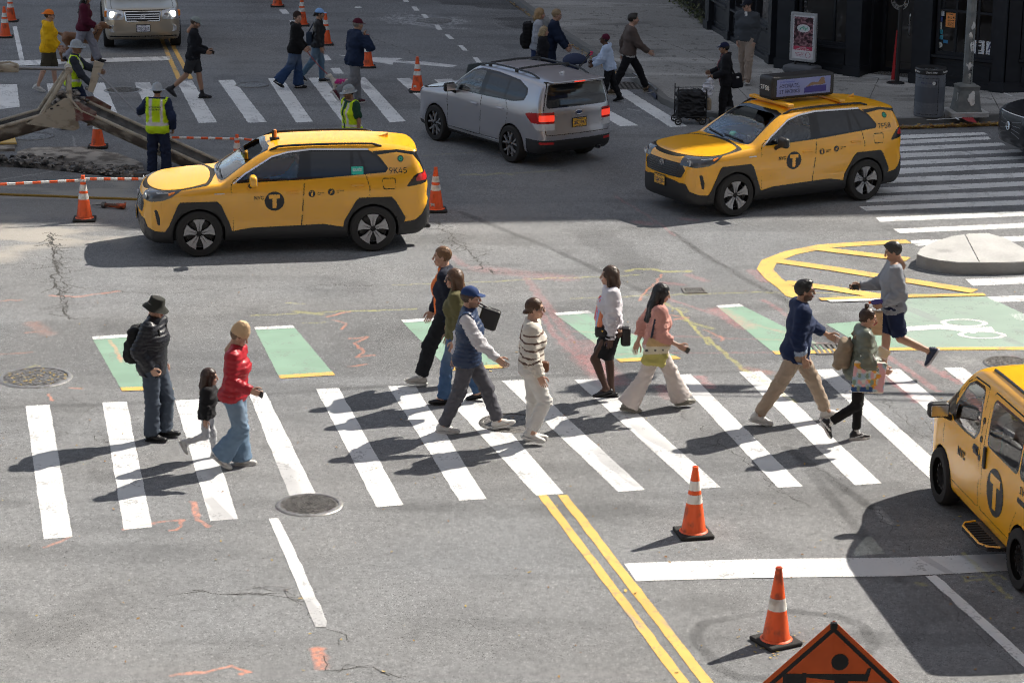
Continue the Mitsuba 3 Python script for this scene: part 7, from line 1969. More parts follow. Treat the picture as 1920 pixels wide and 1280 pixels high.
p4 = person('tall man in navy jacket with orange lining walking left behind the crosswalk crowd', (781, 727), 180, 1.87, ((27, 12), (-22, 8)), feet=(-8, 20), lean=3, arms=((-14, 8, 6, 0), (12, 8, 30, 0)), head=(0, 2), foot='L', skin=LIGHT, hair=('crop', (.16, .08, .035)),
            top=dict(g=.030, hem=-.13, col=(.014, .017, .030), collar=.04, paint=front_panel((.62, .14, .03), .115)), bottom=dict(col=(.012, .013, .016), fit=.030, len=.95), shoes=('sneaker', (.40, .38, .35), (.5, .49, .46)), look=dict(socks=((.6, .6, .58), .70)))
p5 = person('long haired woman in olive jacket walking left behind the man in the navy vest', (826, 760), 178, 1.74, ((16, 10), (-14, 10)), feet=(0, 15), lean=2, arms=((-12, 10, 20, 4), (6, 8, 20, 0)), head=(6, 2), foot='L', female=True, skin=LIGHT, hair=('long', (.09, .045, .022)), look=dict(glasses=M_BLACKG),
            top=dict(g=.030, hem=-.08, col=(.11, .10, .045), collar=.03), bottom=dict(col=(.045, .09, .18), fit=.016, flare=.02, denim=1), shoes=('flat', BLK, BS))
Rt = p5['Rt']
fb_ = Field(.012, .02).box((-.40, .10, .20), (.12, .07, .13), .03, rot('y', -18)).mesh()
carry('handbag', 'black leather bag hanging behind the woman in the olive jacket', 'handbag', p5, [('bag', fb_, M_SATIN, True, (.012, .012, .013)), ('strap', tube([(-.42, .12, .32), (-.22, .15, .44), (-.04, .16, .52), (-.16, .12, .42), (-.34, .09, .32)], .012, 6), M_SATIN, True, (.012, .012, .013))])
p6 = person('man in navy quilted vest and blue cap striding right in white trainers', (842, 813), -4, 1.86, ((27, 8), (-14, 10)), feet=(-12, 0), lean=1, arms=((-22, 8, -10, 0), (32, 10, 52, 4)), head=(0, 4), foot='R', skin=LIGHT, hair=('short', HB), hat=('cap', (.022, .045, .13), M_WHITE), look=dict(beard=.45),
            top=[dict(name='shirt', g=.016, hem=-.06, col=(.50, .49, .515), collar=.02, fold=.009), dict(name='vest', g=.036, hem=-.10, col=(.014, .03, .075), sleeve=0, vest=1, quilt=.05, collar=.05, mat=M_SATIN)], bottom=dict(col=(.085, .085, .10), fit=.020, len=.97), shoes=('sneaker', WS, WS))
p7 = person('woman in cream sweater with brown stripes and white trousers walking right', (1008, 824), -2, 1.79, ((4, 6), (23, 46)), feet=(0, 14), lean=2, arms=((-10, 6, 4, 0), (2, 8, 26, 4)), head=(0, 2), foot='L', res=.0095, female=True, skin=LIGHT, hair=('bun', (.07, .035, .018)), look=dict(glasses=M_BLACKG),
            top=dict(name='sweater', g=.036, hem=.0, col=(.54, .50, .44), collar=.02, paint=stripes((.10, .06, .045), .085, .020), fold=.006), bottom=dict(col=(.56, .545, .52), fit=.020, flare=.012, len=.93, fold=.004, grain=.10), shoes=('boot', WS, WS))
cb = Field(.01, .02).box((.13, -.13, .02), (.085, .045, .065), .03).mesh()
carry('shoulder_bag', 'small brown bag worn across the back of the woman in the striped sweater', 'bag', p7, [('bag', cb, M_SATIN, True, (.12, .05, .025)), ('strap', tube([(.10, -.15, .08), (.02, -.19, .20), (-.13, -.06, .34), (-.10, .05, .47), (.02, .09, .50)], .007, 6), M_SATIN, True, (.10, .04, .02))])
p8 = person('woman in white bomber jacket, black skirt and dark tights walking left', (1141, 741), 184, 1.74, ((30, 52), (2, 8)), feet=(10, 0), lean=2, arms=((2, 8, 8, 2), (6, 10, 14, 0)), head=(0, 0), foot='R', hc=(45, 25), female=True, skin=LIGHT, hair=('shoulder', (.055, .03, .018)), look=dict(tights=(.065, .034, .025), earbud=1),
            top=dict(name='jacket', g=.036, hem=.02, col=(.55, .535, .57), collar=.03, paint=cuffs(BLK, .02), fold=.008), bottom=dict(name='skirt', skirt=.36, len=.2, col=BLK, fit=.012), shoes=('flat', BLK, BS))
phone(p8, 0, 'lilac phone held low by the woman in the white bomber jacket', col=mat('lilac', (.45, .40, .70), .3), tilt=20)
sc = Field(.012, .02).cone((.13, .04, .34), (.16, .05, .06), .045, .06, np.diag([1.2, .8, 1])).cone((.13, -.04, .36), (.17, -.05, .12), .045, .055, np.diag([1.2, .8, 1])).mesh()
kk = thing('scarf', 'striped blue, orange and pink scarf hanging down the front of the white jacket', 'scarf'); vv = np.asarray(sc.vertices); cc = np.tile((.30, .45, .70), (len(vv), 1)); cc[np.mod(vv[:, 1] + .2, .075) < .03] = (.72, .25, .14); cc[np.mod(vv[:, 1] + .17, .075) < .016] = (.62, .05, .22)
obj('cloth', sc, M_CLOTH, kk, True, M=p8['M'], color=cc)
carry('handbag', 'black box handbag at the waist of the woman in the white jacket', 'handbag', p8, [('bag', Field(.010, .012).box((.13, .10, -.02), (.085, .05, .06), .015).mesh(), M_SATIN, True, BLK), ('handle', tube([(.09, .10, .04), (.10, .10, .085), (.16, .10, .085), (.17, .10, .04)], .008, 6), M_SATIN, True, BLK), ('clasp', bx((.13, .151, .0), (.018, .006, .018)), M_PLATE, False, None)])
carry('waist_bag', 'black bag behind the hip of the woman in the white jacket', 'bag', p8, [('bag', Field(.012, .02).box((-.17, .08, -.09), (.06, .06, .12), .03).mesh(), M_SATIN, True, BLK)])
p9 = person('woman in fluffy pink cardigan and wide cream trousers striding right', (1184, 770), 6, 1.68, ((30, 8), (-20, 10)), feet=(-4, 10), lean=4, arms=((-26, 10, -12, 6), (6, 10, 66, 8)), head=(0, 14), foot='R', hc=(20, 55), female=True, skin=LIGHT, hair=('longdark', (.009, .008, .009)), thumbs=(None, (0, 0, 1)),
            top=dict(name='cardigan', g=.040, hem=-.02, col=(.50, .25, .21), fuzz=1, collar=.015, sleeve=.80), bottom=dict(col=(.55, .49, .46), fit=.030, flare=.07, fold=.0045, grain=.10), shoes=('sneaker', (.22, .21, .18), (.24, .23, .20)))
phone(p9, 1, 'dark phone in the hand of the woman in pink', tilt=-35)
tb = Field(.012, .02).box((-.03, -.235, -.04), (.145, .035, .165), .03, rot('y', 14)).mesh(); tv = np.asarray(tb.vertices); tv2 = tb.copy(); tv2.vertices = tv + vnormals(tb) * folds(tv, .010, 2)[:, None]
cc = np.tile((.62, .56, .42), (len(tv), 1)); cc[tv[:, 2] < -.05] = (.44, .40, .13); cc[tv[:, 2] > .05] = (.48, .32, .16); cc[(np.abs(np.mod(tv[:, 0], .10) - .05) < .014) & (np.abs(tv[:, 2] - .0) < .014)] = (.04, .04, .06)
kk = thing('tote_bag', 'cream, tan and olive yellow patchwork tote on the shoulder of the woman in pink', 'tote bag'); obj('bag', tv2, M_CLOTH, kk, True, M=p9['M'], color=grain(tv, cc, .1))
obj('strap', mikit.ply(tube([(-.10, -.235, .11), (-.05, -.21, .36), (-.01, -.165, .52), (.03, -.21, .36), (.05, -.235, .11)], .014, 6), M_CLOTH), mat('strap_navy', (.02, .022, .04), .7), kk, M=p9['M'])
p10 = person('bearded man in navy shirt and khaki trousers reaching for the rucksack ahead of him', (1428, 790), 4, 1.90, ((30, 6), (-28, 4)), feet=(-8, 14), lean=4, arms=((38, 10, 62, 8), (-8, 9, 24, -6)), head=(-6, 2), foot='R', hc=(15, 55), skin=TAN, hair=('short', HDK), look=dict(glasses=M_BLACKG, beard=.7),
             top=dict(name='shirt', g=.034, hem=-.12, col=(.012, .022, .062), collar=.035, sleeve=.86, paint=lambda c, loc, limb, s, v: np.where(((limb == 2) & (s > .42))[:, None], np.array([.26, .32, .42]), c)), bottom=dict(col=(.34, .265, .20), fit=.020, len=.96, fold=.005), shoes=('sneaker', WS, WS))
p11 = person('woman in green jacket and black leggings with her dark hair in a bun', (1615, 812), 2, 1.66, ((3, 4), (-4, 52)), feet=(0, 62), lean=5, arms=((12, 8, 60, -6), (4, 12, 70, -4)), head=(0, 8), foot='L', hc=(55, 45), female=True, skin=LIGHT, hair=('topbun', (.04, .02, .012)),
             top=dict(g=.042, hem=-.10, col=(.13, .145, .115), collar=.05, fold=.010, mat=M_SATIN), bottom=dict(col=(.010, .010, .011), fit=.006, len=.94, fold=.003), shoes=('sneaker', BLK, WS, 'band'), look=dict(socks=((.6, .6, .58), .72)))
backpack(p11, 'khaki canvas rucksack on the woman in the green jacket', (.26, .20, .14), (.15, .27, .36), .20)
tt = Field(.011, .015).box((.07, -.24, -.02), (.19, .03, .19), .02, rot('y', 4)).mesh(); tv = np.asarray(tt.vertices)
vx, vz = tv[:, 0], tv[:, 2]; nn = meshkit.noise(np.stack([vx * 16, vz * 16, vx * 0], 1), 4); n2 = meshkit.noise(np.stack([vx * 20 + 9, vz * 14, vx * 0], 1), 8)
cc = np.tile((.50, .54, .50), (len(tv), 1)); cc[nn > .55] = (.62, .30, .05); cc[(nn < .35)] = (.30, .42, .52); cc[(n2 > .62)] = (.60, .34, .36); cc[(vz < -.13) & (vx < .12)] = (.03, .07, .18); cc[(n2 < .3)] = (.20, .26, .20); cc[(vz < -.192) | (vz > .155)] = (.66, .62, .54)
kk = thing('tote_bag', 'white edged tote bag with a blue and orange painted pattern beside the woman in green', 'tote bag'); obj('bag', tt, M_CLOTH, kk, True, M=p11['M'], color=cc)
obj('strap', mikit.ply(tube([(-.03, -.24, .16), (-.03, -.22, .34), (-.005, -.17, .50), (.04, -.215, .36), (.14, -.24, .17)], .014, 6), M_CLOTH), M_WHITE, kk, M=p11['M'])
obj('tablet', bx((.27, .02, .20), (.16, .012, .12), .004, rot('y', 30)), M_CLEAR, thing('tablet', 'pale tablet held by the woman in the green jacket', 'tablet'), M=p11['M'])
p12 = person('man in grey sweatshirt and navy shorts walking left with phone and paper bag', (1650, 687), 176, 1.80, ((-15, 52), (7, 6)), feet=(58, 0), lean=1, arms=((-14, 10, 62, -2), (30, 8, 82, 0)), head=(0, 20), foot='R', hc=(70, 50), skin=TAN, hair=('short', (.025, .022, .02)), thumbs=((0, 0, 1), (0, 0, 1)), look=dict(socks=(BLK, .80)),
             top=dict(name='sweatshirt', g=.030, hem=-.10, col=(.235, .245, .27), collar=.01, fold=.008), bottom=dict(name='shorts', col=(.010, .016, .045), fit=.030, len=.46), shoes=('sneaker', (.012, .02, .05), (.35, .33, .34)))
phone(p12, 1, 'dark phone held out by the man in the grey sweatshirt', tilt=-40)
wb = (np.linalg.inv(p12['M']) @ np.append((p12['M'] @ np.append(p12['wri'][0], 1))[:3], 1))[:3] + p12['fdir'][0] * .07
bag = bx(wb + [.05, .0, -.22], (.24, .13, .29)); bv = bag.vertices; kk = thing('paper_bag', 'brown paper bag with a red heart carried by the man in grey', 'paper bag')
heart = Polygon([(.055 * math.sin(t) ** 3, .0034 * (13 * math.cos(t) - 5 * math.cos(2 * t) - 2 * math.cos(3 * t) - math.cos(4 * t))) for t in np.linspace(0, 2 * math.pi, 40)]); heart = heart.difference(heart.buffer(-.011))
obj('bag', bag, mat('kraft', P(dirt_fn((.40, .25, .13), (.48, .31, .17), 12)), .8), kk, M=p12['M'])
obj('heart_print', xf(prism(heart, 0, .002), rt(np.array([[-1, 0, 0], [0, 0, 1], [0, 1, 0.]]), wb + [.05, .066, -.20])), mat('heart_red', (.45, .04, .05), .6), kk, M=p12['M'])
obj('handle', tube([wb + [.01, .0, -.08], wb + [.02, 0, .0], wb + [.08, 0, .0], wb + [.09, 0, -.08]], .005, 5), mat('kraft_cord', (.45, .32, .2), .8), kk, M=p12['M'])
bt = np.asarray(p12['wri'][0]) + p12['fdir'][0] * .06 + [.04, .03, .06]
kk = thing('drink_bottle', 'purple bottle with orange cap in the hand of the man in grey', 'bottle'); obj('bottle', xf(lathe([(0, -.09), (.032, -.09), (.034, .0), (.03, .04), (.015, .06)], 20, 'x'), rt(rot('y', 8), bt)), mat('bottle_purple', (.04, .03, .16), .3), kk, 40, M=p12['M']); obj('cap', xf(lathe([(.018, .055), (.018, .085), (0, .088)], 16, 'x'), rt(rot('y', 8), bt)), M_ORANGE, kk, 40, M=p12['M'])
obj('watch', xf(lathe([(.036, -.02), (.040, -.015), (.040, .015), (.036, .02)], 20), rt(np.stack([nrm(np.cross(p12['fdir'][0], [0, 1, 0])), np.array([0, 1.0, 0]), p12['fdir'][0]], 1), p12['wri'][0] - p12['fdir'][0] * .01)), M_BLACKG, p12['key'], 40, M=p12['M'])

# those in the shade behind
far = dict(parts='far', res=.021)
p13 = person('man in black pullover, grey cap and dark shorts reading his phone on the far crosswalk', (377, 194), 4, 1.77, ((14, 6), (-22, 26)), feet=(0, 42), lean=4, arms=((10, 6, 74, -6), (6, 6, 78, -6)), head=(0, 26), foot='L', hc=(50, 50), skin=TAN, hair=('crop', HB), hat=('cap', (.26, .29, .28)), thumbs=((0, 0, 1), (0, 0, 1)), look=dict(beard=.5, socks=(BLK, .62), earbud=1),
             top=dict(name='pullover', g=.026, hem=-.08, col=(.012, .013, .017), collar=.05), bottom=dict(name='shorts', col=(.035, .036, .04), fit=.026, len=.42), shoes=('sneaker', (.02, .02, .025), (.03, .03, .03)), **far)
phone(p13, 1, 'dark phone held in both hands by the man in dark shorts', tilt=-20, off=(.10, .03, -.03))
p14 = person('man in yellow hoodie and backwards orange cap', (101, 184), 8, 1.76, ((12, 10), (-12, 12)), feet=(0, 20), lean=3, arms=((10, 6, 48, -4), (6, 8, 52, -6)), head=(0, 4), foot='L', skin=LIGHT, hair=('crop', HB), hat=('capback', (.80, .20, .03)), look=dict(glasses=M_BLACKG),
             top=dict(name='hoodie', g=.046, hem=-.10, col=(.74, .42, .01), collar=.03, hood=1, fold=.010, bulk=1.08, sleeve=.92), bottom=dict(name='shorts', col=(.06, .052, .035), fit=.034, len=.5), shoes=('sneaker', WS, WS), **far)
p15 = person('woman in maroon hoodie, white cap and headphones walking her dog', (180, 131), 2, 1.68, ((24, 8), (-20, 20)), feet=(-6, 30), lean=6, arms=((4, 8, 46, 0), (14, 8, 66, -4)), head=(0, 14), foot='L', female=True, skin=TAN, hair=('longdark', (.014, .011, .011)), hat=('cap', (.62, .58, .55)), look=dict(headphones=1),
             top=dict(name='hoodie', g=.044, hem=-.10, col=(.085, .012, .028), hood=1, collar=.03), bottom=dict(col=(.26, .26, .30), fit=.034, flare=.02, fold=.009), shoes=('sneaker', BLK, BS), **far)
p16 = person('worker in hard hat and lime vest walking behind the concrete chute', (114, 257), 6, 1.76, ((26, 10), (-14, 6)), feet=(-6, 10), lean=6, arms=((52, 12, 74, 4), (30, 8, 50, 0)), head=(0, 4), foot='R', hc=(60, 60), skin=MID, hair=None, hat=('hard', (.30, .33, .36)),
             top=[dict(name='shirt', g=.024, hem=-.05, col=(.035, .042, .055), collar=.04), dict(name='vest', g=.040, hem=-.08, col=(.50, .72, .02), sleeve=0, vest=1, collar=.0, paint=vest_paint((.50, .72, .02), (.03, .035, .05)))], bottom=dict(col=(.020, .030, .060), fit=.032, flare=.01), shoes=('boot', (.30, .16, .07), (.10, .06, .04)), **far)
p17 = person('worker with his back turned in lime vest and hard hat holding a rake', (282, 338), 84, 1.66, ((2, 4), (4, 6)), lean=2, arms=((44, 34, 66, 24), (-10, 22, 26, -4)), head=(4, 4), foot='L', hc=(70, 60), skin=MID, hair=('crop', HDK), hat=('hard', (.34, .37, .40)), splay=5,
             top=[dict(name='shirt', g=.028, hem=-.06, col=(.018, .028, .065), collar=.03), dict(name='vest', g=.042, hem=-.12, col=(.52, .74, .02), sleeve=0, vest=1, collar=.0, paint=vest_paint((.5, .7, .02), NAVY, back=True))], bottom=dict(col=(.018, .026, .055), fit=.034, flare=.012), shoes=('boot', (.02, .02, .02), BS), **far)
vb = p17; MV = vb['Rt']
for i, s_ in enumerate(('STRONGER', 'CONCRETE')):
    q = text2d(s_, .030); qv = np.asarray(q.vertices); q = tm(np.stack([np.full(len(qv), -.178) - qv[:, 2], -qv[:, 0], qv[:, 1] + .375 - i * .045], 1), q.faces)
    obj('vest_lettering', q, M_BLACK, p17['key'], M=p17['M'] @ rt(None, (-.012, 0, 0)))
p18 = person('worker in green shirt, lime vest and grey hard hat behind the left taxi', (655, 336), 214, 1.64, ((2, 4), (2, 4)), lean=3, arms=((-4, 12, 6, 2), (0, 12, 8, 2)), head=(-6, 8), foot='L', skin=MID, hair=('crop', HDK), hat=('hard', (.28, .31, .33)), look=dict(beard=.5),
             top=[dict(name='shirt', g=.026, hem=-.05, col=(.02, .065, .04), sleeve=.42, collar=.02), dict(name='vest', g=.042, hem=-.10, col=(.52, .74, .02), sleeve=0, vest=1, collar=.0, paint=vest_paint((.5, .7, .02), (.02, .06, .04)))], bottom=dict(col=NAVY, fit=.030), shoes=('boot', BLK, BS), **far)
p19 = person('young woman in black jacket and wide blue jeans holding a dog leash', (556, 172), 0, 1.68, ((6, 6), (-16, 24)), feet=(0, 34), lean=4, arms=((8, 6, 50, -4), (2, 8, 54, -6)), head=(-48, 2), foot='L', hc=(55, 55), female=True, skin=LIGHT, hair=('pony', (.035, .02, .013)), hat=('wrap', (.035, .022, .018)),
             top=dict(g=.044, hem=-.12, col=(.010, .010, .011), hood=1, collar=.04), bottom=dict(col=(.025, .055, .13), fit=.030, flare=.05, denim=1), shoes=('sneaker', BLK, BS, 'band'), **far)
p20 = person('woman in pale blue cap and black leather jacket walking past the cones', (600, 160), 0, 1.65, ((8, 6), (-18, 20)), feet=(0, 30), lean=3, arms=((-4, 8, 18, 0), (2, 8, 20, 0)), head=(0, 4), foot='L', female=True, skin=TAN, hair=('pony', (.02, .014, .011)), hat=('cap', (.24, .42, .72)),
             top=dict(g=.030, hem=-.09, col=(.012, .012, .014), mat=M_SATIN, collar=.04), bottom=dict(col=(.09, .16, .23), fit=.014, denim=1), shoes=('sneaker', BLK, WS), **far)
carry('handbag', 'dark blue bag behind the woman in the pale blue cap', 'handbag', p20, [('bag', Field(.014, .02).box((-.18, -.08, .10), (.07, .07, .15), .04).mesh(), M_CLOTH, True, (.03, .045, .07)), ('strap', tube([(-.2, -.1, .24), (-.06, -.14, .48), (.0, -.15, .50), (-.1, -.1, .24)], .014, 6), M_CLOTH, True, (.03, .045, .07))])
p21 = person('man in navy jacket and maroon cap talking on the phone', (668, 198), 32, 1.82, ((10, 6), (-14, 46)), feet=(0, 56), lean=5, arms=((4, 10, 20, 0), (35, 40, 190, -38)), head=(0, 8), foot='L', hc=(40, 60), skin=TAN, hair=('crop', HGR), hat=('cap', (.085, .012, .025)), thumbs=(None, (0, 1, 0)),
             top=dict(g=.042, hem=-.13, col=(.012, .022, .052), collar=.06, fold=.009), bottom=dict(col=(.17, .17, .18), fit=.022), shoes=('sneaker', (.07, .012, .02), WS), **far)
phone(p21, 1, 'black phone at the ear of the man in the maroon cap', tilt=0, off=(.05, .02, -.03))
p22 = person('fair haired person in pale grey jacket carrying a big black rucksack', (985, 166), -4, 1.76, ((8, 6), (-10, 8)), lean=3, arms=((-6, 8, 10, 0), (-4, 8, 14, 0)), head=(-4, 4), foot='R', skin=LIGHT, hair=('bob', (.30, .19, .09)), top=dict(g=.034, hem=-.08, col=(.34, .36, .40), collar=.05), bottom=dict(col=(.03, .05, .12), fit=.018), shoes=('sneaker', BLK, BS), **far)
backpack(p22, 'big black rucksack on the person in the pale grey jacket', (.012, .012, .013), (.20, .32, .56), .20)
p23 = person('person with short fair hair and glasses in a navy jacket leaning over a pushchair', (1014, 166), -6, 1.76, ((8, 6), (-6, 8)), lean=10, arms=((34, 8, 48, 0), (36, 8, 50, 0)), head=(0, 10), foot='R', hc=(60, 60), skin=LIGHT, hair=('shortf', (.26, .18, .10)), look=dict(glasses=M_CHROME), top=dict(g=.034, hem=-.10, col=(.012, .020, .045), collar=.04), bottom=dict(col=(.02, .03, .06), fit=.018), shoes=('sneaker', BLK, BS), **far)
p24 = person('woman with curly fair hair in a black coat behind the silver car', (1004, 178), -8, 1.48, ((4, 4), (-4, 4)), lean=3, arms=((-4, 8, 10, 0), (0, 8, 14, 0)), head=(-6, 2), foot='R', female=True, skin=LIGHT, hair=('curly', (.30, .22, .12)), top=dict(g=.040, hem=-.20, col=(.014, .014, .018), collar=.05), bottom=dict(col=BLK, fit=.018), shoes=('flat', BLK, BS), **far)
p25 = person('woman in pale blue hoodie and burgundy headwrap pushing a pushchair', (1122, 190), 176, 1.46, ((10, 6), (-14, 10)), feet=(0, 16), lean=10, arms=((34, 8, 66, 4), (36, 8, 70, 4)), head=(0, -8), foot='L', hc=(65, 65), female=True, skin=DARK, hair=('crop', HDK), hat=('wrap', (.09, .012, .03)), look=dict(glasses=M_BLACKG),
             top=dict(name='hoodie', g=.042, hem=-.10, col=(.46, .55, .70), hood=1, collar=.02, bulk=1.1), bottom=dict(col=BLK, fit=.020), shoes=('sneaker', BLK, BS), **far)
p26 = person('man in brown cardigan and black trousers stepping up on to the kerb', (1144, 174), 8, 1.83, ((32, 8), (-24, 2)), feet=(-14, 0), lean=5, arms=((-18, 8, 2, 0), (30, 10, 58, 0)), head=(0, 2), foot='R', skin=LIGHT, hair=('short', (.02, .015, .012)), look=dict(beard=.25),
             top=[dict(name='shirt', g=.016, hem=-.10, col=(.62, .61, .60), sleeve=0, collar=.01), dict(name='cardigan', g=.028, hem=-.06, col=(.10, .075, .065), collar=.02, paint=front_panel((.62, .61, .60), .022))], bottom=dict(col=(.012, .012, .014), fit=.018, len=.97), shoes=('sneaker', (.10, .07, .04), (.40, .34, .26)), **far)
g27 = G(1392, 153, KZ)
p27 = person('man in dark cap, grey sweater and khaki trousers strolling along the restaurant front', g27, 246, 1.84, ((12, 10), (-8, 12)), feet=(-4, 16), lean=1, arms=((-8, 5, 20, -6), (-8, 5, 20, -6)), head=(-36, 8), foot='L', hc=(60, 60), skin=LIGHT, hair=('crop', HB), hat=('cap', (.014, .016, .025)), look=dict(glasses=M_BLACKG),
             top=dict(name='sweater', g=.024, hem=-.06, col=(.060, .066, .075), collar=.04, paint=lambda c, loc, limb, s, v: np.where(((limb == 0) & (loc[:, 0] > .03) & (loc[:, 2] > .46) & (np.abs(loc[:, 1]) < .03))[:, None], np.array([.6, .6, .6]), c)), bottom=dict(col=(.33, .26, .21), fit=.024, fold=.008), shoes=('sneaker', (.22, .15, .11), (.55, .53, .50)), **far)
p28 = person('man in black coat and navy cap pushing a folding cart', G(1342, 222), 180, 1.62, ((8, 6), (-8, 6)), lean=4, arms=((12, 8, 74, -6), (16, 8, 80, -6)), head=(0, 6), foot='L', hc=(65, 65), skin=MID, hair=('short', HDK), hat=('cap', (.014, .018, .05), M_WHITE),
             top=dict(name='coat', g=.040, hem=-.14, col=(.014, .014, .017), collar=.05, hood=1, paint=lambda c, loc, limb, s, v: np.where(((limb == 0) & (loc[:, 0] > .05) & (np.abs(loc[:, 1] - .03) < .012))[:, None], np.array([.35, .02, .03]), c)), bottom=dict(col=BLK, fit=.030), shoes=('sneaker', BLK, BS), **far)
carry('messenger_bag', 'black messenger bag with a small white label behind the man with the cart', 'bag', p28, [('bag', Field(.014, .02).box((-.20, .12, -.02), (.12, .06, .15), .04, rot('y', 10)).mesh(), M_CLOTH, True, (.012, .012, .016)), ('label', bx((-.22, .185, .06), (.05, .006, .04)), M_WHITE, False, None), ('strap', tube([(-.16, .14, .10), (-.05, .17, .34), (.06, .0, .46), (.0, -.12, .48)], .016, 6), M_CLOTH, True, BLK)])
# those sitting in the cars
drv = dict(parts='far', res=.02, legs=((80, 75), (80, 75)), sit=.0, lean=-10, arms=((30, 8, 78, -4), (30, 8, 78, -4)), hc=(60, 60), bottom=dict(col=(.03, .03, .05), fit=.02))
w = MT1 @ np.array([-.16, .37, .0, 1])
person('driver in a blue shirt at the wheel of the left taxi', (w[0], w[1], 0.0), math.degrees(T1P[2]), 1.74, skin=TAN, hair=('short', HDK), top=dict(name='shirt', g=.024, hem=-.05, col=(.10, .20, .32)), **drv, zoff=.80)
w = MT2 @ np.array([-.16, .37, .0, 1])
person('driver in a dark shirt at the wheel of the taxi with the roof advertisement', (w[0], w[1], 0.0), math.degrees(T2P[2]), 1.74, skin=MID, hair=('short', HDK), top=dict(name='shirt', g=.024, hem=-.05, col=(.04, .04, .05)), **drv, zoff=.80)
# ---- traffic cones
def cone(uv, h=.73, single=False, collar=False, label='', yaw=0, at=None, sticker=False):
    t = thing('traffic_cone', label, 'traffic cone', 'orange traffic cones'); M = mat4(G(*uv) if at is None else at, yaw)
    b = sbox(-.185, -.185, .185, .185).buffer(.02)
    base = prism(b, 0, .028); obj('base', cat([bx((0, 0, .022), (.37, .37, .044), .018)]), M_RUBBER, t, M=M)
    R = lambda z: .138 - (.138 - .030) * (z / h) ** 1.0
    sg = [(.04, .36, 'o'), (.36, .455, 'w'), (.455, .50, 'o'), (.50, .60, 'w'), (.60, h, 'o')] if not single else [(.04, .34, 'o'), (.34, .455, 'w'), (.455, h, 'o')]
    k = h / .73
    for z0, z1, c in sg:
        z0, z1 = z0 * k, (z1 * k if z1 < h else h)
        o = .003 if c == 'w' else 0
        pr = [(R(z0) + o, z0), (R((z0 + z1) / 2) + o, (z0 + z1) / 2), (R(z1) + o, z1)]
        if z1 >= h: pr += [(.030, h), (.034, h + .005), (.030, h + .02), (.018, h + .022), (.016, h)]
        obj('reflective_band' if c == 'w' else 'shell', lathe(pr, 28), M_REFL if c == 'w' else M_ORANGE, t, 40, M=M)
    obj('foot_ring', lathe([(R(.03) + .002, .06), (R(.03) + .02, .046), (R(.03) + .022, .04)], 28), M_ORANGE, t, 40, M=M)
    if collar: obj('clip', xf(lathe([(.036, -.02), (.048, -.02), (.048, .02), (.036, .02)], 20), rt(None, (0, 0, h - .06))), M_WHITE, t, 40, M=M)
    if sticker: obj('label_sticker', xf(bx((0, -.118, 0), (.07, .006, .07), 0, rot('x', 8)), rt(rot('z', -30), (0, 0, .12))), M_WHITE, t, M=M)
    return M


CONES = [((1306, 996), .74, 0, 'double banded cone on the sunny road just above the stop line', 0.2), ((1464, 1196), .74, 1, 'single banded cone inside the tar ring by the bottom road sign', .5), ((155, 426), .73, 0, 'cone at the left that joins two striped barrier bars near the trench', .1), ((178, 289), .73, 0, 'cone standing beside the trench under the concrete chute', .1),
         ((441, 338), .73, 0, 'cone behind the left taxi hood that joins two barrier bars', .1), ((813, 398), .73, 0, 'cone directly behind the rear bumper of the left taxi', .1), ((775, 175), .73, 0, 'cone in front of the silver car on the far crosswalk', .1), ((681, 131), .73, 0, 'cone at the turn arrow beside the man in the maroon cap', .1), ((602, 90), .73, 0, 'cone right behind the woman in the pale blue cap', .1),
         ((557, 55), .73, 0, 'cone behind the woman with the brown headband near the lane dashes', .1), ((510, 20), .73, 0, 'cone at the top edge standing nearest the lane dash', .1), ((490, 6), .73, 0, 'cone cut by the top edge, farther back than its neighbour', .1), ((11, 56), .73, 0, 'farther of the two cones at the top left corner', .1), ((1, 86), .73, 0, 'nearer of the two cones cut by the left edge at the top', .1)]
CM = [cone(uv, h, bool(s), i in (2, 4), lab, yw, sticker=(i in (5, 6))) for i, (uv, h, s, lab, yw) in enumerate(CONES)]
M_BARO = mat('bar_orange', (.80, .12, .03), .45); M_BARW = mat('bar_white', (.76, .75, .73), .45)


def bar(a, b, label, n=12, r=.022, ph=0):
    t = thing('barrier_bar', label, 'barrier bar', 'striped barrier bars'); a, b = np.asarray(a, float), np.asarray(b, float)
    for i in range(n): obj('orange_section' if (i + ph) % 2 else 'white_section', tube([a + (b - a) * i / n, a + (b - a) * (i + 1) / n], r, 10), M_BARO if (i + ph) % 2 else M_BARW, t, 40)


top = lambda M_, z=.67: M_[:3, 3] + [0, 0, z]
bar(top(CM[2]), G(-40, 364, .67), 'striped bar running left from the cone by the trench', 12)
bar(top(CM[2]) + [0, .02, .015], top(CM[2]) + [1.35, .08, .01], 'striped bar between the trench cone and the left taxi hood', 12)
bar(top(CM[4]), top(CM[4]) + [-1.55, .1, .0], 'striped bar between the back-turned worker and the cone behind the taxi', 12, ph=1)
bar(top(CM[4]) + [0, 0, .01], top(CM[4]) + [1.7, -.75, -.03], 'striped bar slanting down from the cone to the left taxi roof', 12)
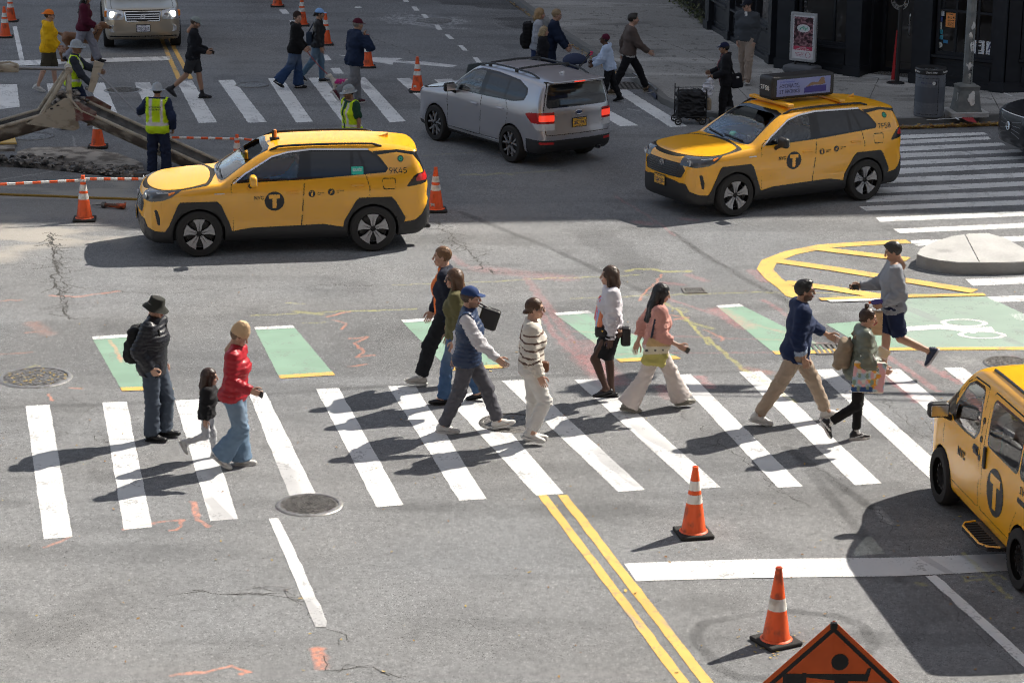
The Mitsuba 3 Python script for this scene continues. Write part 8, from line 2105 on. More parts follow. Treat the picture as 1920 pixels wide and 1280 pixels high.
# hose and breaker on the dusty road
obj('hose', tube([G(-60, 384) + [0, 0, .02]] + [G(u, 382 + u * .022) + [0, .01 * math.sin(u), .02] for u in range(0, 300, 30)] + [G(330, 392) + [0, 0, .02]], .022, 8), mat('hose_yellow', (.28, .17, .03), .6), smooth=True); tag('hose', 'mustard yellow air hose lying across the dusty road at the left', 'hose')
t = thing('breaker', 'orange pneumatic breaker lying on the road beside the cone', 'jackhammer'); a, b = G(168, 401), G(247, 405); L = np.linalg.norm(b - a); dx = (b - a) / L; MB = np.eye(4); MB[:3, 0] = dx; MB[:3, 1] = np.cross([0, 0, 1], dx); MB[:3, 3] = a + [0, 0, .05]
MO = mat('tool_orange', P(dirt_fn((.55, .10, .03), (.10, .05, .03), 14)), .55)
obj('chisel', tube([(0, 0, -.02), (.20, 0, 0)], [.008, .016], 8), A_IRON, t, M=MB); obj('barrel', tube([(.18, 0, 0), (.24, 0, 0), (.26, 0, 0), (.44, 0, 0), (.46, 0, 0), (.60, 0, .0)], [.035, .04, .034, .036, .045, .05], 12), MO, t, 40, M=MB); obj('handle', tube([(.56, -.12, .03), (.60, 0, .02), (.56, .12, .03)], .02, 8), MO, t, True, M=MB); obj('collar', xf(lathe([(.03, -.03), (.052, -.03), (.052, .03), (.03, .03)], 14, 'x'), rt(None, (.22, 0, 0))), A_IRON, t, M=MB)

# ---- the concrete chute with its lifting ram
M_CHUTE = mat('chute_steel', P(lambda p, n, uv: MX((.13, .105, .085), (.36, .32, .26), SS(.42, .72, F(p.x * 5, p.y * 5, p.z * 6, 4)))), .75, spec=.3); M_CHUTE2 = mat('chute_light', P(lambda p, n, uv: MX((.42, .37, .29), (.24, .20, .15), SS(.45, .75, F(p.x * 7, p.y * 7, p.z * 9, 4)))), .7); M_CHIN = mat('chute_inside', P(dirt_fn((.07, .07, .068), (.16, .155, .15), 6)), .5); M_CHR = mat('chute_red', P(dirt_fn((.14, .03, .025), (.26, .2, .17), 8)), .7)


def at(u, v, Y):
    """The point at distance Y along the ground that shows at a pixel."""
    d = G(u, v) - CAM; return CAM + d * (Y / d[1])


def chute(P0, P1, w, dep, t, name, open_=True):
    d = P1 - P0; L = np.linalg.norm(d); x = d / L; y = nrm(np.cross([0, 0, 1.0], x)); z = np.cross(x, y); M = np.eye(4); M[:3, 0], M[:3, 1], M[:3, 2], M[:3, 3] = x, y, z, P0
    th = np.linspace(math.pi, 2 * math.pi, 17); pr = np.stack([w * np.cos(th), dep * np.sin(th)], 1); q = np.vstack([pr, (pr * [(w - .03) / w, (dep - .035) / dep])[::-1]])
    m = prism(Polygon(q), 0, L); v = np.array(m.vertices); m = tm(np.stack([v[:, 2], v[:, 0], v[:, 1]], 1), m.faces)
    obj(name, m, M_CHUTE, t, M=M)
    obj('lining', (lambda l: tm(np.stack([np.repeat([0.02, L - .02], 17), np.tile(l[:, 0], 2), np.tile(l[:, 1], 2)], 1), [f for i in range(16) for f in ([i, 17 + i, 18 + i], [i, 18 + i, i + 1])]))(pr * [(w - .036) / w, (dep - .041) / dep]), M_CHIN, t, M=M)
    for s in (1, -1): obj('rim_tube', tube([(0, s * (w + .0), .01), (L, s * (w + .0), .01)], .034, 10), M_CHUTE2, t, 40, M=M)
    return M, L


t = thing('concrete_chute', 'muddy folding concrete chute with a lifting ram and a crusted hinge', 'concrete chute')
c0, c1, c2, c3 = at(-60, 266, 42.6), at(124, 210, 43.0), at(140, 208, 43.0), at(412, 326, 42.2)
Ma, La = chute(c0, c1, .30, .30, t, 'upper_section'); Mb, Lb = chute(c2, c3, .27, .26, t, 'lower_section')
for s in (1, -1):
    obj('hinge_plate', (lambda m: tm(np.stack([np.asarray(m.vertices)[:, 0], s * .335 + np.asarray(m.vertices)[:, 2], np.asarray(m.vertices)[:, 1]], 1), m.faces))(prism(Polygon([(-.85, -.06), (-.06, -.42), (.05, -.40), (.06, .16), (-.06, .20)]).difference(unary_union([sbox(-.52, .03, -.44, .07), sbox(-.36, .06, -.31, .10), sbox(-.24, .09, -.18, .12)])), 0, .02)), M_CHUTE2, t, M=rt(Ma[:3, :3], c1))
    obj('red_plate', (lambda m: tm(np.stack([np.asarray(m.vertices)[:, 0], s * .30 + np.asarray(m.vertices)[:, 2], np.asarray(m.vertices)[:, 1]], 1), m.faces))(prism(Polygon([(-.04, -.22), (.08, -.26), (.50, -.06), (.50, .10), (.10, .14), (-.04, .06)]), 0, .02)), M_CHR, t, M=Mb)
ap = at(120, 143, 43.0)
for s in (1, -1):
    o = Ma[:3, 1] * .30 * s
    for f_ in (.70, .99): obj('ram_bracket', tube([c0 + (c1 - c0) * f_ + o + [0, 0, .02], ap + o * .45], .045, 8), M_CHUTE2, t, 40)
obj('ram_pin', tube([ap - Ma[:3, 1] * .20, ap + Ma[:3, 1] * .20], .07, 12), M_CHUTE2, t, 40)
obj('ram_rod', tube([at(26, 143, 42.9), ap], .035, 10), M_STEEL, t, 40); obj('ram_body', tube([at(-60, 145, 42.8), at(24, 143, 42.9), at(28, 143, 42.9)], [.075, .085, .05], 12), M_CHUTE2, t, 40)
obj('ram_hose', tube([at(-10, 134, 42.7), at(10, 132, 42.75), at(24, 136, 42.8), at(22, 146, 42.8)], .02, 6), M_CHUTE2, t, True)
rr = np.random.default_rng(8)
obj('crusted_concrete', cat([lump(c1 + [rr.normal() * .16, rr.normal() * .2, .12 + rr.normal() * .12], rr.uniform(.04, .10), rr) for _ in range(46)]), A_RUBBLE, t); tag(t + '__crusted_concrete', kind='stuff')
obj('hinge_cable', cat([tube([c1 + [.0, -.3, .25], c1 + [.18, -.36, .05], c1 + [.3, -.33, -.1]], .02, 6)]), M_CHUTE2, t, True)
tx = thing('rake', 'long handled rake held by the worker with his back turned', 'rake'); h0 = (p17['M'] @ np.append(p17['wri'][0] + p17['fdir'][0] * .08, 1))[:3]; h1 = at(176, 150, h0[1] + .5)
obj('handle', tube([h0 + (h0 - h1) * .06, h1], .017, 8), M_STEEL, tx, True); hd = prism(Polygon([(-.05, -.30), (.05, -.30), (.09, .28), (-.09, .28)]), -.012, .012)
obj('blade', xf(hd, rt(rot('y', 18) @ rot('x', 90), h1 + [-.06, 0, -.06])), M_CHUTE2, tx)

# ---- concrete island
ip = [(1716, 464), (1722, 453), (1745, 441), (1780, 429), (1812, 424), (1850, 422), (1885, 432), (1960, 472), (1880, 477), (1795, 478), (1760, 475), (1733, 470)]
IP = Polygon([G(u, v, 0.19)[:2] for u, v in ip]).buffer(.15).buffer(-.15)
t = thing('traffic_island', 'raised pale concrete traffic island with a rounded nose', 'traffic island')
obj('side', prism(IP, 0, .175), mat('concrete_dark', P(conc_fn(.27)), .9), t); obj('top', prism(IP.buffer(-.012), .175, .19), A_CONC, t)
obj('joint', sheet(unary_union([LineString([G(u, v, .19)[:2] for u, v in l]).buffer(.008).intersection(IP.buffer(-.02)) for l in ([(1800, 415), (1842, 492)],)]), .193), A_CRACK, t)

# ---- folding road sign at the bottom right
t = thing('road_sign', 'orange diamond fabric sign with a black flagger figure at the bottom edge', 'road sign')
SY = 15.6; ct = at(1567, 1400, SY); tp_ = at(1572, 1152, SY); R_ = np.linalg.norm(ct - tp_); z_ = nrm(tp_ - ct); y_ = nrm(C_FWD - z_ * (C_FWD @ z_)); x_ = np.cross(y_, z_); MS = np.eye(4); MS[:3, 0], MS[:3, 1], MS[:3, 2], MS[:3, 3] = x_, y_, z_, ct
fold = lambda m: tm(np.stack([np.asarray(m.vertices)[:, 0], -np.asarray(m.vertices)[:, 2] + .06 * np.abs(np.asarray(m.vertices)[:, 0]), np.asarray(m.vertices)[:, 1]], 1), np.asarray(m.faces))
k_ = R_ / 1.0
di = lambda r: Polygon([(0, r), (r, 0), (0, -r), (-r, 0)])
half = lambda g: [g.intersection(sbox(-9, -9, 0, 9)), g.intersection(sbox(0, -9, 9, 9))]
mk = lambda g, a, b: fold(cat([prism(q, a, b).subdivide_to_size(.2) for q in half(g) if q.area > 1e-6]))
M_SIGN = mat('sign_orange', P(lambda p, n, uv: MX((.78, .13, .02), (.62, .10, .02), F(p.x * 6, p.y * 6, p.z * 6, 3))), .55)
obj('panel', mk(di(R_), 0, .006), M_SIGN, t, M=MS); obj('border', mk(di(R_ * .955).difference(di(R_ * .915)), .007, .009), M_BLACK, t, M=MS)
s_ = R_ / 248.0
fig = unary_union([Point(13 * s_, 171 * s_).buffer(15 * s_, 24), Polygon(np.array([(-47, 148), (0, 149), (36, 148), (58, 147), (62, 158), (68, 158), (62, 133), (28, 135), (28, 40), (5, 40), (5, 137), (-47, 142)]) * s_), Polygon(np.array([(-84, 148), (-50, 148), (-50, 100), (-84, 100)]) * s_), Polygon(np.array([(-51, 150), (-44, 150), (-44, 70), (-51, 70)]) * s_)])
obj('figure', mk(fig, .007, .0095), M_BLACK, t, M=MS)
obj('top_clip', xf(bx((0, -.012, R_ * .965), (.05, .03, .05), .008), MS), M_BLACK, t)
obj('upright', tube([ct + z_ * R_ * .97 + y_ * .03, ct - z_ * R_ * .95 + y_ * .03, ct - z_ * (R_ + .02) + y_ * .03], .012, 8), M_STEEL, t); obj('crosspiece', tube([ct - x_ * R_ * .95 + y_ * .10, ct + y_ * .04, ct + x_ * R_ * .95 + y_ * .10], .010, 8), M_STEEL, t)
fo = ct - z_ * R_
for a in range(4): obj('leg', tube([fo + y_ * .03, np.array([fo[0] + .7 * math.cos(a * 1.571 + .5), fo[1] + .7 * math.sin(a * 1.571 + .5), .02])], .014, 8), M_STEEL, t)
obj('mast', tube([fo + y_ * .03, np.array([fo[0], fo[1] + .03, .4])], .02, 8), M_STEEL, t) if fo[2] > .5 else None

# ---- litter bin, lamp post, menu board, stanchion on the far pavement
c = G(1734, 204, KZ); t = thing('litter_bin', 'grey cylindrical litter bin with a black lettered rim by the lamp post', 'litter bin'); M = mat4(c, -.1)
M_BIN = mat('bin_grey', P(dirt_fn((.13, .14, .16), (.16, .17, .19), 40)), .5, metal=.3)
obj('shell', lathe([(.285, .0), (.30, .02), (.30, .86), (.305, .87)], 40), M_BIN, t, 40, M=M); obj('rim', lathe([(.305, .865), (.318, .88), (.318, .96), (.30, .985), (.16, .965), (.15, .92), (.15, .7)], 40), M_BLACK, t, 30, M=M)
ro = []
for i in range(3):
    q = text2d("Don't litter", .034); v = np.array(q.vertices); a = v[:, 0] / .322 + math.radians(-90 + (i - 1) * 66); ro.append(tm(np.stack([(.320 + v[:, 2]) * np.cos(a), (.320 + v[:, 2]) * np.sin(a), .92 + v[:, 1]], 1), q.faces))
for i, q in enumerate(ro): obj('rim_lettering', q, M_WHITE, t, M=M)
q = text2d('litter on the ground', .022); v = np.array(q.vertices); a = v[:, 0] / .24 + math.radians(-90); rr_ = .225 - v[:, 1]; obj('top_lettering', tm(np.stack([.235 * np.cos(a) * (1 + v[:, 1] * -2), .235 * np.sin(a) * (1 + v[:, 1] * -2), .978 + v[:, 2]], 1), q.faces), M_WHITE, t, M=M)
cyl = lambda pl, r: (lambda m: tm(np.stack([(r + np.asarray(m.vertices)[:, 2]) * np.cos(np.asarray(m.vertices)[:, 0] / r), (r + np.asarray(m.vertices)[:, 2]) * np.sin(np.asarray(m.vertices)[:, 0] / r), np.asarray(m.vertices)[:, 1]], 1), m.faces))(prism(pl, 0, .004).subdivide_to_size(.05))
dr_ = sbox(-.66, .06, .0, .80); obj('door_seam', xf(cyl(dr_.difference(dr_.buffer(-.008)), .3), rt(rot('z', -60))), M_BLACK, t, M=M); obj('latch', xf(bx((0, 0, 0), (.02, .016, .09), .005), rt(rot('z', 30), (.302 * math.cos(math.radians(-72)), .302 * math.sin(math.radians(-72)), .70))), M_BLACK, t, M=M)
obj('emblem', xf(cyl(Point(0, .70).buffer(.035), .302), rt(rot('z', -80))), M_WHITE, t, M=M); obj('middle_band', lathe([(.3015, .30), (.3015, .62)], 40), mat('bin_band', (.10, .11, .13), .6, metal=.3), t, 40, M=M)
q = text2d('keep it clean', .030, False); v = np.array(q.vertices); a = v[:, 0] / .302 + math.radians(-108); obj('side_lettering', tm(np.stack([(.302 + v[:, 2]) * np.cos(a), (.302 + v[:, 2]) * np.sin(a), .70 + v[:, 1]], 1), q.faces), M_NAVY, t, M=M)

c = G(1803, 201, KZ); t = thing('lamp_post', 'grey steel lamp post with torn stickers and a stepped square base', 'lamp post'); M = mat4(c, .12)
M_POST = mat('post_grey', P(dirt_fn((.17, .18, .18), (.24, .25, .24), 6)), .55, metal=.3)
oct_ = lambda r: Polygon([(r * math.cos(a), r * math.sin(a)) for a in np.arange(8) * math.pi / 4 + math.pi / 8])
obj('footing', prism(sbox(-.34, -.30, .34, .30).buffer(.05), 0, .09), A_CONC, t, M=M)
ba = []
for z0, z1, r0, r1 in ((.09, .12, .26, .26), (.12, .52, .245, .20), (.52, .60, .20, .215), (.60, .64, .215, .13)):
    a, b = np.array(sbox(-r0, -r0, r0, r0).exterior.coords)[:4], np.array(sbox(-r1, -r1, r1, r1).exterior.coords)[:4]; V_ = np.vstack([np.c_[a, [z0] * 4], np.c_[b, [z1] * 4]]); m = tm(V_, m3.Manifold.hull_points(V_).to_mesh().tri_verts); mm = m3.Manifold.hull_points(V_).to_mesh(); ba.append(tm(mm.vert_properties[:, :3], mm.tri_verts))
obj('base', cat(ba), M_POST, t, M=M); obj('post', prism(oct_(.098), .64, 8.4), M_POST, t, M=M); obj('arm', tube([c + [0, 0, 8.2], c + [-.5, -.4, 8.9], c + [-2.2, -1.6, 9.3]], .05, 8), M_POST, t); obj('lamp_head', bx(c + [-2.5, -1.8, 9.28], (.8, .35, .14), .06, rot('z', 36)), M_POST, t)
rr = np.random.default_rng(2)
for i, (z, w, hh, a) in enumerate(((.36, .16, .26, -80), (.40, .10, .20, -150), (1.02, .09, .14, -95), (.82, .06, .10, -85), (1.38, .09, .22, -75), (1.80, .10, .16, -70), (1.62, .07, .12, -100), (.30, .12, .1, -70))):
    n_ = 14; pg = Polygon([(w / 2 * (1 + .35 * rr.normal()) * math.cos(q), hh / 2 * (1 + .35 * rr.normal()) * math.sin(q)) for q in np.arange(n_) * 2 * math.pi / n_]).buffer(0)
    r_ = .2 if z < .6 else .094; an = math.radians(a); obj('torn_sticker', xf(prism(pg, 0, .003), rt(rot('z', a + 90) @ rot('x', 90 - (6.5 if z < .6 else 0)), ((r_ + (.045 * (.6 - z) / .5 if z < .6 else 0)) * math.cos(an) if z > .6 else (r_ + .03) * math.cos(an) * 1.0, ((r_ + (.03 if z < .6 else 0)) * math.sin(an)), z))), M_WHITE if i % 3 else M_REFL, t, M=M)
for i, ch in enumerate('COMMERCIAL MOVING'):
    if ch != ' ': obj('post_lettering', xf(text2d(ch, .035), rt(rot('z', 22.5) @ rot('x', 90), (.096 * math.cos(math.radians(-67.5)), .096 * math.sin(math.radians(-67.5)), 1.52 - i * .055))), M_BLACK, t, M=M)

c = (M2 @ np.array([fx(1515), -.42, 0, 1]))[:3]; t = thing('menu_board', 'white framed menu board with a food picture standing outside the restaurant', 'menu board'); M = rt(M2[:3, :3], c)
fr = sbox(-.29, 0, .29, 1.02).buffer(.03)
SB = lambda m, dy=0: tm(np.stack([np.asarray(m.vertices)[:, 0], -np.asarray(m.vertices)[:, 2] + dy, np.asarray(m.vertices)[:, 1] + .30], 1), m.faces)
obj('base', Field(.02, .03).box((0, 0, .10), (.38, .26, .09), .07).mesh(), mat('base_grey', (.10, .105, .115), .7), t, True, M=M); obj('spring', cat([tube([(s * .18, 0, .16), (s * .18, 0, .30)], .03, 8) for s in (1, -1)]), M_BLACK, t, M=M)
obj('frame', SB(prism(fr.difference(fr.buffer(-.055)), -.03, .03)), mat('frame_silver', (.48, .48, .48), .4, metal=.5), t, M=M); obj('poster', SB(prism(fr.buffer(-.05), -.01, .014)), mat('poster_white', (.66, .65, .66), .5), t, M=M)
pic = sbox(-.235, .30, .235, .95)
food = mat('food_print', P(lambda p, n, uv: MX(MX((.12, .05, .06), (.32, .16, .18), SS(.35, .65, N(p.x * 26, p.y * 26, p.z * 26))), (.04, .015, .02), SS(.5, .7, N(p.x * 13, p.y * 13, p.z * 13)))), .4)
obj('food_picture', SB(prism(pic, .0145, .016)), food, t, M=M); obj('sauce_picture', SB(prism(affinity.scale(Point(-.0, .70).buffer(.16, 24), 1, .55), .0162, .018)), M_WHITE, t, M=M)
obj('herb_picture', SB(cat([prism(LineString(q).buffer(.009), .0182, .0195) for q in (((-.1, .66), (-.04, .73), (.02, .68)), ((.0, .74), (.06, .70)), ((.04, .66), (.10, .72)))])), M_GREENS, t, M=M)
obj('pink_banner', SB(prism(sbox(-.235, .215, .235, .30), .0145, .016)), mat('pink_print', (.48, .05, .10), .5), t, M=M); obj('banner_lettering', SB(cat([xf(text2d('TRY OUR NEW', .02), rt(None, (0, .275, .016))), xf(text2d('BURGER BOWL TODAY', .02), rt(None, (0, .24, .016)))])), M_WHITE, t, M=M)
obj('round_print', SB(prism(Point(.13, .11).buffer(.065, 24).difference(Point(.13, .11).buffer(.055, 24)), .0145, .016)), 'mat_pink_print', t, M=M); obj('small_print', SB(cat([bx((-.08, .15 - i * .035, .0155), (.22 - .04 * i, .009, .002)) for i in range(3)])), 'mat_pink_print', t, M=M)
for nm, u_, off, lab in (('stanchion', 1690, -.35, 'black post with a red strap on a round base outside the restaurant door'),):
    c = (M2 @ np.array([fx(u_), off, 0, 1]))[:3]; t = thing(nm, lab, 'stanchion'); M = rt(M2[:3, :3], c)
    obj('base', lathe([(0, .05), (.08, .045), (.19, .02), (.20, 0)], 32), M_BLACK, t, 40, M=M); obj('post', tube([(.03, 0, .03), (.03, 0, 1.65)], .05, 10), M_BLACK, t, 40, M=M); obj('red_strap', tm([[-.10, -.03, .07], [-.02, -.03, .07], [.0, -.05, 1.15], [-.02, -.05, 1.15], [-.10, -.01, .07], [-.02, -.01, .07], [.0, -.03, 1.15], [-.02, -.03, 1.15]], [[0, 1, 2], [0, 2, 3], [5, 4, 7], [5, 7, 6], [4, 0, 3], [4, 3, 7], [1, 5, 6], [1, 6, 2], [3, 2, 6], [3, 6, 7], [4, 5, 1], [4, 1, 0]]), mat('strap_red', (.38, .012, .015), .6), t, M=M)

# ---- the folding cart
S28 = p28['M']; hx = (S28 @ np.append(p28['wri'][0], 1))[:3]; c = G(1286, 226); t = thing('folding_cart', 'black folding shopping cart with a bag and spoked wheels at the kerb', 'cart'); M = mat4(c, .12)
bb = Field(.018, .03).box((0, 0, .40), (.27, .17, .26), .06).mesh(); v = np.asarray(bb.vertices); bb = tm(v + vnormals(bb) * folds(v, .02, 6)[:, None], bb.faces); obj('bag', bb, mat('cart_bag', (.010, .010, .012), .6), t, True, M=M)
for x in (-.28, .30):
    for y in (-.18, .18): obj('frame_post', tube([(x, y, .12), (x, y, .78 if x < 0 else .70)], .012, 6), M_BLACK, t, M=M)
for z in (.16, .44, .70): obj('frame_rail', tube([(-.28, -.18, z), (.30, -.18, z), (.30, .18, z), (-.28, .18, z)], .009, 6, True), M_BLACK, t, M=M)
for i in range(7): obj('wire', tube([(.30, -.17 + i * .056, .16), (.30, -.17 + i * .056, .70)], .004, 5), M_BLACK, t, M=M)
for x, r_ in ((-.27, .075), (.22, .085)):
    for y in (-.21, .21):
        k = new_key('wheel', t); tor = trimesh.creation.torus(r_ - .014, .014, 24, 8); obj('tyre', xf(tm(tor.vertices, tor.faces), rt(rot('x', 90), (x, y, r_))), M_RUBBER, k, True, M=M)
        for a in range(3): obj('spoke', bx((x, y, r_), (2 * r_ - .03, .012, .012), 0, rot('y', a * 60)), M_BLACK, k, M=M)
hl_ = np.linalg.inv(M) @ np.append(hx + np.array([-.05, 0, .02]), 1)
obj('handle', cat([tube([(.28, .10, .70), hl_[:3]], .012, 6)]), M_BLACK, t, M=M)
obj('tan_bag', xf(Field(.014, .02).box((.36, -.05, .40), (.055, .10, .12), .04).mesh(), rt()), mat('tan_bag', (.28, .22, .15), .8), t, True, M=M)
pb = thing('plastic_bag', 'white plastic bag hanging from the cart handle', 'plastic bag'); m = Field(.012, .03).cone(hl_[:3] + [-.02, -.03, -.08], hl_[:3] + [-.06, -.03, -.30], .04, .10).mesh(); v = np.asarray(m.vertices); obj('bag', tm(v + vnormals(m) * folds(v, .03, 2)[:, None], m.faces), mat('bag_white', (.62, .61, .64), .4), pb, True, M=M)

# ---- pushchair behind the silver car
c = (p25['M'] @ np.array([.62, 0, 0, 1]))[:3]; t = thing('pushchair', 'dark pushchair with pink handle grips behind the silver car', 'pushchair'); M = mat4((c[0], c[1], 0), math.radians(176))
obj('seat', Field(.016, .03).box((.22, 0, .55), (.18, .20, .22), .08).mesh(), mat('pram_navy', (.02, .03, .07), .8), t, True, M=M); obj('hood', Field(.016, .03).ell((.10, 0, .86), (.26, .23, .16)).cut(lambda P_: .82 - P_[..., 2]).mesh(), 'mat_pram_navy', t, True, M=M)
for y in (-.22, .22):
    obj('frame', tube([(-.22, y, 1.02), (.0, y, .75), (.40, y, .12)], .014, 6), M_BLACK, t, M=M); obj('grip', tube([(-.26, y * .5, 1.03), (-.22, y, 1.02)], .02, 8), mat('grip_pink', (.55, .03, .10), .6) if y < 0 else 'mat_grip_pink', t, M=M)
    for x in (.02, .42): tor = trimesh.creation.torus(.10, .02, 24, 8); obj('wheel', xf(tm(tor.vertices, tor.faces), rt(rot('x', 90), (x, y, .12))), M_RUBBER, t, True, M=M)

# ---- dogs
def dog(uv, yaw, label, L, H, fur, coat=None, big=True, name='dog'):
    t = thing(name, label, 'dog'); M = mat4(G(*uv), math.radians(yaw)); f = Field(.011, .04); k = H / .60; l = L / .75
    fur_n = .006 if big else .022
    f.cone((.22 * l, 0, .46 * k), (-.02 * l, 0, .48 * k), .125 * k, .10 * k).cone((-.02 * l, 0, .48 * k), (-.25 * l, 0, .50 * k), .095 * k, .10 * k)
    f.cone((.28 * l, 0, .52 * k), (.38 * l, 0, .68 * k), .085 * k, .065 * k).ell((.42 * l, 0, .73 * k), (.085 * k, .07 * k, .07 * k)).cone((.46 * l, 0, .71 * k), (.56 * l, 0, .68 * k), .045 * k, .032 * k)
    for s in (1, -1):
        f.cone((.24 * l, s * .075 * k, .42 * k), (.23 * l, s * .075 * k, .22 * k), .055 * k, .032 * k).cone((.23 * l, s * .075 * k, .22 * k), (.25 * l + .05 * s, s * .075 * k, .04 * k), .03 * k, .024 * k).cone((.25 * l + .05 * s, s * .075 * k, .03 * k), (.31 * l + .05 * s, s * .075 * k, .025 * k), .028 * k, .022 * k)
        f.cone((-.26 * l, s * .075 * k, .46 * k), (-.20 * l, s * .08 * k, .30 * k), .085 * k, .050 * k).cone((-.20 * l, s * .08 * k, .30 * k), (-.33 * l + .05 * s, s * .08 * k, .18 * k), .045 * k, .026 * k).cone((-.33 * l + .05 * s, s * .08 * k, .18 * k), (-.30 * l + .05 * s, s * .08 * k, .03 * k), .024 * k, .022 * k).cone((-.30 * l + .05 * s, s * .08 * k, .028 * k), (-.24 * l + .05 * s, s * .08 * k, .025 * k), .026 * k, .02 * k)
        f.ell((.39 * l, s * .065 * k, .74 * k), (.028 * k, .014 * k, .06 * k), rot('x', 14 * s), k=.012)
    f.cone((-.33 * l, 0, .54 * k), (-.46 * l, 0, .60 * k), .030 * k, .022 * k).cone((-.46 * l, 0, .60 * k), (-.50 * l, 0, .70 * k), .02 * k, .012 * k)
    m = f.mesh(); v = np.asarray(m.vertices); m = tm(v + vnormals(m) * (fur_n * (fb(v, 40 if big else 60, 2) - .4) * 2)[:, None], m.faces); v = np.asarray(m.vertices)
    c = grain(v, fur, .4, 30); c[(v[:, 0] > .545 * l) & (v[:, 2] > .68 * k)] = (.01, .01, .01)
    obj('body', m, M_HAIR, t, True, M=M, color=c)
    if coat:
        g = Field(.011, .03).cone((.20 * l, 0, .46 * k), (-.02 * l, 0, .48 * k), .145 * k, .122 * k).cone((-.02 * l, 0, .48 * k), (-.22 * l, 0, .50 * k), .12 * k, .12 * k).cut(lambda P_: .40 * k - P_[..., 2]).mesh(); obj('coat', g, M_CLOTH, t, True, M=M, color=grain(np.asarray(g.vertices), coat, .15, 30))
    return M


MD1 = dog((144, 128), 4, 'brown short haired dog walking beside the woman in maroon', .92, .68, (.19, .085, .035)); MD2 = dog((632, 180), 168, 'small shaggy white dog in a pink coat beside the man in the maroon cap', .44, .30, (.55, .50, .42), (.45, .03, .18), False)
for inf, MD, hh, lab, col in ((p15, MD1, (.30, 0, .62), 'black leash from the woman in maroon to the brown dog', M_BLACK), (p19, MD2, (.12, 0, .27), 'red leash from the young woman in black to the small white dog', mat('leash_red', (.30, .03, .03), .6))):
    a = (inf['M'] @ np.append(inf['wri'][1] + inf['fdir'][1] * .08, 1))[:3]; b = (MD @ np.array([*hh, 1]))[:3]; ts = np.linspace(0, 1, 9)[:, None]; q = a + (b - a) * ts - np.array([0, 0, 1]) * (.22 * (ts * (1 - ts)) * 1.0)
    obj('cord', tube(q, .009, 5), col, thing('leash', lab, 'leash'), True)

# ---- bent kerb guard, joints and leaves
t = thing('kerb_guard', 'bent grey steel tube lying along the kerb under the man in brown', 'kerb rail'); q = lambda u, v, z: G(u, v, KZ) + [0, 0, z]
obj('tube', tube([q(1160, 140, .02), q(1180, 137, .03), q(1200, 150, .05), q(1224, 168, .05), q(1216, 172, .04), q(1204, 172, .0)], .018, 8), M_STEEL, t, True)
obj('plate', prism(Polygon([G(1206, 168, 0)[:2], G(1222, 184, 0)[:2], G(1226, 181, 0)[:2], G(1212, 165, 0)[:2]]), .02, KZ - .03), mat('plate_blue', (.10, .12, .18), .5, metal=.4), t)
jn = [[(1030, 80), (1210, 100), (1420, 160)], [(1110, 112), (1300, 130), (1450, 135)], [(1200, 60), (1330, 110), (1420, 205)], [(1230, 138), (1425, 137)], [(1560, 165), (1700, 168), (1960, 172)], [(1640, 135), (1600, 225)], [(1760, 152), (1765, 222)], [(1100, 20), (1250, 50)], [(1420, 150), (1530, 230)], [(1850, 160), (1880, 215)]]
for i, l in enumerate(jn): obj('joint', sheet(LineString([G(u, v, KZ)[:2] for u, v in l]).buffer(.007), KZ + .0045), A_CRACK, 'sidewalk')
for i, l in enumerate([[(1768, 196), (1790, 211)], [(1732, 213), (1795, 208)], [(1160, 144), (1205, 140)], [(1876, 160), (1890, 166)]]): obj('chalk_line', sheet(LineString([G(u, v, KZ)[:2] for u, v in l]).buffer(.022), KZ + .006), A_GREY, 'sidewalk')
obj('red_spray', sheet(Polygon([G(u, v, KZ)[:2] for u, v in ((1798, 203), (1812, 202), (1816, 209), (1822, 216), (1810, 214), (1800, 209))]).buffer(.03), KZ + .006), mat('spray_red', (.30, .03, .035), .8), 'sidewalk')
rr = np.random.default_rng(12); A, B = [], []
LEAFC = [mat('leaf_%d' % i, c, .7) for i, c in enumerate([(.36, .20, .05), (.24, .12, .04), (.50, .34, .08)])]


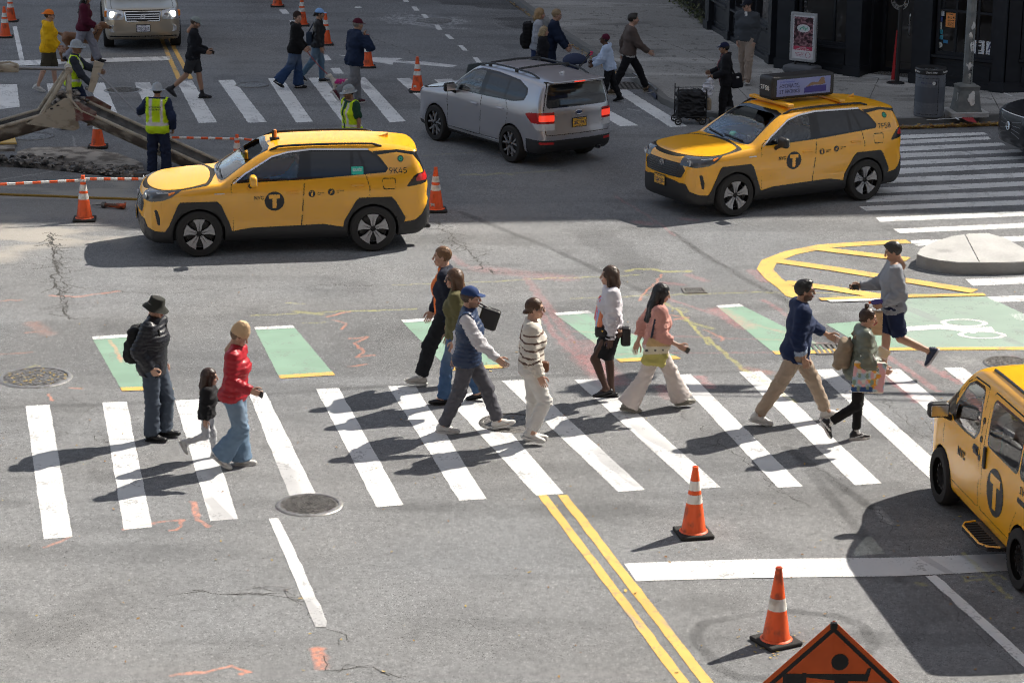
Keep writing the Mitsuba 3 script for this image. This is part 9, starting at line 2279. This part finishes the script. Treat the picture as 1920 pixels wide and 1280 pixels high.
def leaf(p, s, flat):
    a = rr.uniform(0, 360); R = rot('z', a) @ rot('x', rr.uniform(-1, 1) * (14 if flat else 40)) @ rot('y', rr.uniform(-1, 1) * (14 if flat else 35))
    v = np.array([[-.5, 0, 0], [-.15, .26, .05], [.25, .18, .03], [.55, 0, .06], [.25, -.18, .02], [-.15, -.26, .06], [0, 0, -.03]]) * s
    return tm(v @ R.T + p, [[6, i, (i + 1) % 6] for i in range(6)])


groups = [[], [], []]
for i in range(1500):
    u = rr.uniform(1675, 1886); v_ = 229 - (u - 1675) * .052 - abs(rr.normal()) * 1.2 + 3.0
    groups[rr.integers(3)].append(leaf(G(u, v_) + [0, 0, .015 + abs(rr.normal()) * .025], rr.uniform(.03, .07), False))
for i in range(500):
    t_ = rr.random(); u = 935 + t_ * 230; v_ = -8 + t_ * 150 + 5 * math.sin(t_ * 3) + rr.normal() * 1.5 + 3; groups[rr.integers(3)].append(leaf(G(u - 3, v_) + [0, 0, .015 + abs(rr.normal()) * .02], rr.uniform(.03, .065), False))
for i in range(60): groups[rr.integers(3)].append(leaf(G(1310 + rr.normal() * 14, 219 + rr.normal() * 2) + [0, 0, .02], rr.uniform(.03, .06), False))
for i in range(240): groups[rr.integers(3)].append(leaf(G(rr.uniform(0, 1920), rr.uniform(500, 1280)) + [0, 0, .012], rr.uniform(.018, .045) * (1 if rr.random() < .9 else 1.5), True))
for i in range(60): groups[2].append(leaf(G(68 + rr.normal() * 30, 723 + rr.normal() * 8) + [0, 0, .02], rr.uniform(.025, .05), True))
for i in range(40): groups[2].append(leaf(G(1475 + rr.normal() * 40, 1200 + rr.normal() * 14) + [0, 0, .012], rr.uniform(.02, .04), True))
for i, g in enumerate(groups): k = obj('fallen_leaves', cat(g), LEAFC[i]); tag(k, ['brown fallen leaves in the gutter and over the road', 'dark fallen leaves in the gutter and over the road', 'yellow fallen leaves in the gutter and over the road'][i], 'leaves', kind='stuff')
# passenger in the van
w = MNV @ np.array([-.78, .34, 0, 1])
person('passenger with reddish hair in a grey sweater seen through the van window', (w[0], w[1], 0.0), math.degrees(NVP[2]), 1.70, skin=LIGHT, female=True, hair=('shoulder', (.14, .055, .03)), top=dict(name='sweater', g=.03, hem=-.05, col=(.42, .43, .45)), **{**drv, 'arms': ((40, 12, 70, 4), (30, 8, 60, 0)), 'lean': 6}, zoff=.78)
